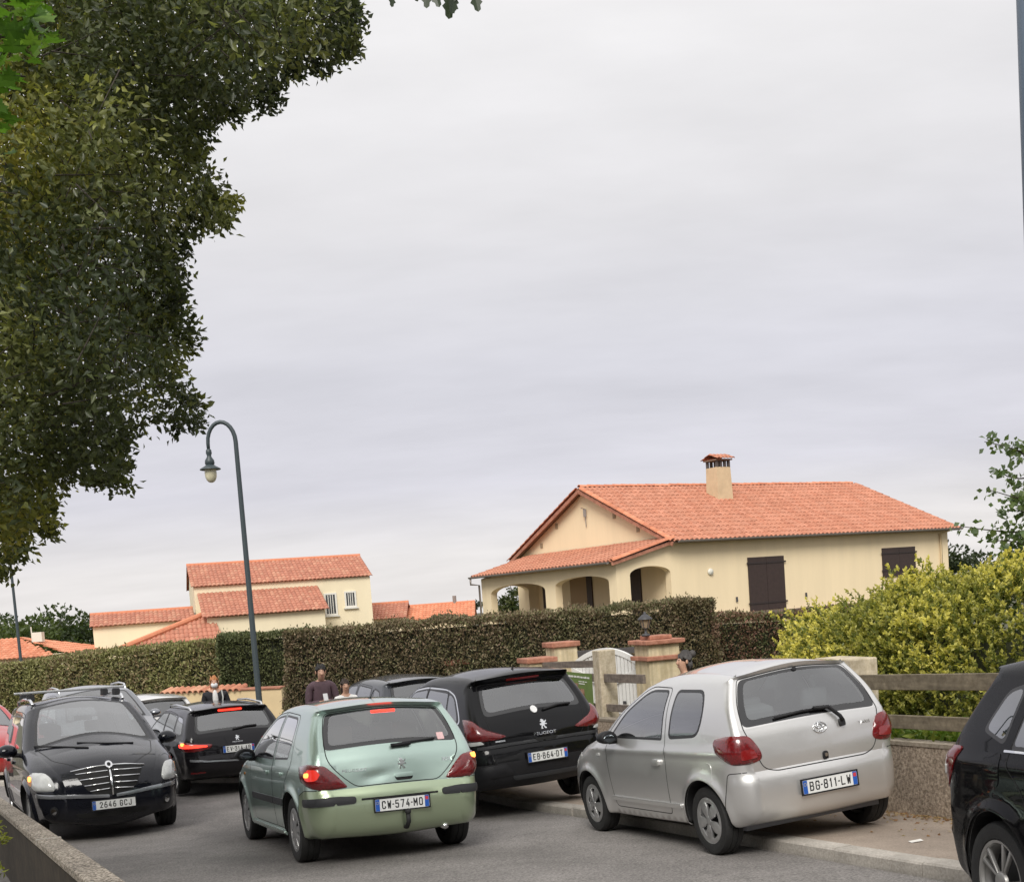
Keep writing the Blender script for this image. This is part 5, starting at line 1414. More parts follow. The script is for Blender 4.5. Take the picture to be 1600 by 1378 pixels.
def mat_speckle(name, c0, c1, scale=60, big=1.5, bump=.5, rough=.9, dist=.01, streak=None, lo=.35, hi=.65, amp=(.7, 1.2)):
    m, nt, b = node_mat(name)
    tc = nnode(nt, 'ShaderNodeTexCoord')
    n1 = nnode(nt, 'ShaderNodeTexNoise', Scale=float(scale), Detail=5.0, Roughness=.7); n2 = nnode(nt, 'ShaderNodeTexNoise', Scale=float(big), Detail=6.0, Roughness=.6)
    nt.links.new(tc.outputs['Object'], n1.inputs[0])
    if streak:
        mp = nnode(nt, 'ShaderNodeMapping'); mp.inputs['Scale'].default_value = streak
        nt.links.new(tc.outputs['Object'], mp.inputs[0]); nt.links.new(mp.outputs[0], n2.inputs[0])
    else: nt.links.new(tc.outputs['Object'], n2.inputs[0])
    r = nnode(nt, 'ShaderNodeValToRGB'); e = r.color_ramp.elements
    e[0].position = lo; e[0].color = (*c0, 1); e[1].position = hi; e[1].color = (*c1, 1)
    nt.links.new(n1.outputs[0], r.inputs[0])
    mr = nnode(nt, 'ShaderNodeMapRange'); mr.inputs['From Min'].default_value = .3; mr.inputs['From Max'].default_value = .7; mr.inputs['To Min'].default_value = amp[0]; mr.inputs['To Max'].default_value = amp[1]
    nt.links.new(n2.outputs[0], mr.inputs[0])
    s = nnode(nt, 'ShaderNodeVectorMath', operation='SCALE'); nt.links.new(r.outputs[0], s.inputs[0]); nt.links.new(mr.outputs[0], s.inputs[3])
    nt.links.new(s.outputs[0], b.inputs['Base Color']); b.inputs['Roughness'].default_value = rough
    bp = nnode(nt, 'ShaderNodeBump', Strength=bump, Distance=dist); nt.links.new(n1.outputs[0], bp.inputs['Height']); nt.links.new(bp.outputs[0], b.inputs['Normal'])
    MATS[name] = m
    return m


M_ASPH = mat_asphalt()
M_PAVE = mat_speckle('pavement', (.27, .22, .18), (.42, .345, .28), 70, 1.1, .4)
M_KERB = mat_speckle('kerb_concrete', (.34, .31, .27), (.50, .465, .42), 50, 2.0, .3)
M_EARTH = mat_speckle('earth', (.05, .045, .03), (.10, .10, .05), 20, .4, .6)
M_PEBBLE = mat_speckle('pebble_concrete', (.19, .145, .105), (.50, .41, .32), 34, 1.4, .9, .95, .02, None, .38, .64)
M_WALLDARK = mat_speckle('stained_render', (.024, .017, .011), (.055, .041, .026), 9, 1.0, .3, .95, .01, (2.2, 2.2, .5))
M_COPING = mat_speckle('exposed_aggregate', (.10, .08, .06), (.60, .53, .44), 55, 2.0, 1.0, .9, .02, None, .44, .57)


def sheet(name, rows, mat, dz=0.0, zf=None):
    """rows: list of (left_xy, right_xy) from near to far"""
    V, F = [], []; n = 10
    for a, b in rows:
        for k in range(n + 1):
            t = k / n; x, y = a[0] + (b[0] - a[0]) * t, a[1] + (b[1] - a[1]) * t
            V.append((x, y, (zf(x, y) if zf else G(y)) + dz))
    for i in range(len(rows) - 1):
        for k in range(n):
            q = i * (n + 1) + k; F.append((q, q + 1, q + n + 2, q + n + 1))
    return tag(link(name, mesh_np(name, V, F, True), mat), kind='structure')


# kerb line on the right of the road: straight along the parked cars, bending left beyond them
KERB = [(7.85, -5.0), (5.27, 1.6), (2.713, 8.10), (.754, 13.28), (-.109, 15.27), (-.95, 17.2), (-2.1, 18.9), (-3.9, 20.6), (-6.5, 22.0), (-10.5, 23.6), (-16, 26.2), (-30, 34)]


def kerb_xy(s):
    """point and direction at arc length s along the kerb"""
    acc = 0
    for i in range(len(KERB) - 1):
        a, b = Vector(KERB[i]), Vector(KERB[i + 1]); L = (b - a).length
        if s <= acc + L or i == len(KERB) - 2: return a + (b - a) * ((s - acc) / L), (b - a).normalized()
        acc += L


KL = sum((Vector(KERB[i + 1]) - Vector(KERB[i])).length for i in range(len(KERB) - 1))
sheet('ground', [((-600, y), (600, y)) for y in (-60, -20, 0, 5, 10, 15, 20, 25, 32, 40, 60, 80, 120, 200, 400, 900)], M_EARTH, -.06)
_ys = list(np.arange(-6, 36, 1.0))


def kerb_x(y): return float(np.interp(y, [p[1] for p in KERB], [p[0] for p in KERB]))
def lwall_x(y): return -1.9 - (y - 5.6) * .508 + .02


road_rows = []
for y in _ys:
    road_rows.append(((lwall_x(y) - .3 if y < 14 else lwall_x(14) - .3 - (y - 14) * 1.7, y), (kerb_x(y) - .02 if y > -5 else 7.8, y)))
sheet('road', road_rows, M_ASPH)

kroot = tag(empty('kerb', (0, 0, 0)), kind='structure')
proot_rows = []
s = 0.0; i = 0
while s < min(KL, 46):
    L = 1.0
    p, d = kerb_xy(s + L / 2); n = Vector((d.y, -d.x))
    sl = (G(p.y + .5 * d.y) - G(p.y - .5 * d.y)) / 1.0
    mb = MB(); g = .004
    prof = [(0, -.12), (0, .085), (.012, .10), (.17, .104), (.17, -.12)]
    vs = []
    for t in (-L / 2 + g, L / 2 - g):
        for a, z in prof: vs.append((p.x + d.x * t + n.x * a, p.y + d.y * t + n.y * a, G(p.y) + sl * t + z + .003 * math.sin(i * 2.1)))
    k = len(prof)
    mb.add(vs, [tuple(range(k)), tuple(range(2 * k - 1, k - 1, -1))] + [(q, (q + 1) % k, k + (q + 1) % k, k + q) for q in range(k)])
    mb.build('kerbstone', M_KERB, kroot)
    s += L; i += 1
# joint filler under the stones and the pavement behind them
rows = []
for y in _ys:
    if y < 17:
        rows.append(((kerb_x(y) + .15 if y > -5 else 8.0, y), (3.55 - (y - 10.75) * .338 + .05, y)))
sheet('pavement', rows, M_PAVE, .10)
sheet('forecourt', [((kerb_x(y) + .16, y), (6.0, y)) for y in np.arange(15.9, 26, 1.0)], M_PAVE, .095, lambda x, y: G(y) + .12 * min(1, max(0, (y - 16) / 3)))


# ------------------------------------------------------------------ the low wall along the pavement, rail fence and posts
def fl(y): return 3.55 - (y - 10.75) * .338           # x of the fence line at y
def wall_top(y): return -.07 - .042 * (y - 10.9)


FD = Vector((-.320, .947, 0)).normalized(); FN = Vector((FD.y, -FD.x, 0))     # along the fence away from camera; normal away from the road


def along_box(mb, y0, y1, z0, z1, off0, off1, zf0=None, zf1=None):
    """box following the fence line between y0..y1; z0,z1 functions of y"""
    vs = []
    for y in (y0, y1):
        for o, z in ((off0, z0(y)), (off1, z0(y)), (off1, z1(y)), (off0, z1(y))):
            vs.append((fl(y) + FN.x * o, y + FN.y * o, z))
    mb.add(vs, [(0, 1, 2, 3), (7, 6, 5, 4), (0, 4, 5, 1), (1, 5, 6, 2), (2, 6, 7, 3), (3, 7, 4, 0)])
    return mb


w = empty('low_wall', (fl(10), 10, G(10))); tag(w, 'low pebbly concrete wall along the pavement below the wooden rails', 'wall')
INV = w.matrix_world.inverted()


def under(o, parent):
    """parent an object built in world coordinates"""
    o.parent = parent; o.matrix_parent_inverse = parent.matrix_world.inverted(); return o


mb = MB(); ys = np.arange(3.0, 19.01, 1.0)
for a, b in zip(ys[:-1], ys[1:]): along_box(mb, a, b, lambda y: G(y) - .1, lambda y: wall_top(y) - .035, 0, .18)
under(mb.build('wall_body', M_PEBBLE), w)
mb = MB()
for a, b in zip(ys[:-1], ys[1:]): along_box(mb, a, b, lambda y: wall_top(y) - .034, wall_top, -.008, .19)
under(mb.build('wall_top', mat_speckle('wall_top_concrete', (.20, .165, .12), (.36, .31, .25), 30, 2, .5)), w)

M_RAIL = mat_speckle('weathered_rail', (.13, .105, .07), (.24, .20, .14), 12, 2.5, .35, .85, .01, (1, 1, 9))
M_RAILG = mat_speckle('grey_rail', (.13, .105, .085), (.22, .18, .15), 12, 2.5, .35, .85, .01, (1, 1, 9))
M_POST = mat_speckle('concrete_post', (.42, .35, .24), (.62, .54, .41), 14, 2.0, .4, .9, .01, (3, 3, .6))
fence = tag(empty('rail_fence', (fl(10), 10.0, wall_top(10))), 'two weathered horizontal wooden rails in front of the yellow-green shrub', 'fence')
for (zc, hgt, sl, spans) in ((.485, .145, .045, ((3.0, 5.6), (5.62, 8.3), (8.32, 11.47))), (.118, .125, .045, ((3.0, 5.6), (5.62, 8.3), (8.32, 11.47)))):
    for a, b in spans:
        f0 = lambda y: zc - hgt / 2 - sl * (y - 10.6); f1 = lambda y: zc + hgt / 2 - sl * (y - 10.6)
        o = along_box(MB(), a, b, f0, f1, .03, .07).build('rail', M_RAIL, None, False, .006); under(o, fence)
for y in (5.6, 8.3):
    o = along_box(MB(), y - .06, y + .06, lambda q: wall_top(q) - .2, lambda q: .60 - .045 * (q - 10.6), .072, .17).build('post', M_RAIL, None, False, .006); under(o, fence)

pil = along_box(MB(), 11.43, 12.02, lambda y: G(y), lambda y: .675, -.03, .28).build('concrete_pillar', M_POST, None, False, .015)
tag(pil, 'pale concrete pillar behind the roof of the silver hatchback', 'pillar')

# barrier before the white gate: a square concrete post and three rails
gb = tag(empty('rail_barrier', (1.43, 17.97, G(18))), 'weathered rails on a pale concrete post in front of the white gate', 'fence')
o = MB().box((1.44, 17.97, -.30), (.27, .27, 1.88), Matrix.Rotation(math.atan2(FD.y, FD.x), 3, 'Z')).build('post', M_POST, None, False, .012); under(o, gb)


def rail_between(a, b, h, t, mat, name, parent):
    a, b = Vector(a), Vector(b); d = (b - a); L = d.length; d.normalize(); n = Vector((d.y, -d.x, 0)).normalized(); u = n.cross(d) * -1
    u = d.cross(n) if d.cross(n).z > 0 else n.cross(d)
    mb = MB(); vs = []
    for p in (a, b):
        for q, z in ((-t / 2, -h / 2), (t / 2, -h / 2), (t / 2, h / 2), (-t / 2, h / 2)): vs.append(p + n * q + u * z)
    mb.add(vs, [(0, 1, 2, 3), (7, 6, 5, 4), (0, 4, 5, 1), (1, 5, 6, 2), (2, 6, 7, 3), (3, 7, 4, 0)])
    return under(mb.build(name, mat, None, False, .004), parent)


rail_between((.60, 20.9, .31), (1.33, 18.25, .425), .11, .05, M_RAILG, 'rail', gb)
rail_between((.78, 19.9, .165), (1.86, 16.45, .265), .125, .05, M_RAILG, 'rail', gb)
rail_between((.80, 19.9, -.31), (2.0, 16.0, -.15), .11, .05, M_RAILG, 'rail', gb)

# banner on the barrier
bn = tag(empty('banner', (1.12, 18.9, -.2)), 'green printed banner tied to the rails right of the black crossover', 'banner')
A, B = Vector((.955, 19.45, 0)), Vector((1.315, 18.28, 0)); D = (B - A).normalized(); NB = Vector((-D.y, D.x, 0)) * -1
NB = Vector((-.947, -.32, 0))


def on_banner(u, z, o): return A + D * u + Vector((0, 0, z)) + NB * (.06 + o)


def banner_quad(name, u0, u1, z0, z1, o, mat, parent):
    vs = [on_banner(u0, z0, o), on_banner(u1, z0, o), on_banner(u1, z1, o), on_banner(u0, z1, o)]
    vs += [v - NB * .004 for v in vs]
    return under(MB().add(vs, [(0, 1, 2, 3), (7, 6, 5, 4), (0, 4, 5, 1), (1, 5, 6, 2), (2, 6, 7, 3), (3, 7, 4, 0)]).build(name, mat), parent)


banner_quad('sheet', 0, 1.22, -.22, .27, 0, simple('banner_green', (.13, .20, .045), .6, var=.1), bn)
mph = mat_speckle('banner_photo', (.03, .02, .02), (.45, .25, .16), 5, 3, 0, .6)
banner_quad('picture', .30, .86, -.18, .02, .006, mph, bn); banner_quad('picture', .34, .60, .03, .10, .006, mph, bn)
# printed lines too small to read: short white dashes of uneven length
M_BW = simple('banner_white', (.75, .75, .7), .6); rb_ = random.Random(4)
for zz, u0, u1, hh in ((.205, .10, 1.12, .030), (.135, .64, 1.0, .016), (.10, .64, .9, .016)):
    u = u0
    while u < u1:
        w_ = rb_.uniform(.02, .075); banner_quad('printed_line', u, min(u + w_, u1), zz - hh / 2, zz + hh / 2 * rb_.uniform(.6, 1), .006, M_BW, bn); u += w_ + rb_.choice((.012, .012, .035))

# ------------------------------------------------------------------ gate pillars with terracotta caps, white gate
M_CREAM = mat_speckle('cream_stained', (.50, .41, .25), (.62, .53, .36), 6, 2.0, .15, .9, .006, (5, 5, .35))
M_TERRA = mat_speckle('terracotta_cap', (.33, .13, .08), (.48, .225, .15), 14, 3, .3, .8)
GA = math.atan2(FD.y, FD.x)


def gate_pillar(label, x, y, wd, dp, zt, caps, z0=None):
    r = tag(empty('gate_pillar', (x, y, G(y))), label, 'pillar', 'gate pillars')
    z0 = G(y) - .1 if z0 is None else z0
    Rm = Matrix.Rotation(GA, 3, 'Z')
    for k, (za, zb, ww) in enumerate(caps):
        o = MB().box((x, y, (za + zb) / 2), (dp + .10 + ww, wd + .10 + ww, zb - za), Rm).build('terracotta_cap', M_TERRA, None, False, .015); under(o, r)
    o = MB().box((x, y, (z0 + zt) / 2), (dp, wd, zt - z0), Rm).build('pillar_body', M_CREAM, None, False, .01); under(o, r)
    return r


gate_pillar('two-tier cream pillar with terracotta caps and a lantern, right of the white gate', 2.47, 19.75, .56, .56, .60, [(.335, .41, .02), (.60, .675, .06), (.675, .745, -.26)])
gate_pillar('cream pillar with one terracotta cap, left of the white gate', .97, 21.7, .45, .45, .585, [(.585, .68, .0)])
gate_pillar('lower cream wall end with terracotta cap behind the crossover roof', .50, 21.15, .50, .50, .36, [(.36, .45, -.02)])
gate_pillar('short cream pillar with terracotta cap above the dark car behind the crossover', -1.17, 25.0, .42, .42, .24, [(.24, .345, .02)])

ln = tag(empty('pillar_lantern', (2.29, 19.6, .745)), 'small black lantern with a peaked hood on the two-tier gate pillar', 'lantern')
M_IRON = simple('lantern_iron', (.05, .05, .055), .5)
Tl = lambda o: under(o, ln)
Tl(MB().lathe([(.001, .74), (.07, .74), (.07, .77), (.02, .79), (.018, .86), (.05, .88), (.001, .885)], 12, Matrix.Translation((2.29, 19.6, 0))).build('stem', M_IRON, None, True))
Tl(MB().lathe([(.055, .88), (.095, 1.02), (.094, 1.022), (.001, 1.022)], 6, Matrix.Translation((2.29, 19.6, 0))).build('glass_body', simple('lantern_glass', (.32, .24, .16), .2), None))
fr = MB()
for k in range(6):
    a = 2 * PI * k / 6; fr.tube([(2.29 + .058 * math.cos(a), 19.6 + .058 * math.sin(a), .88), (2.29 + .099 * math.cos(a), 19.6 + .099 * math.sin(a), 1.025)], .007, 5)
Tl(fr.build('frame_bars', M_IRON))
Tl(MB().lathe([(.125, 1.02), (.12, 1.035), (.05, 1.095), (.02, 1.11), (.018, 1.14), (.001, 1.15)], 12, Matrix.Translation((2.29, 19.6, 0))).build('hood', M_IRON, None, True))

gt = tag(empty('white_gate', (1.7, 20.7, G(20.7))), 'white slatted garden gate with a curved top between two cream pillars', 'gate')
M_WHITE = simple('gate_white', (.72, .72, .70), .45, var=.06, vscale=3)
g0, g1 = Vector((1.13, 21.35, 0)), Vector((2.26, 20.05, 0)); gd = (g1 - g0).normalized(); gl = (g1 - g0).length


def gate_top(t): return .20 + .30 * math.sin(PI * t) ** .8


nsl = 20
for k in range(nsl):
    t = (k + .5) / nsl; p = g0 + gd * (gl * t)
    o = MB().box((p.x, p.y, (gate_top(t) - 1.1) / 2), (gl / nsl * .72, .02, gate_top(t) + 1.1), Matrix.Rotation(math.atan2(gd.y, gd.x), 3, 'Z')).build('slat', M_WHITE); under(o, gt)
pts = [g0 + gd * (gl * t) + Vector((0, 0, gate_top(t) + .01)) for t in np.linspace(0, 1, 17)]
for pa, pb in zip(pts[:-1], pts[1:]): pass
mb = MB(); prev = None; vs = []
for p in pts:
    for q, z in ((-.03, -.05), (.03, -.05), (.03, .04), (-.03, .04)): vs.append(p + Vector((-gd.y, gd.x, 0)) * q + Vector((0, 0, z)))
mb.add(vs, [(0, 1, 2, 3), tuple(64 + k for k in (3, 2, 1, 0))] + [(4 * i + k, 4 * i + (k + 1) % 4, 4 * i + 4 + (k + 1) % 4, 4 * i + 4 + k) for i in range(16) for k in range(4)])
under(mb.build('curved_rail', M_WHITE), gt)
off = Vector((gd.y, -gd.x, 0)) * .035
for (ta, za, tb, zb) in ((.5, -.12, .98, .17), (.02, .17, .5, -.12), (0, -.55, 1, -.55)):
    rail_between(g0 + gd * (gl * ta) + off + Vector((0, 0, za)), g0 + gd * (gl * tb) + off + Vector((0, 0, zb)), .09, .03, M_WHITE, 'brace', gt)
for t in (.26, .74):
    p = g0 + gd * (gl * t) + off; under(MB().box((p.x, p.y, -.40), (.07, .015, .05), Matrix.Rotation(math.atan2(gd.y, gd.x), 3, 'Z')).build('gate_handle', M_IRON), gt)
bar = rail_between((1.25, 22.4, .40), (2.45, 21.8, .425), .11, .06, simple('dark_bar', (.07, .065, .065), .6), 'dark_wooden_bar', gt)

# cream wall with a coping of clay tiles
cw = tag(empty('cream_wall', (-6.8, 28.2, G(28))), 'cream rendered wall with a coping of clay tiles behind the lamp post', 'wall')
a, b = Vector((-8.5, 29.0, 0)), Vector((-5.28, 27.55, 0)); d = (b - a).normalized(); L = (b - a).length
o = MB().box(((a.x + b.x) / 2, (a.y + b.y) / 2, -.95), (L, .22, 1.62), Matrix.Rotation(math.atan2(d.y, d.x), 3, 'Z')).build('wall_body', simple('cream_render', (.66, .52, .31), .9, var=.08, vscale=2, bump=.2, bscale=80)); under(o, cw)
nt_ = int((L - 1.2) / .17) + 1
prof = [(.085 * math.cos(t), .075 * math.sin(t)) for t in np.linspace(0, PI, 7)]
vs = []
for yy, zz, sc in ((-.19, 0, 1.0), (.19, .085, .85)):
    vs += [(q[0] * sc, yy, zz + q[1]) for q in prof] + [(q[0] * sc * .82, yy, zz + q[1] * .8 - .002) for q in prof]
n7 = 7
fs = [(k, k + 1, 14 + k + 1, 14 + k) for k in range(6)] + [(7 + k + 1, 7 + k, 21 + k, 21 + k + 1) for k in range(6)] + [(k + 1, k, 7 + k, 7 + k + 1) for k in range(6)]
tile_me = mesh_np('coping_tile', vs, fs, True)
tile_cols = [simple('clay_%d' % i, c, .85, var=.2, vscale=12) for i, c in enumerate(((.46, .20, .12), (.52, .27, .17), (.38, .15, .09)))]
tile_mes = []
for mt in tile_cols: q = tile_me.copy(); q.materials.append(mt); tile_mes.append(q)
for k in range(nt_):
    p = a + d * (k * .17 + .1)
    o = link('coping_tile', random.choice(tile_mes)); o.matrix_world = Matrix.Translation((p.x, p.y, -.15 + random.uniform(-.006, .006))) @ Matrix.Rotation(math.atan2(d.y, d.x) + random.uniform(-.03, .03), 4, 'Z'); under(o, cw)
o = MB().box((b.x - .57, b.y + .255, -.115), (1.26, .30, .05), Matrix.Rotation(math.atan2(d.y, d.x), 3, 'Z')).build('flat_coping', M_TERRA, None, False, .01); under(o, cw)

# ------------------------------------------------------------------ low wall at the lower left, by the photographer
lw = tag(empty('garden_wall', (-3, 8, G(8))), 'dark stained garden wall with a pale aggregate coping at the lower left', 'wall')
mb, mc = MB(), []
LD = Vector((-.453, .891, 0))
def lwp(t, o, z): p = Vector((-1.9, 5.6, 0)) + LD * t + Vector((LD.y, -LD.x, 0)) * -o; return (p.x, p.y, G(p.y) + z)
ts = np.arange(-6, 11.1, 1.0)
for t0, t1 in zip(ts[:-1], ts[1:]):
    vs = [lwp(t, o, z) for t in (t0, t1) for o, z in ((.012, -.6), (.145, -.6), (.145, .655), (.012, .655))]
    mb.add(vs, [(0, 1, 2, 3), (7, 6, 5, 4), (0, 4, 5, 1), (1, 5, 6, 2), (2, 6, 7, 3), (3, 7, 4, 0)])
under(mb.build('wall_body', M_WALLDARK), lw)
for t0, t1 in ((-6, -3.9), (-3.895, -1.6), (-1.595, .6), (.605, 2.9), (2.905, 5.0), (5.005, 7.2), (7.205, 9.3), (9.305, 11)):
    vs = []
    n_ = 6
    prof = [(0, .655), (0, .692), (.008, .70), (.152, .70), (.16, .692), (.16, .655)]
    for t in np.linspace(t0 + .002, t1 - .002, n_): vs += [lwp(t, o, z) for o, z in prof]
    q = MB().add(vs, [tuple(range(5, -1, -1)), tuple(range((n_ - 1) * 6, n_ * 6))] + [(i * 6 + k, i * 6 + (k + 1) % 6, i * 6 + 6 + (k + 1) % 6, i * 6 + 6 + k) for i in range(n_ - 1) for k in range(6)])
    under(q.build('coping_slab', M_COPING), lw)
# the mortar line across the coping
vs = [lwp(t, o, z) for t in (2.89, 2.92) for o, z in ((-.002, .66), (.162, .66), (.162, .704), (-.002, .704))]
under(MB().add(vs, [(0, 1, 2, 3), (7, 6, 5, 4), (0, 4, 5, 1), (1, 5, 6, 2), (2, 6, 7, 3), (3, 7, 4, 0)]).build('mortar_joint', M_KERB), lw)


# ------------------------------------------------------------------ street lamps
def street_lamp(x, y, label, arm=(-.52), h=5.2, z0=None):
    z0 = G(y) + .1 if z0 is None else z0
    r = tag(empty('street_lamp', (x, y, z0)), label, 'street lamp', 'street lamps')
    M = simple('lamp_green_grey', (.040, .055, .062), .45, bump=.05)
    top = h - abs(arm) / 2 - .12
    pts = [(x, y, z0), (x, y, z0 + 1.1), (x, y, z0 + 1.15), (x, y, top - .5)]
    rs = [.075, .068, .058, .044]
    for t in np.linspace(0, PI, 13):
        pts.append((x + arm / 2 - arm / 2 * math.cos(t), y, top + abs(arm) / 2 * math.sin(t) + .12 * math.sin(t))); rs.append(.042 - .008 * t / PI)
    pts.append((x + arm, y, top - .12)); rs.append(.03)
    under(MB().tube(pts, rs, 14).build('pole', M, None, True), r)
    under(MB().lathe([(.11, 0), (.11, .05), (.085, .12), (.078, .5), (.001, .5)], 16, Matrix.Translation((x, y, z0))).build('base_sleeve', M, None, True), r)
    zc = top - .12
    hood = under(MB().lathe([(.03, .02), (.05, .0), (.055, -.06), (.04, -.10), (.045, -.13), (.085, -.19), (.09, -.25), (.075, -.27), (.11, -.30), (.19, -.345), (.195, -.36), (.185, -.365), (.10, -.335), (.001, -.33)], 28, Matrix.Translation((x + arm, y, zc))).build('lamp_hood', M, None, True), r)
    smooth_angle(hood.data, 45)
    under(MB().lathe([(.105, -.34), (.112, -.42), (.105, -.50), (.08, -.56), (.045, -.595), (.001, -.605)], 20, Matrix.Translation((x + arm, y, zc))).build('lamp_globe', simple('lamp_globe', (.62, .58, .42), .3, var=.1), None, True), r)
    return r


street_lamp(-4.80, 22.5, 'tall swan-neck street lamp rising above the dark estate car')
street_lamp(-17.24, 42.0, 'distant street lamp pole at the left edge, its top in the tree leaves', z0=G(42), h=5.4)
pp = tag(empty('roadside_pole', (3.215, 7.0, G(7))), 'blue-grey metal pole cut by the upper right edge of the picture', 'pole')
mb = MB().tube([(3.215, 7.0, G(7)), (3.215, 7.0, G(7) + 8.2)], [.085, .06], 20)
under(mb.build('pole', simple('pole_blue_grey', (.10, .135, .185), .45), None, True), pp)
under(MB().lathe([(.14, .1), (.14, .13), (.10, .16), (.095, .55), (.001, .55)], 18, Matrix.Translation((3.215, 7.0, G(7)))).build('base_flange', MATS['pole_blue_grey'], None, True), pp)
# ------------------------------------------------------------------ houses
def attr_mat(name, rough=.85, bump=.2, bscale=30.0, var=.15, vscale=6.0):
    """surface whose own colour is stored face by face (tiles, leaves)"""
    m, nt, b = node_mat(name)
    at = nnode(nt, 'ShaderNodeAttribute', attribute_name='col')
    tc = nnode(nt, 'ShaderNodeTexCoord'); n = nnode(nt, 'ShaderNodeTexNoise', Scale=vscale, Detail=6.0, Roughness=.65)
    nt.links.new(tc.outputs['Object'], n.inputs[0])
    mr = nnode(nt, 'ShaderNodeMapRange'); mr.inputs['From Min'].default_value = .3; mr.inputs['From Max'].default_value = .7; mr.inputs['To Min'].default_value = 1 - var; mr.inputs['To Max'].default_value = 1 + var
    nt.links.new(n.outputs[0], mr.inputs[0])
    s = nnode(nt, 'ShaderNodeVectorMath', operation='SCALE'); nt.links.new(at.outputs['Color'], s.inputs[0]); nt.links.new(mr.outputs[0], s.inputs[3])
    nt.links.new(s.outputs[0], b.inputs['Base Color']); b.inputs['Roughness'].default_value = rough
    if bump:
        n2 = nnode(nt, 'ShaderNodeTexNoise', Scale=bscale, Detail=4.0); nt.links.new(tc.outputs['Object'], n2.inputs[0])
        bp = nnode(nt, 'ShaderNodeBump', Strength=bump, Distance=.01); nt.links.new(n2.outputs[0], bp.inputs['Height']); nt.links.new(bp.outputs[0], b.inputs['Normal'])
    return m


M_TILE = attr_mat('roof_tiles')


def set_face_col(me, cols):
    """cols (faces,3) -> corner colour attribute"""
    a = me.attributes.new('col', 'FLOAT_COLOR', 'FACE')
    c = np.ones((len(me.polygons), 4), np.float32); c[:, :3] = cols[:len(me.polygons)]
    a.data.foreach_set('color', c.ravel())


def tile_roof(name, P0, U, Vv, L, H, parent, palette, wave=.21, row=.36, amp=.035, clip=None, rng=None):
    """wavy clay-tile slope: P0 lower corner, U along the eave, Vv up the slope (unit vectors)"""
    rng = rng or np.random.default_rng(5)
    P0, U, Vv = (np.array(q, float) for q in (P0, U, Vv)); Nn = np.cross(U, Vv); Nn /= np.linalg.norm(Nn)
    if Nn[2] < 0: Nn = -Nn
    nw, nr = max(1, int(round(L / wave))), max(1, int(round(H / row)))
    wave, row = L / nw, H / nr; k = 6
    us = np.arange(nw * k + 1) / k * wave; pu = np.abs(np.sin(np.arange(nw * k + 1) / k * PI)) ** .8 * amp
    V, F, C = [], [], []; pal = np.array(palette)
    jit = rng.normal(0, .0025, (nr, nw))
    for r in range(nr):
        base = len(V) // 1
        tc = pal[rng.integers(0, len(pal), nw)] * rng.uniform(.93, 1.07, (nw, 1))
        n = len(us)
        wi = np.minimum(np.arange(n) // k, nw - 1)
        for (v, dz) in ((r * row - .03, .024), ((r + 1) * row + .01, 0.0)):
            h = pu + dz + jit[r][wi]
            V.append(P0 + us[:, None] * U + v * Vv + h[:, None] * Nn)
        V.append(P0 + us[:, None] * U + (r * row - .03) * Vv + (pu * .6 - .005)[:, None] * Nn)      # the front lip of the row
        b0 = 3 * r * n
        i = np.arange(n - 1)
        F.append(np.stack([b0 + i, b0 + i + 1, b0 + n + i + 1, b0 + n + i], 1)); C.append(tc[wi[:-1]])
        F.append(np.stack([b0 + 2 * n + i, b0 + 2 * n + i + 1, b0 + i + 1, b0 + i], 1)); C.append(tc[wi[:-1]] * .8)
    V, F, C = np.concatenate(V), np.concatenate(F), np.concatenate(C)
    if clip is not None:
        c = V[F].mean(1) - P0; uv = np.stack([c @ U, c @ Vv], 1); ok = in_poly(uv, clip); F, C = F[ok], C[ok]
        used, inv = np.unique(F, return_inverse=True); V = V[used]; F = inv.reshape(F.shape)
    me = mesh_np(name, V, F, False); set_face_col(me, C)
    me.polygons.foreach_set('use_smooth', np.ones(len(me.polygons), bool))
    smooth_angle(me, 40)
    o = link(name, me, M_TILE); o['kind'] = 'stuff'
    return under(o, parent) if parent else o


def wall_panel(name, outline, holes, O, U, N_, thick, mat, parent):
    """flat wall in the plane O + x*U + z*Z with openings; N_ points inwards"""
    loops = [subdiv(outline, 3.0)] + [np.array(h) for h in holes]
    V, T = cdt(np.zeros((0, 2)), loops); c = V[T].mean(1); ok = in_poly(c, outline)
    for h in holes: ok &= ~in_poly(c, h)
    T = T[ok]; n = len(V)
    O, U, N_ = Vector(O), Vector(U), Vector(N_)
    P = [O + U * float(a) + Vector((0, 0, float(b))) for a, b in V]; vs = P + [p + N_ * thick for p in P]
    cnt = {}
    for t in T:
        for a, b in ((t[0], t[1]), (t[1], t[2]), (t[2], t[0])): cnt[(a, b)] = 1
    F = [tuple(t) for t in T] + [tuple(n + i for i in t[::-1]) for t in T] + [(b, a, n + a, n + b) for (a, b) in cnt if (b, a) not in cnt]
    o = MB().add(vs, F).build(name, mat)
    return under(o, parent)


def arch(x0, x1, z0, zs, zt, n=14):
    """opening with a low arched head"""
    xm, hw = (x0 + x1) / 2, (x1 - x0) / 2
    return [(x0, z0), (x1, z0)] + [(xm + hw * math.cos(t), zs + (zt - zs) * math.sin(t)) for t in np.linspace(0, PI, n)]


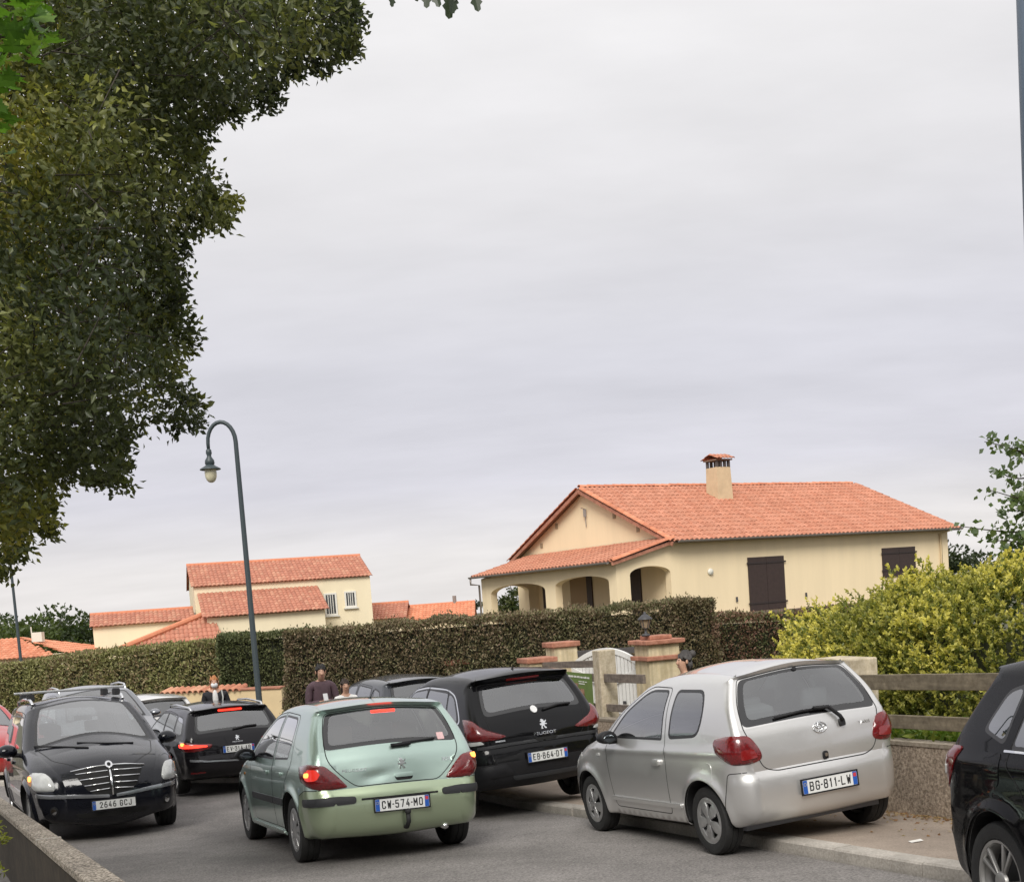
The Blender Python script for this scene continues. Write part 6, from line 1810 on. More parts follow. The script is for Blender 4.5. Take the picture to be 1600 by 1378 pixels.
M_OCHRE = mat_speckle('ochre_render', (.82, .67, .44), (.86, .71, .475), 40, .9, .2, .9, .006, (1.3, 1.3, .14), .3, .7, (.93, 1.05))
M_PALE = mat_speckle('pale_render', (.78, .68, .48), (.82, .72, .52), 40, .9, .2, .9, .006, (1.3, 1.3, .14), .3, .7, (.94, 1.04))
M_BROWN = simple('brown_shutter', (.040, .024, .020), .55, var=.2, vscale=10)
M_ZINC = simple('zinc_gutter', (.28, .25, .23), .5, .3)
M_UNDER = simple('eaves_board', (.20, .13, .09), .8)
th = rad(32); HU = Vector((math.cos(th), math.sin(th), 0)); HW = Vector((-math.sin(th), math.cos(th), 0)); HC = Vector((6.18, 43.0, 0))


def hp(s, w, z): return HC + HU * s + HW * w + Vector((0, 0, z))


def main_house():
    r = tag(empty('house', hp(7, 5, .3)), 'ochre bungalow with an arched porch, brown shutters and an orange tiled roof', 'house')
    E, Dp, PK, LN = 3.28, 10.2, 5.62, 15.3
    ZB = -.6; pt = 2.62
    # long wall continues as the side of the porch
    wall_panel('front_wall', [(-pt, ZB), (LN, ZB), (LN, E), (0, E), (-pt, 2.52)], [arch(-2.02, -.16, .4, 2.1, 2.38)], hp(0, 0, 0), HU, HW, .3, M_OCHRE, r)
    rise = (PK - E) / (Dp / 2)
    wall_panel('gable_wall', [(.3, ZB), (Dp, ZB), (Dp, E), (Dp / 2, PK), (.3, E + .3 * rise)], [], hp(0, 0, 0), HW, HU, .3, M_OCHRE, r)
    wall_panel('gable_wall', [(.3, ZB), (Dp, ZB), (Dp, E), (Dp / 2, PK), (.3, E + .3 * rise)], [], hp(LN - .3, 0, 0), HW, HU, .297, M_OCHRE, r)
    wall_panel('back_wall', [(0, ZB), (LN, ZB), (LN, E), (0, E)], [], hp(0, Dp, 0), HU, HW, .3, M_OCHRE, r)
    wall_panel('porch_wall', [(.3, ZB), (9.2, ZB), (9.2, 2.5), (.3, 2.5)], [arch(.45, 3.8, .4, 1.93, 2.2), arch(4.5, 8.5, .4, 1.83, 2.16)], hp(-pt, 0, 0), HW, HU, .3, M_OCHRE, r)
    wall_panel('porch_end_wall', [(-pt, ZB), (-.002, ZB), (-.002, 3.2), (-pt, 2.5)], [arch(-2.1, -.5, .4, 1.9, 2.15)], hp(0, 8.9, 0), HU, HW, .297, M_OCHRE, r)
    mb = MB(); a = [hp(-pt + .3, .3, .38), hp(0, .3, .38), hp(0, 8.9, .38), hp(-pt + .3, 8.9, .38)]
    under(mb.add(a + [p - Vector((0, 0, .2)) for p in a], [(0, 1, 2, 3), (7, 6, 5, 4), (0, 4, 5, 1), (1, 5, 6, 2), (2, 6, 7, 3), (3, 7, 4, 0)]).build('porch_floor', M_KERB), r)
    pal = [(.46, .19, .115), (.49, .21, .13), (.44, .175, .105), (.50, .22, .14), (.46, .20, .125)]
    sl = math.atan(rise); ov = .42; up = HW * math.cos(sl) + Vector((0, 0, math.sin(sl)))
    Hs = (Dp / 2 + ov) / math.cos(sl); z0 = E - ov * rise + .10
    tile_roof('roof_tiles', hp(-.28, -ov, z0), HU, up, LN + .62, Hs, r, pal, .23, .40, .085)
    up2 = -HW * math.cos(sl) + Vector((0, 0, math.sin(sl)))
    tile_roof('roof_tiles', hp(-.28, Dp + ov, z0), HU, up2, LN + .62, Hs, r, pal, .23, .40, .085)
    # boards under the tiles
    for w0, w1, za, zb in ((-ov + .03, Dp / 2, z0 - .06, PK + .04), (Dp + ov - .03, Dp / 2, z0 - .06, PK + .04)):
        a = [hp(-.26, w0, za), hp(LN + .30, w0, za), hp(LN + .30, w1, zb), hp(-.26, w1, zb)]
        under(MB().add(a + [p + Vector((0, 0, .05)) for p in a], [(0, 1, 2, 3), (7, 6, 5, 4), (0, 4, 5, 1), (1, 5, 6, 2), (2, 6, 7, 3), (3, 7, 4, 0)]).build('roof_boards', M_UNDER), r)
    # ridge and verge tiles, one by one
    half = [(.11 * math.cos(t), .09 * math.sin(t)) for t in np.linspace(0, PI, 7)]
    vs = [(0, q[0] * 1.08, q[1] * 1.08) for q in half] + [(.44, q[0] * .9, q[1] * .9) for q in half] + [(0, q[0] * .85, q[1] * .8) for q in half]
    fs = [(k, 7 + k, 8 + k, k + 1) for k in range(6)] + [(14 + k, k, k + 1, 15 + k) for k in range(6)]
    mes = []
    for i, c in enumerate(((.58, .22, .12), (.64, .26, .15), (.50, .19, .11))):
        q = mesh_np('ridge_tile', vs, fs, True); q.materials.append(simple('ridge_clay_%d' % i, c, .85, var=.15)); mes.append(q)
    n = int((LN + .62) / .42)
    for k in range(n):
        o = link('ridge_tile', random.choice(mes)); X = HU
        o.matrix_world = Matrix.Translation(hp(-.28 + k * .42, Dp / 2, PK + .155 + random.uniform(-.008, .008))) @ Matrix((HU, HW, Vector((0, 0, 1)))).transposed().to_4x4(); under(o, r)
    for s0 in (-.28,):
        for w0, sg in ((-ov, 1), (Dp + ov, -1)):
            uu = up if sg > 0 else up2; nn = HU.cross(uu) if HU.cross(uu).z > 0 else uu.cross(HU)
            m3 = Matrix((uu, nn.cross(uu), nn)).transposed().to_4x4()
            for k in range(int(Hs / .42)):
                o = link('verge_tile', random.choice(mes)); o.matrix_world = Matrix.Translation(hp(s0 - .02, w0, z0 + .03) + uu * (k * .42 + .02)) @ m3; under(o, r)
            a0 = hp(s0 - .05, w0, z0 - .10); b0 = hp(s0 - .05, Dp / 2, PK - .03)
            rail_between(a0, b0, .14, .05, M_TERRA, 'verge_board', r)
    # porch roof
    ps = math.atan((3.28 - 2.62) / (pt + .0)); pu = HU * math.cos(ps) + Vector((0, 0, math.sin(ps)))
    Lp = (pt + .30) / math.cos(ps)
    tile_roof('porch_roof_tiles', hp(-pt - .34, 9.40, 2.58), -HW, pu, 9.60, Lp, r, pal, .23, .40, .085)
    a = [hp(-pt - .32, -.18, 2.545), hp(-.02, -.18, 3.25), hp(-.02, 9.38, 3.25), hp(-pt - .32, 9.38, 2.545)]
    under(MB().add(a + [p + Vector((0, 0, .035)) for p in a], [(0, 1, 2, 3), (7, 6, 5, 4), (0, 4, 5, 1), (1, 5, 6, 2), (2, 6, 7, 3), (3, 7, 4, 0)]).build('porch_roof_boards', M_UNDER), r)
    nn = Vector((-math.sin(ps) * HU.x, -math.sin(ps) * HU.y, math.cos(ps))); m3 = Matrix((pu, nn.cross(pu), nn)).transposed().to_4x4()
    for k in range(int(Lp / .42)):
        o = link('verge_tile', random.choice(mes)); o.matrix_world = Matrix.Translation(hp(-pt - .34, -.20, 2.62) + pu * (k * .42)) @ m3; under(o, r)
    rail_between(hp(-pt - .34, -.22, 2.52), hp(-.1, -.22, 3.19), .12, .05, M_TERRA, 'verge_board', r)
    # gutters
    def gutter(a, b, name='gutter'):
        d = (b - a).normalized(); nn = Vector((-d.y, d.x, 0)); vs = []
        pr = [(.075 * math.cos(t), -.075 * math.sin(t)) for t in np.linspace(0, PI, 9)]
        for p in (a, b): vs += [p + nn * q[0] + Vector((0, 0, q[1])) for q in pr]
        for p in (a, b): vs += [p + nn * q[0] * .93 + Vector((0, 0, q[1] * .93 + .004)) for q in pr]
        return under(MB().add(vs, [(k, k + 1, 10 + k, 9 + k) for k in range(8)] + [(18 + k + 1, 18 + k, 27 + k, 28 + k) for k in range(8)] + [tuple(range(9)), tuple(range(17, 8, -1))]).build(name, M_ZINC, None), r)
    gutter(hp(-.10, -ov - .06, z0 + .03), hp(LN + .36, -ov - .06, z0 + .03)); gutter(hp(-pt - .42, -.1, 2.60), hp(-pt - .42, 9.43, 2.60))
    under(MB().tube([hp(-pt - .42, 9.35, 2.55), hp(-pt - .42, 9.35, 2.30), hp(-pt - .05, 9.3, 2.25), hp(-pt - .05, 9.28, -.5)], .045, 8).build('downpipe', M_ZINC, None, True), r)
    under(MB().tube([hp(LN - .35, -ov - .06, z0 - .03), hp(LN - .55, -.08, 3.0), hp(LN - .55, -.08, -.5)], .045, 8).build('downpipe', simple('pipe_ochre', (.66, .52, .32), .6), None, True), r)
    # shutters and door on the long wall
    def shutter(s0, s1, z0_, z1, planks=5):
        g = MB(); w_ = (s1 - s0)
        root = None
        for half_ in (0, 1):
            a_, b_ = s0 + w_ * half_ / 2 + .006, s0 + w_ * (half_ + 1) / 2 - .006
            P = [hp(a_, -.05, z0_), hp(b_, -.05, z0_), hp(b_, -.005, z0_), hp(a_, -.005, z0_)]
            o = under(MB().add(P + [p + Vector((0, 0, z1 - z0_)) for p in P], [(0, 1, 2, 3), (7, 6, 5, 4), (0, 4, 5, 1), (1, 5, 6, 2), (2, 6, 7, 3), (3, 7, 4, 0)]).build('shutter', M_BROWN), r)
            for zz in (z0_ + .25, z1 - .25):
                P = [hp(a_ - (.08 if half_ == 0 else 0), -.075, zz), hp(b_ + (.08 if half_ else 0), -.075, zz), hp(b_ + (.08 if half_ else 0), -.052, zz), hp(a_ - (.08 if half_ == 0 else 0), -.052, zz)]
                st = under(MB().add(P + [p + Vector((0, 0, .06)) for p in P], [(0, 1, 2, 3), (7, 6, 5, 4), (0, 4, 5, 1), (1, 5, 6, 2), (2, 6, 7, 3), (3, 7, 4, 0)]).build('hinge_strap', simple('strap_dark', (.03, .02, .018), .5)), o)
    shutter(3.6, 5.48, .46, 2.48); shutter(11.08, 13.12, 1.35, 2.55)
    # ledge at the foot of the wall
    P = [hp(.4, -.30, .32), hp(LN, -.30, .32), hp(LN, -.004, .32), hp(.4, -.004, .32)]
    under(MB().add(P + [p + Vector((0, 0, .10)) for p in P], [(0, 1, 2, 3), (7, 6, 5, 4), (0, 4, 5, 1), (1, 5, 6, 2), (2, 6, 7, 3), (3, 7, 4, 0)]).build('terrace_edge', simple('edge_brown', (.16, .12, .10), .8)), r)
    under(MB().lathe([(.001, 0), (.13, 0), (.13, .03), (.10, .08), (.001, .09)], 16, Matrix.Translation(hp(1.72, -.004, 2.04)) @ Matrix((HU, Vector((0, 0, 1)), -HW)).transposed().to_4x4()).build('wall_light', simple('light_white', (.7, .68, .6), .3), None, True), r)
    for s_, z_ in ((2.95, .95), (6.6, .90)):
        under(MB().box(hp(s_, -.03, z_), (.07, .06, .18)).build('shutter_catch', M_IRON), r)
    # doors and folded shutters under the porch
    for w0, w1 in ((1.9, 2.55), (5.0, 5.35), (7.9, 8.5)):
        P = [hp(-.06, w0, .4), hp(-.06, w1, .4), hp(-.004, w1, .4), hp(-.004, w0, .4)]
        under(MB().add(P + [p + Vector((0, 0, 1.95)) for p in P], [(0, 1, 2, 3), (7, 6, 5, 4), (0, 4, 5, 1), (1, 5, 6, 2), (2, 6, 7, 3), (3, 7, 4, 0)]).build('porch_shutter', M_BROWN), r)
    P = [hp(-.05, 5.36, .4), hp(-.05, 6.5, .4), hp(-.004, 6.5, .4), hp(-.004, 5.36, .4)]
    under(MB().add(P + [p + Vector((0, 0, 1.95)) for p in P], [(0, 1, 2, 3), (7, 6, 5, 4), (0, 4, 5, 1), (1, 5, 6, 2), (2, 6, 7, 3), (3, 7, 4, 0)]).build('porch_door', simple('door_wood', (.36, .24, .12), .6)), r)
    # vents on the gable and an aerial bracket
    for w_, z_ in ((8.4, 3.62), (7.2, 4.32), (3.3, 4.35), (1.9, 3.72), (.75, 2.95)):
        P = [hp(-.03, w_ - .08, z_), hp(-.03, w_ + .08, z_), hp(-.004, w_ + .08, z_), hp(-.004, w_ - .08, z_)]
        o = under(MB().add(P + [p + Vector((0, 0, .2)) for p in P], [(0, 1, 2, 3), (7, 6, 5, 4), (0, 4, 5, 1), (1, 5, 6, 2), (2, 6, 7, 3), (3, 7, 4, 0)]).build('vent', simple('vent_grey', (.34, .27, .17), .8)), r)
    under(MB().tube([hp(-.05, 5.1, 4.2), hp(-.05, 5.1, 4.9), hp(-.25, 5.1, 4.95)], .02, 6).box(hp(-.08, 5.1, 4.75), (.12, .06, .3)).build('wall_bracket', M_ZINC), r)
    # chimney
    cx, cw_ = 5.85, 3.75
    Mc = Matrix((HU, HW, Vector((0, 0, 1)))).transposed().to_3x3()
    ch = under(MB().box(hp(cx, cw_, 5.45), (.84, .74, 1.75), Mc, taper=.88).build('chimney', simple('chimney_render', (.60, .46, .29), .9, var=.1, vscale=3)), r)
    for dx in (-.32, -.11, .11, .32):
        for dy in (-.28, .28):
            under(MB().box(hp(cx + dx, cw_ + dy, 6.46), (.09, .10, .28), Mc).build('cap_pier', simple('pier_dark', (.10, .085, .08), .8)), ch)
    under(MB().box(hp(cx, cw_, 6.62), (.88, .80, .05), Mc).build('cap_slab', M_UNDER), ch)
    tile_roof('cap_tiles', hp(cx - .48, cw_ - .48, 6.66), HU, (HW * .93 + Vector((0, 0, .36))).normalized(), .96, .52, ch, pal, .19, .26, .05)
    tile_roof('cap_tiles', hp(cx - .48, cw_ + .48, 6.66), HU, (HW * -.93 + Vector((0, 0, .36))).normalized(), .96, .52, ch, pal, .19, .26, .05)


PAL2 = [(.44, .18, .115), (.47, .20, .13), (.50, .24, .155), (.42, .17, .11), (.46, .195, .125), (.45, .185, .12)]


def block(name, x0, x1, y0, y1, z0, z1, mat, parent):
    return under(MB().bbox((x0, y0, z0), (x1, y1, z1)).build(name, mat), parent)


def gable_block(parent, x0, x1, y0, y1, z0, ze, zr, mat, ov=.3, over_x=.25, pal=PAL2, seed=1, wave=.24, front_only=False):
    """block with ridge along x: walls with gable ends, two tiled slopes, ridge tiles"""
    ym = (y0 + y1) / 2
    prof = [(y0, z0), (y1, z0), (y1, ze), (ym, zr), (y0, ze)]
    under(MB().prism(prof, x0, x1, 'x').build('wall', mat), parent)
    sl = math.atan((zr - ze) / (ym - y0)); H = (ym - y0 + ov) / math.cos(sl); rng = np.random.default_rng(seed)
    tile_roof('roof_tiles', (x0 - over_x, y0 - ov, ze - ov * math.tan(sl) + .08), (1, 0, 0), (0, math.cos(sl), math.sin(sl)), x1 - x0 + 2 * over_x, H, parent, pal, wave, .42, .06, None, rng)
    tile_roof('roof_tiles', (x0 - over_x, y1 + ov, ze - ov * math.tan(sl) + .08), (1, 0, 0), (0, -math.cos(sl), math.sin(sl)), x1 - x0 + 2 * over_x, H, parent, pal, wave, .42, .06, None, rng)
    under(MB().tube([(x0 - over_x, ym, zr + .10), (x1 + over_x, ym, zr + .10)], .12, 8).build('ridge', simple('ridge_clay_0', (.58, .22, .12), .85)), parent)


def lean_to(parent, x0, x1, y0, y1, ze, zt, pal=PAL2, seed=2, ov=.3, name='roof_tiles', clip=None):
    sl = math.atan((zt - ze) / (y1 - y0)); H = (y1 - y0) / math.cos(sl) + ov
    return tile_roof(name, (x0, y0 - ov * math.cos(sl), ze - ov * math.sin(sl) + .08), (1, 0, 0), (0, math.cos(sl), math.sin(sl)), x1 - x0, H, parent, pal, .24, .42, .06, clip, np.random.default_rng(seed))


def left_house():
    r = tag(empty('house', (-12.6, 70, -1)), 'pale two-storey house with several mottled clay-tile roofs behind the left hedge', 'house')
    gable_block(r, -18.0, -7.75, 70, 77, -2.6, 3.62, 4.95, M_PALE, ov=.15, over_x=.15, seed=3)
    # projecting ground floor with a lean-to roof
    block('wall', -17.6, -11.15, 66.4, 69.99, -2.6, 1.80, M_PALE, r)
    under(MB().prism([(66.4, 1.795), (69.99, 1.795), (69.99, 3.05)], -17.6, -11.15, 'x').build('wall', M_PALE), r)
    lean_to(r, -17.85, -10.9, 66.4, 69.97, 1.86, 3.15, seed=4)
    # left wing
    gable_block(r, -23.6, -18.3, 68.0, 72.0, -2.6, 1.75, 2.35, M_PALE, ov=.2, over_x=.15, seed=5)
    # low roof between, sloping to the left
    sl = math.atan((1.85 - .45) / 4.4)
    tile_roof('roof_tiles', (-22.3, 64.6, .42), (1, 0, 0), (0, .866, .5), 5.6, 3.0, r, PAL2, .24, .42, .06, [(0, -.1), (5.5, -.1), (5.0, 3.0), (4.6, 3.0)], np.random.default_rng(8))
    under(MB().tube([(-22.3, 64.55, .50), (-17.8, 67.15, 2.0)], .16, 8).build('hip_ridge', simple('ridge_clay_0', (.58, .22, .12), .85)), r)
    block('wall', -22.2, -17.21, 64.9, 67.9, -2.6, .35, M_PALE, r)
    # windows
    for (x0, x1, z0, z1) in ((-10.5, -9.95, 1.55, 2.68), (-9.28, -8.78, 1.95, 2.72)):
        f = MB()
        for a, b in (((x0 - .1, z0 - .1), (x1 + .1, z0)), ((x0 - .1, z1), (x1 + .1, z1 + .1)), ((x0 - .1, z0), (x0, z1)), ((x1, z0), (x1 + .1, z1))): f.bbox((a[0], 69.93, a[1]), (b[0], 69.995, b[1]))
        o = under(f.build('window', simple('window_white', (.72, .70, .64), .5)), r)
        under(MB().bbox((x0, 69.96, z0), (x1, 69.996, z1)).build('pane', simple('far_glass', (.05, .06, .07), .1, coat=1)), o)
        for k in (.25, .5, .75): under(MB().bbox((x0 + (x1 - x0) * k - .02, 69.945, z0), (x0 + (x1 - x0) * k + .02, 69.958, z1)).build('window_bar', MATS['window_white']), o)
        under(MB().bbox((x0 - .18, 69.85, z0 - .18), (x1 + .18, 69.992, z0 - .105)).build('sill', MATS['window_white']), o)
    under(MB().bbox((-18.06, 71.0, .6), (-18.005, 71.4, 2.2)).build('gable_window', M_ZINC), r)
    r.rotation_euler = (0, 0, rad(17))


def right_roofs():
    r = tag(empty('house', (-7, 80, -1)), 'low house of which only a mottled roof shows right of the two-storey house', 'house')
    gable_block(r, -9.6, -6.5, 75, 80, -2.6, 1.0, 1.85, M_PALE, seed=9)
    r = tag(empty('house', (-4, 80, -1)), 'low house with a plain orange roof and thin flue beside the porch of the bungalow', 'house')
    gable_block(r, -6.35, -2.2, 76, 81, -2.6, .75, 1.55, M_OCHRE, seed=10, pal=[(.66, .27, .15), (.62, .24, .13)])
    under(MB().tube([(-3.3, 78.5, 1.3), (-3.3, 78.5, 2.15)], .13, 10).build('flue', M_ZINC), r)
    r = tag(empty('house', (-28, 62, -1)), 'far house with an orange hipped roof at the left edge', 'house')
    block('wall', -33, -22.4, 60, 67, -2.6, .45, M_PALE, r)
    pal = [(.62, .25, .14), (.58, .22, .12), (.66, .29, .17)]
    sl = math.atan(.9 / 3.5); H = 3.9 / math.cos(sl)
    tile_roof('roof_tiles', (-33.3, 59.6, .45), (1, 0, 0), (0, math.cos(sl), math.sin(sl)), 11.3, H, r, pal, .24, .42, .06, [(-1, -1), (11.35, -1), (7.3, H + .05), (4, H + .05), (-1, .2)], np.random.default_rng(3))
    tile_roof('roof_tiles', (-22.0, 59.6, .45), (0, 1, 0), (-math.cos(sl), 0, math.sin(sl)), 7.8, H, r, pal, .24, .42, .06, [(-1, -1), (8.8, -1), (3.95, H + .05), (3.85, H + .05)], np.random.default_rng(4))
    under(MB().box((-24.6, 62.5, 1.45), (.5, .4, .5)).tube([(-24.9, 62.4, 1.2), (-24.9, 62.4, 2.0)], .03, 6).build('chimney', simple('light_white', (.7, .68, .6), .3)), r)


main_house(); left_house(); right_roofs()
# ------------------------------------------------------------------ vegetation
def leaf_mat(name, trans=.3, gloss=.35):
    m = bpy.data.materials.new(name); m.use_nodes = True; nt = m.node_tree; nt.nodes.clear()
    out = nnode(nt, 'ShaderNodeOutputMaterial'); at = nnode(nt, 'ShaderNodeAttribute', attribute_name='col')
    df = nnode(nt, 'ShaderNodeBsdfPrincipled'); df.inputs['Roughness'].default_value = gloss; df.inputs['Specular IOR Level'].default_value = .35
    tr = nnode(nt, 'ShaderNodeBsdfTranslucent'); br = nnode(nt, 'ShaderNodeMix', data_type='RGBA', blend_type='MULTIPLY'); br.inputs[0].default_value = 1; br.inputs[7].default_value = (1.25, 1.3, .7, 1)
    nt.links.new(at.outputs['Color'], df.inputs['Base Color']); nt.links.new(at.outputs['Color'], br.inputs[6]); nt.links.new(br.outputs[2], tr.inputs[0])
    mx = nnode(nt, 'ShaderNodeMixShader'); mx.inputs[0].default_value = trans
    nt.links.new(df.outputs[0], mx.inputs[1]); nt.links.new(tr.outputs[0], mx.inputs[2]); nt.links.new(mx.outputs[0], out.inputs[0])
    MATS[name] = m
    return m


M_LEAF = leaf_mat('leaf', .42); M_NEEDLE = leaf_mat('hedge_leaf', .12, .6)
M_BARK = mat_speckle('bark', (.035, .028, .022), (.09, .075, .06), 18, 4, 1.0, .95, .03, (1, 1, .25))


def unit(v): return v / (np.linalg.norm(v, axis=-1, keepdims=True) + 1e-9)


def leaves_mesh(name, P, Dr, Ln, Wd, C, rng, fold=.25, up=None):
    """P base points, Dr pointing directions, Ln, Wd sizes, C colours; a folded four-point leaf each"""
    n = len(P); Dr = unit(Dr)
    side = unit(np.cross(Dr, rng.normal(0, 1, (n, 3)) if up is None else unit(np.tile(up, (n, 1)) + rng.normal(0, .45, (n, 3)))))
    nr = np.cross(side, Dr)
    L, W = Ln[:, None], Wd[:, None]
    mid = P + Dr * L * .45
    V = np.stack([P, mid + side * W * .5 + nr * W * fold, P + Dr * L - nr * L * .08, mid - side * W * .5 + nr * W * fold], 1).reshape(-1, 3)
    i = np.arange(n)[:, None] * 4
    F = np.concatenate([i + [0, 1, 2], i + [0, 2, 3]], 1).reshape(-1, 3)
    me = mesh_np(name, V, F, False)
    set_face_col(me, np.repeat(C, 2, axis=0))
    return me


def noise3(P, f, seed=0):
    """cheap smooth pseudo noise 0..1"""
    r = np.random.default_rng(seed); o = np.zeros(len(P))
    for k in range(5):
        d = r.normal(0, 1, 3); d /= np.linalg.norm(d); o += np.sin((P @ d) * f * (1 + .55 * k) + r.uniform(0, 6.28))
    return .5 + .5 * o / 5 * 1.6


# ---- hedges
def hedge(label, A, B, ztopA, ztopB, depth, dens, seed, pal, zbot=-1.6, leaf=(.055, .10), ends=(True, True), browner=0.0):
    rng = np.random.default_rng(seed); A, B = np.array([*A, 0.]), np.array([*B, 0.]); d = B - A; L = np.linalg.norm(d); d /= L
    nrm = np.array([d[1], -d[0], 0]);  nrm = nrm if nrm[1] < 0 else -nrm        # towards the camera
    r = tag(empty('clipped_hedge', tuple(A + [0, 0, zbot])), label, 'hedge', 'clipped hedges')
    # core
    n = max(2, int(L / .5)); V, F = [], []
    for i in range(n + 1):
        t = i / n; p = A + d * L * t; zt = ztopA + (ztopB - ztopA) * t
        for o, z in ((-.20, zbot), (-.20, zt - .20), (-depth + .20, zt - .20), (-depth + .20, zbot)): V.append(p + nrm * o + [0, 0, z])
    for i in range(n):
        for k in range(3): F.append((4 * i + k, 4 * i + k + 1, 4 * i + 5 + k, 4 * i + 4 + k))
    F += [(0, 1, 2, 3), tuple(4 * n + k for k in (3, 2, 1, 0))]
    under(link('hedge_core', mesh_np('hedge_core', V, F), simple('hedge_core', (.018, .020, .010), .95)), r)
    zmin = max(zbot, -1.1)
    Ps, Ns = [], []
    def scatter(area, fn, nn, k=1.0):
        m = int(area * dens * k); u, v = rng.random(m), rng.random(m); Ps.append(fn(u, v)); Ns.append(np.tile(nn, (m, 1)))
    zt = lambda t: ztopA + (ztopB - ztopA) * t
    hmean = (ztopA + ztopB) / 2 - zmin
    scatter(L * hmean, lambda u, v: A + d * (L * u)[:, None] + np.stack([0 * u, 0 * u, zmin + (zt(u) - zmin) * v], 1), nrm)
    scatter(L * depth, lambda u, v: A + d * (L * u)[:, None] - nrm * (depth * v)[:, None] + np.stack([0 * u, 0 * u, zt(u)], 1), np.array([0, 0, 1.]), .8)
    for e, t, s in ((ends[0], 0, -1), (ends[1], 1, 1)):
        if e: scatter(depth * hmean, lambda u, v: A + d * L * t - nrm * (depth * u)[:, None] + np.stack([0 * u, 0 * u, zmin + (zt(t) - zmin) * v], 1), d * s)
    P, N = np.concatenate(Ps), np.concatenate(Ns)
    bump = (noise3(P, 2.2, seed) - .5) * .16 + (noise3(P, 9.0, seed + 1) - .5) * .07 + (rng.random(len(P)) < .03) * rng.uniform(.02, .12, len(P))
    P = P + N * (bump + rng.uniform(-.12, .02, len(P)))[:, None]
    Dr = unit(N * .5 + np.array([0, 0, .55]) + rng.normal(0, .55, P.shape))
    pal = np.array(pal); big = noise3(P, .9, seed + 2); mid = noise3(P, 3.5, seed + 5)
    t = np.clip(big * .6 + mid * .5 + rng.normal(0, .2, len(P)) - .05 + browner, 0, .999)
    ci = t * (len(pal) - 1); k = ci.astype(int); f = (ci - k)[:, None]
    C = pal[k] * (1 - f) + pal[np.minimum(k + 1, len(pal) - 1)] * f
    C = C * rng.uniform(.6, 1.35, (len(P), 1))
    Ln = rng.uniform(*leaf, len(P))
    under(link('foliage', leaves_mesh('foliage', P - Dr * Ln[:, None] * .5, Dr, Ln, Ln * .5, C, rng), M_NEEDLE), r)


HP = [(.115, .125, .052), (.15, .14, .068), (.18, .15, .085), (.215, .15, .10), (.165, .165, .075)]
hedge('long dark clipped hedge in front of the bungalow, its flat top rising to the porch', (-4.62, 24.4), (3.55, 24.9), 1.22, 1.22, 1.2, 1900, 11, HP, leaf=(.045, .085))
hedge('right block of the dark hedge, slightly taller and redder by the bungalow corner', (3.56, 24.85), (4.42, 24.95), 1.25, 1.25, 1.3, 1900, 12, [(.095, .105, .045), (.16, .12, .07), (.13, .12, .055), (.20, .12, .085)], leaf=(.045, .085))
hedge('lower hedge below the shuttered wall, left of the yellow shrub', (4.45, 27.0), (8.6, 27.4), .80,   .70, 1.1, 1500, 13, [(.09, .11, .042), (.11, .12, .05), (.20, .095, .07), (.11, .125, .05)], leaf=(.05, .09))
hedge('short square block of hedge behind the lamp post', (-7.15, 29.2), (-4.9, 29.4), 1.19, 1.17, 1.2, 1500, 14, [(.085, .105, .042), (.10, .115, .047), (.125, .13, .057)], leaf=(.05, .09))
hedge('long left hedge with brown patches running down to the left edge', (-19.5, 39.2), (-7.28, 30.0), .52, 1.09, 1.2, 1000, 15, [(.19, .20, .075), (.26, .25, .10), (.22, .225, .085), (.30, .22, .13), (.16, .175, .07)], leaf=(.065, .12))


# ---- trees
def tube_branch(mb, pts, r0, r1):
    n = len(pts); mb.tube(pts, [r0 + (r1 - r0) * i / (n - 1) for i in range(n)], 8)


def curve_pts(a, b, sag, rng, n=7):
    a, b = np.array(a, float), np.array(b, float); q = rng.normal(0, 1, 3) * .06 * np.linalg.norm(b - a)
    return [tuple(a + (b - a) * t + np.array([0, 0, sag]) * math.sin(PI * t) + q * math.sin(PI * t * 2)) for t in np.linspace(0, 1, n)]


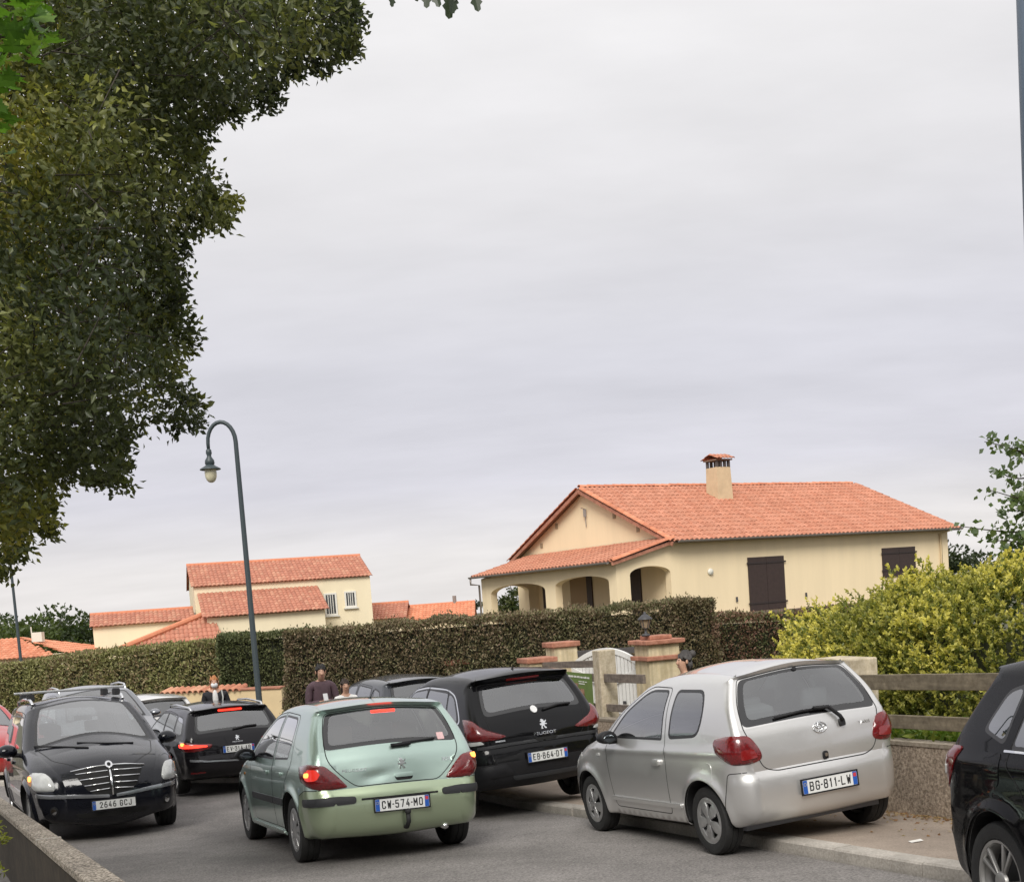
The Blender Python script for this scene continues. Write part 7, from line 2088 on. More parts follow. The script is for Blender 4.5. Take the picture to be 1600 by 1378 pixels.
def big_tree():
    rng = np.random.default_rng(21)
    r = tag(empty('evergreen_tree', (-6.6, 8.2, G(8.2))), 'large dark evergreen oak overhanging the road at the upper left', 'tree')
    # crown outline seen in the picture, widened beyond the frame; every cluster has its own depth inside the crown
    poly = np.array([(-420, -420), (470, -420), (600, -120), (560, -20), (572, 40), (556, 85), (540, 100), (512, 150), (492, 110), (455, 130), (432, 172), (400, 185), (350, 190), (325, 222), (342, 262),
                     (372, 300), (366, 345), (350, 372), (318, 372), (292, 398), (300, 455), (290, 480), (310, 498), (306, 540), (330, 548), (300, 560), (285, 590), (320, 628), (345, 652), (318, 668), (285, 690), (262, 672), (225, 690), (196, 705), (212, 752),
                     (204, 780), (168, 776), (130, 760), (95, 772), (90, 812), (98, 834), (72, 845), (50, 838), (42, 862), (62, 888), (40, 902), (10, 905), (-60, 930), (-420, 930)], float)
    A, B = poly, np.roll(poly, -1, 0)
    cs = []
    while len(cs) < 3500:
        q = np.stack([rng.uniform(-420, 600, 600), rng.uniform(-420, 930, 600)], 1); q = q[in_poly(q, poly)]
        d, _, _ = seg_dist(q, A, B)
        q = q[d > 10]; d = d[d > 10]
        for (x, y), e in zip(q, d):
            if x < -60 or y < -60:
                if rng.random() > .45: continue
            half = min(1.9, .25 + e / 95.0)
            Y = 8.9 + rng.uniform(-1, 1) * half + .25 * math.sin(x * .03) - .0006 * (y - 400)
            cs.append((*at_px(x, y, Y), e))
    for _ in range(620):        # the crown goes on over the road edge, out of the picture to the left
        q = rng.normal(0, 1, 3); q /= np.linalg.norm(q) / rng.random() ** .33
        cs.append((-7.9 + 2.0 * q[0], 12.2 + 3.0 * q[1], 5.6 + 2.0 * q[2], 200))
    cs = np.array(cs); cs = cs[~((cs[:, 3] == 200) & (cs[:, 0] > -.445 * cs[:, 1]))]; hole = noise3(cs[:, :3], 3.2, 5) + .25 * np.minimum(cs[:, 3] / 60, 1)
    cs = cs[hole > .30]
    P, Dr, C, Ln = [], [], [], []
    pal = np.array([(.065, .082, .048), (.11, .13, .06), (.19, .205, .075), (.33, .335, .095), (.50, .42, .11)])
    tw = MB()
    for c in cs:
        p, e = c[:3], c[3]; rad_ = min(.24, .03 + e / 430.0); ax = unit(rng.normal(0, 1, 3) + [.5, 0, -.15])
        m = int(rng.uniform(30, 50))
        t = rng.uniform(-1, 1, m); q = p + ax * (t * rad_)[:, None] + rng.normal(0, .45, (m, 3)) * rad_
        P.append(q); Dr.append(unit(ax + rng.normal(0, .7, (m, 3)) + [0, 0, -.1]))
        base = np.clip((noise3(p[None], 1.6, 3)[0] * .9 + rng.normal(0, .15)) * 3.4 + 1.9 * min(1, max(0, (-2.2 - p[0]) / 1.0)) * min(1, max(0, (p[2] - 2.7) / .5)) - .45, 0, 3.999)  # lit upper-left side of the crown painted in with paler, yellower leaves
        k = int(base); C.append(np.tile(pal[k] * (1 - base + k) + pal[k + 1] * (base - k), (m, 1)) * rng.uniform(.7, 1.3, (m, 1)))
        Ln.append(rng.uniform(.04, .072, m))
        if rng.random() < .5: tw.tube([tuple(p - ax * rad_ * .9), tuple(p + ax * rad_ * .8)], [.005, .002], 4, caps=False)
    P, Dr, C, Ln = (np.concatenate(z) for z in (P, Dr, C, Ln))
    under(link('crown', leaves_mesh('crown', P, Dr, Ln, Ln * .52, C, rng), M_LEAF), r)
    under(tw.build('twigs', M_BARK), r)['kind'] = 'stuff'
    tr = MB(); base = (-6.6, 8.2, G(8.2) - .2)
    tube_branch(tr, curve_pts(base, (-5.9, 8.5, 2.6), 0, rng), .30, .22)
    under(tr.build('trunk', M_BARK, None, True), r)
    for px, py, Y in ((60, 470, 8.9), (200, 300, 9.1), (120, 640, 8.7), (220, 520, 9.2), (30, 780, 8.6), (-150, 200, 8.6), (-200, -150, 9), (180, 640, 8.9), (330, 20, 9.0), (210, -60, 8.9)):
        lb = MB(); e = at_px(px, py, Y); mid = Vector((-5.9, 8.5, 2.6)).lerp(e, .55); mid.z += .35 if py > 200 else 1.0; mid.x -= .5
        tube_branch(lb, curve_pts((-5.9, 8.5, 2.4 + rng.uniform(0, .5)), tuple(mid), .1, rng, 5)[:-1] + curve_pts(tuple(mid), tuple(e), .05, rng, 5), .085, .012)
        under(lb.build('limb', M_BARK, None, True), r)


def ball_tree(name, label, base, crown, rxy, rz, n, leaf, pal, seed, trunk_r=.15, group=None, lumps=9, cat='tree', mat=None):
    rng = np.random.default_rng(seed); r = tag(empty(name, base), label, cat, group)
    c = np.array(crown, float); P, N = [], []
    cent = [c + rng.normal(0, .45, 3) * [rxy, rxy, rz] for _ in range(lumps)] + [c]
    for k, q in enumerate(cent):
        m = n // len(cent); d = unit(rng.normal(0, 1, (m, 3))); rr = (rng.uniform(.45, 1, (m, 1)) ** .4) * (.55 if k < lumps else .8)
        P.append(q + d * rr * [rxy, rxy, rz] * rng.uniform(.75, 1.1)); N.append(d)
    P, N = np.concatenate(P), np.concatenate(N)
    ok = noise3(P, 2.6 / rxy * 1.5, seed) > .25; P, N = P[ok], N[ok]
    pal = np.array(pal); t = np.clip(noise3(P, 3.0 / rxy, seed + 1) + rng.normal(0, .2, len(P)), 0, .999) * (len(pal) - 1); k = t.astype(int); f = (t - k)[:, None]
    C = (pal[k] * (1 - f) + pal[np.minimum(k + 1, len(pal) - 1)] * f) * rng.uniform(.75, 1.25, (len(P), 1))
    Ln = rng.uniform(.7, 1.3, len(P)) * leaf
    under(link('crown', leaves_mesh('crown', P, unit(N + rng.normal(0, .8, N.shape)), Ln, Ln * .6, C, rng), mat or M_LEAF), r)
    mb = MB(); tube_branch(mb, curve_pts(base, tuple(c), 0, rng), trunk_r, trunk_r * .4)
    for q in cent[:5]: tube_branch(mb, curve_pts(tuple((np.array(base) * .35 + c * .65)), tuple(q), 0, rng, 5), trunk_r * .45, trunk_r * .12)
    under(mb.build('trunk', M_BARK, None, True), r)
    return r


big_tree()
FAR = [(.035, .055, .020), (.050, .072, .025), (.070, .090, .030)]
for i, (x, y, zc, rx, rz, pal, lab) in enumerate((
        (-45.5, 118, 1.0, 4.4, 3.0, FAR, 'rounded dark tree beyond the far roof, nearest the pale house'), (-37.2, 104, .8, 3.0, 2.4, FAR, 'dark green tree just left of the pale house wing'),
        (-53.5, 124, 1.4, 5.2, 3.4, FAR, 'dark tree at the left edge behind the far orange roof'), (-35.6, 92, .2, 2.8, 2.2, [(.06, .085, .03), (.09, .12, .04)], 'lighter green tree in front of the dark trees at the left'),
        (-42.5, 100, .6, 3.6, 2.4, [(.08, .105, .03), (.10, .13, .04)], 'yellowish green low tree above the far orange roof'))):
    ball_tree('far_tree', lab, (x, y, G(y)), (x, y, zc), rx, rz, 2600, .45, pal, 40 + i, .25, 'trees beyond the far roofs')
ball_tree('pine_tree', 'dark pine standing behind the right end of the bungalow', (27.6, 72, -2), (26.9, 72, 1.9), 2.0, 1.5, 2600, .30, [(.030, .045, .022), (.05, .065, .03)], 51, .2)
ball_tree('garden_tree', 'dark green tree seen through the porch arch', (.7, 76, -2), (.6, 76, 1.15), 1.3, 1.1, 1600, .25, [(.045, .065, .025), (.08, .09, .03)], 52, .15)
ball_tree('umbrella_pine', 'tiny far umbrella pine left of the porch', (-4.6, 150, -2.5), (-4.6, 150, 1.05), 1.5, .55, 500, .5, [(.05, .065, .05), (.07, .08, .06)], 53, .2, lumps=4)
# unseen trees added behind and beside the camera to darken reflections in the cars
for i, (x, y, zc, rr) in enumerate(((-9.5, 1.0, 4.6, 3.6), (5.5, -9, 5.2, 4.2), (-3.5, -9.5, 5.4, 4.6), (13, -4, 5.0, 4.0), (-12, -8, 5, 4.2))):
    ball_tree('unseen_tree', 'unseen evergreen tree added behind the camera to darken reflections in the cars', (x, y, G(y)), (x, y, G(y) + zc), rr, rr * .85, 4200, .42, [(.035, .05, .016), (.055, .065, .02)], 60 + i, .25, 'unseen trees added behind the camera')


def right_tree():
    """thin branches with round leaves at the right edge"""
    rng = np.random.default_rng(31); r = tag(empty('young_tree', (6.9, 14.2, -.6)), 'loose leafy branches of a young tree at the right edge above the shrub', 'tree')
    mb = MB(); mb.tube(curve_pts((6.9, 14.2, -.8), (6.7, 14.1, 2.7), 0, rng), [.06, .055, .05, .045, .04, .032, .02], 8)
    twigs = []
    for (px, py, Y) in ((1538, 690, 14.0), (1560, 735, 14.2), (1545, 765, 13.8), (1500, 822, 14.0), (1556, 800, 14.1), (1550, 845, 13.9), (1565, 880, 14.0), (1585, 700, 14.3), (1590, 830, 13.8), (1620, 760, 14), (1640, 690, 14), (1640, 850, 14.2), (1600, 890, 13.9), (1570, 860, 14.3), (1580, 780, 14.1)):
        e = np.array(at_px(px, py, Y)); z = float(e[2]); s = np.array((6.75, 14.12, min(2.4, max(.6, z - .35))))
        pts = curve_pts(s, e, .06, rng, 7); mb.tube(pts, [.018, .015, .013, .011, .009, .007, .004], 5); twigs.append(pts)
    under(mb.build('trunk', M_BARK, None, True), r)
    P, Dr = [], []
    for pts in twigs:
        pts = np.array(pts)
        for t in rng.uniform(.2, 1.03, 95):
            i = min(int(t * 6), 5); f = t * 6 - i; p = pts[i] * (1 - f) + pts[i + 1] * f
            P.append(p + rng.normal(0, .05, 3)); Dr.append(rng.normal(0, .7, 3) + [0, 0, -.5])
    # lower leafy mass merging into the shrub
    for _ in range(900):
        q = rng.normal(0, 1, 3); P.append(np.array((6.25, 13.7, 1.05)) + q * [.42, .35, .28]); Dr.append(rng.normal(0, .7, 3) + [0, 0, .1])
    P, Dr = np.array(P), np.array(Dr); n = len(P); Ln = rng.uniform(.055, .10, n)
    pal = np.array([(.10, .15, .06), (.14, .19, .07), (.12, .165, .085)]); C = pal[rng.integers(0, 3, n)] * rng.uniform(.8, 1.3, (n, 1))
    under(link('crown', leaves_mesh('crown', P, Dr, Ln, Ln * .85, C, rng, .12), M_LEAF), r)


right_tree()


def shrub():
    rng = np.random.default_rng(33); r = tag(empty('golden_shrub', (5.2, 13.6, -.5)), 'broad yellow-green evergreen shrub behind the wooden rails', 'shrub')
    # dome height over the ground plan
    c = np.array((5.35, 13.75)); ax = FD.xy.to_3d(); ux = np.array((-FD.x, -FD.y)); uy = np.array((FN.x, FN.y))
    def dome(a, b): return np.maximum(0, 1 - np.abs(a / 3.1) ** 2.3 - np.abs(b / 1.65) ** 2.4) ** .55
    P, N = [], []
    # clusters standing on the shell of the dome
    D = unit(rng.normal(0, 1, (5200, 3))); D[:, 2] = np.abs(D[:, 2]); D = D[(D[:, 1] < .35)]
    k = (np.abs(D[:, 0] / 3.1) ** 2.3 + np.abs(D[:, 1] / 1.65) ** 2.4 + (D[:, 2] / 1.78) ** 2.1)
    sc = np.ones(len(D)); lo, hi = np.full(len(D), .05), np.full(len(D), 6.0)
    for _ in range(30):
        sc = (lo + hi) / 2; f = np.abs(D[:, 0] * sc / 3.1) ** 2.3 + np.abs(D[:, 1] * sc / 1.65) ** 2.4 + (D[:, 2] * sc / 1.78) ** 2.1; hi = np.where(f > 1, sc, hi); lo = np.where(f > 1, lo, sc)
    S3 = D * sc[:, None]; lumpy = noise3(S3, 2.6, 8); S3 *= (.87 + .17 * lumpy + rng.normal(0, .035, len(D)))[:, None]
    S3 = S3[:2300]
    cl = np.array([(c[0] + ux[0] * a + uy[0] * b, c[1] + ux[1] * a + uy[1] * b, -.53 + h, a, b, h, min(1, .35 + h / 1.6)) for a, b, h in S3]); lump = lumpy[:2300]
    P, Dr, C, Ln = [], [], [], []
    for q, lu in zip(cl, lump):
        p = q[:3].copy()
        out = np.array([*(ux * q[3] * .16 + uy * q[4] * .3), .75]); out = unit(out + rng.normal(0, .22, 3))
        # a few upright shoots per cluster, leaves in whorls, yellow at the tips
        for s in range(3):
            o = p + rng.normal(0, .075, 3); ln = rng.uniform(.12, .22); ds = unit(out + rng.normal(0, .25, 3))
            m = 19; t = np.linspace(.1, 1, m); pos = o + ds * (t * ln)[:, None]
            dr = unit(ds * .75 + rng.normal(0, .6, (m, 3)))
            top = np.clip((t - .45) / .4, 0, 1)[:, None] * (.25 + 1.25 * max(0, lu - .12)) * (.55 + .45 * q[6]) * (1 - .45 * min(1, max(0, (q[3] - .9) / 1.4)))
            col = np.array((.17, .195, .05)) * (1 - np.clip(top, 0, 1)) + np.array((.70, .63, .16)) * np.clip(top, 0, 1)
            P.append(pos); Dr.append(dr); C.append(col * rng.uniform(.75, 1.25, (m, 1))); Ln.append(rng.uniform(.034, .056, m))
    P, Dr, C, Ln = (np.concatenate(z) for z in (P, Dr, C, Ln))
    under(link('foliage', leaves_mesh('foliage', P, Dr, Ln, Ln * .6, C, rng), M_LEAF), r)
    # woody core that keeps the inside dark
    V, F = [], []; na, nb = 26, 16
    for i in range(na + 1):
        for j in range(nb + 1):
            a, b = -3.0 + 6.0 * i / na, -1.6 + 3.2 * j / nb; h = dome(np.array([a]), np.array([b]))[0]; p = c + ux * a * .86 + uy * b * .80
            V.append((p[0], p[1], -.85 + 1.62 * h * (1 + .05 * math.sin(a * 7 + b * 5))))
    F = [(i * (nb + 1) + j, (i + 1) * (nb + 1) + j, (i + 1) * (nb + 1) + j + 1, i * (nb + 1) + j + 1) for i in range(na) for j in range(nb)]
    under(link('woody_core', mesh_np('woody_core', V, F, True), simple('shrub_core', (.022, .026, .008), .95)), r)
    for _ in range(14):
        a, b = rng.uniform(-2.2, 2.2), rng.uniform(-1.4, .5); p = c + ux * a + uy * b; st = MB().tube([(p[0], p[1], -.8), (p[0] + rng.normal(0, .1), p[1] + rng.normal(0, .1), .5)], [.03, .015], 6)
        under(st.build('stem', M_BARK, None, True), r)
    # soil bed and low green plants on top of the wall
    rows = [((fl(y) + FN.x * .185, y + FN.y * .185), (fl(y) + FN.x * 4.5, y + FN.y * 4.5 + .0)) for y in np.arange(3, 20, 1.0)]
    sheet('planting_bed', rows, M_EARTH, 0, lambda x, y: wall_top(y) - .10)
    BP = []
    for k, y in enumerate(np.arange(8.6, 12.2, .36)):
        rr = np.random.default_rng(70 + k)
        m = 190; base = np.array((fl(y) + FN.x * .42, y + FN.y * .42, wall_top(y) - .09)) + rr.normal(0, 1, (m, 3)) * [.13, .13, .0] + FN * 0
        h = rr.uniform(.0, .16, m); P = base + np.stack([0 * h, 0 * h, h], 1)
        Dr = unit(rr.normal(0, .6, (m, 3)) + [-.25, -.15, .8]); pal = np.array([(.10, .17, .025), (.15, .22, .035), (.21, .26, .05)]); C = pal[rr.integers(0, 3, m)] * rr.uniform(.8, 1.2, (m, 1)); L = rr.uniform(.07, .14, m)
        BP.append((P, Dr, L, C))
    P, Dr, L, C = (np.concatenate([q[i] for q in BP]) for i in range(4))
    tag(link('ground_cover', leaves_mesh('ground_cover', P, Dr, L, L * .38, C, rng), M_LEAF), 'low bright green leaves growing on top of the pebbly wall under the rails', 'plants', kind='stuff')


shrub()


# ---- large maple leaves hanging into the upper left corner, one by one
def maple():
    rng = np.random.default_rng(41); r = tag(empty('maple_tree', (-3.6, 4.6, G(4.6))), 'bright green maple leaves hanging into the upper left corner', 'tree')
    lob = [(0, 0), (.18, .06), (.42, -.02), (.36, .16), (.50, .34), (.26, .34), (.30, .62), (.14, .56), (0, 1.0)]
    pts = lob + [(-a, b) for a, b in lob[-2:0:-1]]
    V = [(a, b, -.10 * abs(a) - .12 * b * b) for a, b in pts] + [(0, .4, .0)]
    F = [(i, (i + 1) % len(pts), len(pts)) for i in range(len(pts))]
    mes = []
    for c in ((.075, .16, .020), (.10, .21, .028), (.055, .12, .017), (.13, .23, .035)):
        q = mesh_np('leaf', V, F); set_face_col(q, np.tile(c, (len(F), 1))); q.materials.append(M_LEAF); mes.append(q)
    tb = MB(); tube_branch(tb, curve_pts((-3.6, 4.6, G(4.6) - .2), (-3.3, 4.8, 3.4), 0, rng), .11, .06); under(tb.build('trunk', M_BARK, None, True), r)
    ends = []
    for (px, py) in ((20, 20), (70, 40), (40, 120), (10, 180), (90, -60), (-40, 60), (0, 235)):
        b = MB(); e = at_px(px, py, 5.6 + rng.uniform(-.3, .3)); pl = curve_pts((-3.3, 4.8, 3.3), tuple(e), .12, rng, 7); b.tube(pl, [.03, .025, .02, .015, .012, .008, .004], 6)
        under(b.build('branch', M_BARK, None, True), r); ends.append(np.array(pl))
    for k in range(105):
        if k < 75:
            px, py = rng.uniform(-30, 105), rng.uniform(-40, 110)
            if px > 60 + rng.uniform(0, 45) or py > 130 - px * .5: px *= .5; py *= .7
        else: px, py = rng.uniform(-30, 22), rng.uniform(80, 245)
        p = at_px(px, py, 5.6 + rng.uniform(-.35, .35)); s = rng.uniform(.07, .125)
        o = link('leaf', random.choice(mes))
        E = Matrix.Rotation(rng.uniform(0, 6.28), 4, 'Z') @ Matrix.Rotation(rad(rng.uniform(100, 200)), 4, 'X')
        o.matrix_world = Matrix.Translation(p) @ E @ Matrix.Diagonal((s, s, s, 1)); under(o, r)
    # a twig over the top edge
    r = tag(empty('overhanging_branch', (-.3, 5.0, 3.9)), 'few grey-green oak leaves hanging from the top edge of the picture', 'branch')
    lob = [(0, 0), (.10, .10), (.16, .22), (.10, .30), (.22, .42), (.14, .52), (.24, .66), (.13, .76), (.12, .92), (0, 1.0)]
    pts = lob + [(-a, b) for a, b in lob[-2:0:-1]]; V = [(a, b, -.15 * abs(a)) for a, b in pts] + [(0, .5, 0)]; F = [(i, (i + 1) % len(pts), len(pts)) for i in range(len(pts))]
    q = mesh_np('leaf', V, F); set_face_col(q, np.tile((.055, .075, .05), (len(F), 1))); q.materials.append(M_LEAF)
    b = MB(); b.tube([tuple(at_px(x, y, 5.0)) for x, y in ((560, -120), (640, -45), (700, -32), (760, -60))], [.02, .014, .010, .006], 6); under(b.build('twig', M_BARK, None, True), r)
    for (px, py, ln, a) in ((613, -14, 26, 10), (640, -25, 28, -20), (668, -24, 36, 6), (676, -22, 35, -14), (702, -18, 48, 8), (712, -14, 40, 20), (738, -22, 40, -8), (722, -22, 30, 35), (655, -30, 30, 30), (690, -28, 30, -35)):
        o = link('leaf', q); p = at_px(px, py, 5.0); s = ln / 1850 * 5.0
        o.matrix_world = Matrix.Translation(p) @ Matrix.Rotation(rad(rng.uniform(-50, 50)), 4, 'Z') @ Matrix.Rotation(rad(a), 4, 'Y') @ Matrix.Rotation(rad(-95), 4, 'X') @ Matrix.Diagonal((s, s, s, 1)); under(o, r)


maple()


# ---- sprigs by the garden wall at the lower left
def sprigs():
    for k, (px, py) in enumerate(((-2, 1290), (8, 1313), (2, 1364))):
        rng = np.random.default_rng(80 + k); p = np.array(at_px(px, py, 4.6)); t = tag(empty('leafy_sprig', tuple(p)), ('topmost', 'middle', 'lowest')[k] + ' of the small yellow-green sprigs at the lower left edge', 'plant', 'sprigs by the garden wall')
        m = 16; P = p + rng.normal(0, .012, (m, 3)) - np.array([.01, 0, 0]); Dr = unit(rng.normal(0, .6, (m, 3)) + [.5, 0, .4]); L = rng.uniform(.02, .035, m)
        C = np.array([(.22, .24, .05)]) * rng.uniform(.8, 1.2, (m, 1)); under(link('leaves', leaves_mesh('leaves', P, Dr, L, L * .5, C, rng), M_LEAF), t)
        b = MB(); b.tube([tuple(p - np.array([.16, 0, .25])), tuple(p - np.array([.07, 0, .05])), tuple(p)], [.006, .004, .002], 5); under(b.build('stem', M_BARK, None, True), t)


sprigs()


# ---- fallen leaves and litter at the foot of the wall
def litter():
    rng = np.random.default_rng(91); n = 420
    y = np.concatenate([rng.normal(10.55, .35, 240), rng.uniform(8.0, 12.0, 180)]); o = np.concatenate([-np.abs(rng.normal(.03, .12, 240)), -rng.uniform(.02, 1.4, 180) * rng.random(180)])
    P = np.stack([[fl(a) + FN.x * b for a, b in zip(y, o)], [a + FN.y * b for a, b in zip(y, o)], [G(a + FN.y * b) + .106 for a, b in zip(y, o)]], 1)
    Dr = unit(rng.normal(0, 1, (n, 3)) * [1, 1, .12]); L = rng.uniform(.02, .05, n); pal = np.array([(.30, .17, .08), (.38, .26, .14), (.22, .12, .06), (.42, .32, .2)])
    me = leaves_mesh('fallen_leaves', P, Dr, L, L * .6, pal[rng.integers(0, 4, n)], rng, .1, np.array([0, 0, 1.])); tag(link('fallen_leaves', me, M_LEAF), 'scatter of brown fallen leaves at the foot of the pebbly wall', 'leaves', kind='stuff')
    mb = MB(); mb.add([(0, 0, 0), (.10, .02, .006), (.09, .06, .012), (-.01, .045, .004)], [(0, 1, 2, 3)])
    o = mb.build('paper_scrap', simple('paper', (.7, .68, .64), .8)); o.location = (2.98, 8.95, G(8.97) + .105); tag(o, 'white scrap of paper lying on the pavement beside the black compact car', 'litter')


litter()
# ------------------------------------------------------------------ people
def skin_obj(name, joints, edges, mat, parent=None, sub=2, loc=(0, 0, 0), rotz=0):
    """joints {name: (x,y,z,radius or (rx,ry))}; a continuous surface grown round the joints"""
    me = bpy.data.meshes.new(name); keys = list(joints)
    me.from_pydata([joints[k][:3] for k in keys], [(keys.index(a), keys.index(b)) for a, b in edges], [])
    o = bpy.data.objects.new(name, me); COL.objects.link(o)
    o.modifiers.new('s', 'SKIN'); s = o.modifiers.new('d', 'SUBSURF'); s.levels = sub; s.render_levels = sub
    for i, k in enumerate(keys):
        r = joints[k][3]; r = r if isinstance(r, tuple) else (r, r)
        me.skin_vertices[0].data[i].radius = r; me.skin_vertices[0].data[i].use_root = (i == 0)
    dg = bpy.context.evaluated_depsgraph_get(); out = bpy.data.meshes.new_from_object(o.evaluated_get(dg)); bpy.data.objects.remove(o)
    out.polygons.foreach_set('use_smooth', np.ones(len(out.polygons), bool))
    return link(name, out, mat, parent)


def chain(*k): return list(zip(k[:-1], k[1:]))


M_SKIN = simple('skin', (.50, .29, .20), .55, var=.06)


def person(label, x, y, zf, H, rotz, arms, cols, hair, hairlen=0, build=1.0, head_tilt=0, mask=False, bag=False):
    """standing figure of height H facing -Y before rotation; arms: per side (elbow, wrist) offsets"""
    k = H / 1.75
    J = {}
    def j(n, a, b, c, r): J[n] = (a * k, b * k, c * k, (r * k if not isinstance(r, tuple) else (r[0] * k, r[1] * k)))
    bw = build
    j('pelvis', 0, 0, .95, (.15 * bw, .11 * bw)); j('waist', 0, 0, 1.08, (.145 * bw, .10 * bw)); j('chest', 0, .01, 1.28, (.165 * bw, .115 * bw)); j('neckb', 0, .01, 1.44, (.09, .07)); j('neck', 0, -.005, 1.50, .052)
    hy = -.03 * head_tilt
    j('jaw', 0, -.035 + hy, 1.565, (.058, .062)); j('skull', 0, -.01 + hy, 1.65, (.074, .090)); j('crown', 0, .0 + hy, 1.71, (.060, .072)); j('nose', 0, -.125 + hy, 1.615 - .01 * head_tilt, .012)
    E = chain('pelvis', 'waist', 'chest', 'neckb', 'neck', 'jaw', 'skull', 'crown') + [('skull', 'nose')]
    for s, n in ((1, 'l'), (-1, 'r')):
        j('sh' + n, s * .19 * bw, .01, 1.40, .058); (e, w_) = arms[0 if s > 0 else 1]
        j('el' + n, s * e[0], e[1], e[2], .043); j('wr' + n, s * w_[0], w_[1], w_[2], .030)
        d = Vector((w_[0] - e[0], w_[1] - e[1], w_[2] - e[2])).normalized()
        pm = Vector(w_) + d * .07; j('palm' + n, s * pm.x, pm.y, pm.z, (.036, .022)); E += chain('neckb', 'sh' + n, 'el' + n, 'wr' + n, 'palm' + n)
        for f in range(4):
            o = (f - 1.5) * .018; ln = (.06, .07, .068, .05)[f]; a = pm + Vector((o * .3, 0, o)) + d * .04; b = a + (d * .7 + Vector((-.5, -.1, -.2))).normalized() * ln
            j('fa%d' % f + n, s * a.x, a.y, a.z, .011); j('fb%d' % f + n, s * b.x, b.y, b.z, .009); E += chain('palm' + n, 'fa%d' % f + n, 'fb%d' % f + n)
        t1 = pm + Vector((-.035, -.03, .02)); t2 = t1 + d * .035; j('ta' + n, s * t1.x, t1.y, t1.z, .012); j('tb' + n, s * t2.x, t2.y, t2.z, .010); E += chain('wr' + n, 'ta' + n, 'tb' + n)
        j('hip' + n, s * .09, 0, .90, .09 * bw); j('kn' + n, s * .10, -.015, .50, .060); j('an' + n, s * .105, .02, .09, .042); j('toe' + n, s * .115, -.13, .035, .036); E += chain('pelvis', 'hip' + n, 'kn' + n, 'an' + n, 'toe' + n)
    body = skin_obj('person', J, E, M_SKIN); tag(body, label, 'person')
    # clothes: the same joints, a little fuller, ending at cuffs, neckline and hems
    top, leg, shoe = cols
    def sub(names, extra): return {n: (*J[n][:3], tuple((q + extra * k) for q in (J[n][3] if isinstance(J[n][3], tuple) else (J[n][3], J[n][3])))) for n in names}
    T = sub(['pelvis', 'waist', 'chest', 'neckb', 'shl', 'ell', 'wrl', 'shr', 'elr', 'wrr'], .018)
    T['collar'] = (J['neck'][0], J['neck'][1] + .01, J['neck'][2] - .015 * k, (.066 * k, .06 * k)); T['neckb'] = (*T['neckb'][:3], (T['neckb'][3][0] + .02 * k, T['neckb'][3][1] + .02 * k))
    skin_obj('jacket', T, chain('pelvis', 'waist', 'chest', 'neckb', 'collar') + chain('neckb', 'shl', 'ell', 'wrl') + chain('neckb', 'shr', 'elr', 'wrr'), top, body)
    Lg = sub(['pelvis', 'hipl', 'knl', 'anl', 'hipr', 'knr', 'anr'], .014)
    skin_obj('trousers', Lg, chain('pelvis', 'hipl', 'knl', 'anl') + chain('pelvis', 'hipr', 'knr', 'anr'), leg, body)
    for n in 'lr': skin_obj('shoe', sub(['an' + n, 'toe' + n], .012), [('an' + n, 'toe' + n)], shoe, body, 1)
    hm = hair
    hb = MB(); c0 = Vector((0, .012 + hy, 1.675)) * k
    hb.ico(tuple(c0), (.083 * k, .100 * k, .088 * k), 3)
    hb.v = [(v[0], v[1] if not (v[2] < 1.665 * k and v[1] < -.02 * k) else v[1] * .2 + .02 * k, v[2] if v[2] > (1.62 - hairlen) * k else (1.62 - hairlen) * k) for v in hb.v]
    if hairlen: hb.ico((0, .045 * k, (1.60 - hairlen * .4) * k), (.085 * k, .06 * k, (.07 + hairlen) * k), 3)
    me = hb.mesh('hair', True)
    for v in me.vertices: v.co *= 1 + .02 * math.sin(v.co.x * 160 + v.co.z * 120)
    link('hair', me, hm, body)
    dk = simple('eye_dark', (.02, .015, .012), .3)
    for s in (1, -1):
        link('eye', MB().ico((s * .03 * k, (-.088 + hy) * k, 1.648 * k), (.012 * k, .006 * k, .008 * k), 1).mesh('eye', True), dk, body)
        link('eyebrow', MB().box((s * .03 * k, (-.092 + hy) * k, 1.668 * k), (.034 * k, .006, .007 * k)).mesh('eyebrow'), hm, body)
        link('ear', MB().ico((s * .080 * k, (.0 + hy) * k, 1.635 * k), (.010 * k, .018 * k, .03 * k), 2).mesh('ear', True), M_SKIN, body)
    if mask:
        link('face_mask', MB().ico((0, (-.062 + hy) * k, 1.585 * k), (.066 * k, .062 * k, .058 * k), 3).mesh('face_mask', True), simple('mask_white', (.75, .76, .77), .8), body)
    else:
        link('mouth', MB().box((0, (-.094 + hy) * k, 1.572 * k), (.042 * k, .006, .008 * k)).mesh('mouth'), simple('lips', (.28, .10, .09), .5), body)
    body.location = (x, y, zf); body.rotation_euler = (0, 0, rotz)
    return body


M_JEANS = simple('jeans', (.03, .04, .07), .8); M_SHOE = simple('shoe_dark', (.02, .02, .02), .6)
hold = (((.24, -.02, 1.12), (.06, -.25, 1.17)), ((.24, -.02, 1.12), (.06, -.25, 1.16)))
rest = (((.25, .03, 1.12), (.24, -.04, .88)), ((.25, .03, 1.12), (.24, -.04, .88)))
mm = person('man in a dark purple jacket looking down at a phone beside the hedge', -3.15, 19.7, .655 - 1.79, 1.79, rad(18), hold, (simple('jacket_plum', (.085, .050, .062), .8, var=.25, vscale=6), M_JEANS, M_SHOE), simple('hair_black', (.012, .010, .010), .6), build=1.0, head_tilt=1.6)
ph = MB().box((0, 0, 0), (.075, .012, .15), Matrix.Rotation(rad(-35), 3, 'X')).build('mobile_phone', simple('phone_white', (.55, .55, .56), .3), None, False, .004); tag(ph, 'pale mobile phone held by the man in the plum jacket', 'phone')
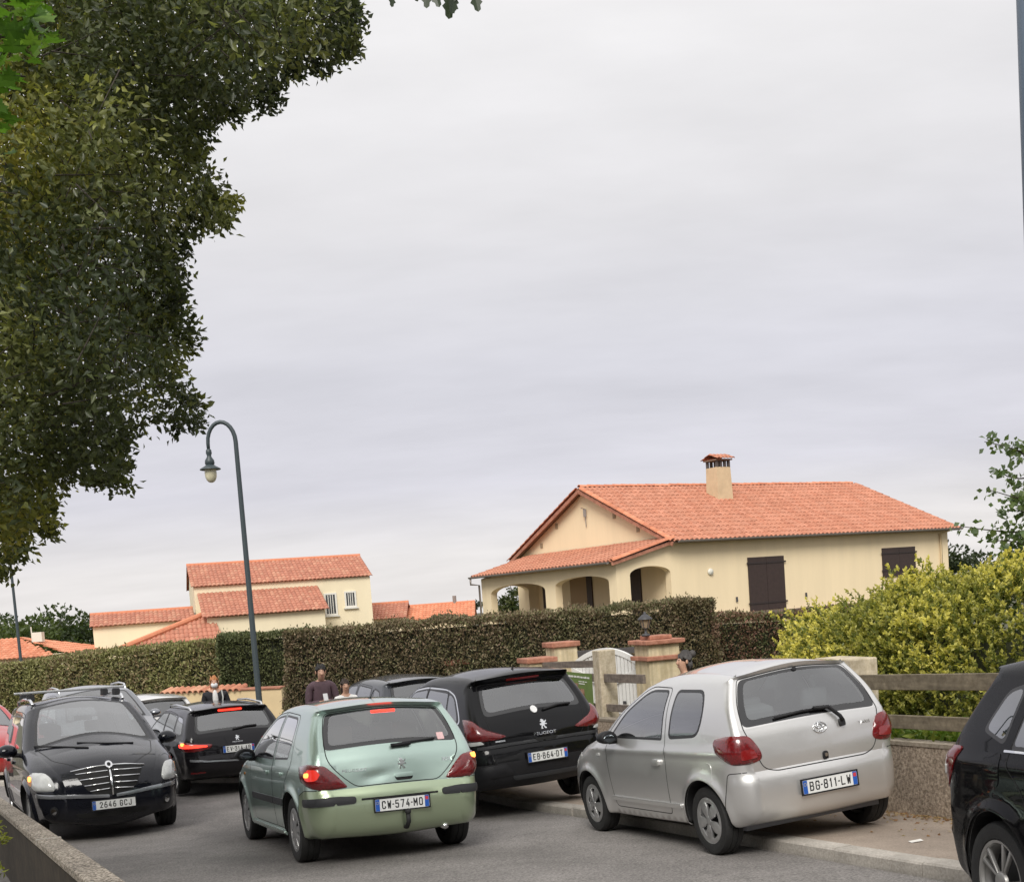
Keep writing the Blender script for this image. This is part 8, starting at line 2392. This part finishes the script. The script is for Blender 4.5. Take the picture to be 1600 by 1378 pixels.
ph.matrix_world = mm.matrix_basis @ Matrix.Translation((0, -.36, 1.27))
person('girl in a white top with tied dark hair standing beside the man', -2.70, 19.3, .40 - 1.52, 1.52, rad(20), rest, (simple('top_white', (.72, .71, .69), .8), M_JEANS, M_SHOE), simple('hair_brown', (.035, .02, .014), .6), .05, .85)
wo = person('woman with ginger hair, white face mask and dark coat before the cream wall', -5.40, 21.6, .515 - 1.66, 1.66, rad(14), rest, (simple('coat_black', (.012, .012, .016), .8), M_JEANS, M_SHOE), simple('hair_ginger', (.42, .17, .06), .6), .06, .95, mask=True)
link('scarf', MB().ico((0, -.115, 1.26), (.05, .035, .16), 3).mesh('scarf', True), simple('top_white', (.72, .71, .69), .8), wo)
link('bag_strap', MB().tube([(.12, -.02, 1.40), (.135, -.13, 1.28), (.10, -.14, 1.08)], .014, 6).mesh('bag_strap', True), simple('strap_grey', (.4, .4, .38), .7), wo)
hd = person('person with dark tied hair whose head shows over the roof of the silver hatchback', 2.16, 14.6, .685 - 1.62, 1.62, rad(-75), rest, (simple('coat_black', (.012, .012, .016), .8), M_JEANS, M_SHOE), simple('hair_grey_brown', (.055, .05, .048), .65), .03, .95)
link('hair_bun', MB().ico((0, .11, 1.60), (.05, .045, .05), 2).mesh('hair_bun', True), MATS['hair_grey_brown'], hd)
# ------------------------------------------------------------------ cars
random.seed(3)
green_hatchback(); silver_hatchback(); black_crossover(); dark_minivan(); dark_estate(); black_compact()
plain_car('hatchback_car', 'dark car parked ahead of the black crossover, mostly hidden', car_matrix(-1.78, 21.15, rad(117), lift=.17, half=0), paint('paint_slate', (.04, .045, .055), .5, .3), H=1.52, group='cars parked along the kerb', tints=((.5, .54, .55), (.55, .6, .6)))
plain_car('hatchback_car', 'white car half hidden between the people carrier and the dark estate', car_matrix(-7.95, 26.2, rad(124), half=0), paint('paint_white', (.68, .68, .67), .0, .35), L=4.2, H=1.45, tints=((.3, .33, .34), (.22, .24, .25)), lit=True)
plain_car('off_roader_car', 'silver off-roader with roof rails showing above the people carrier', car_matrix(-8.75, 24.2, rad(-60), half=0, lift=.05), paint('paint_grey_silver', (.22, .23, .25), .8, .3), L=4.6, H=1.78, Wd=.93, wb=2.7, R=.36, rails=True, suv=True)
plain_car('compact_car', 'red car at the left edge behind the people carrier', car_matrix(-12.5, 27.0, rad(-58), half=0), paint('paint_red', (.42, .02, .022), .1, .3), L=4.0, H=1.55, R=.31)
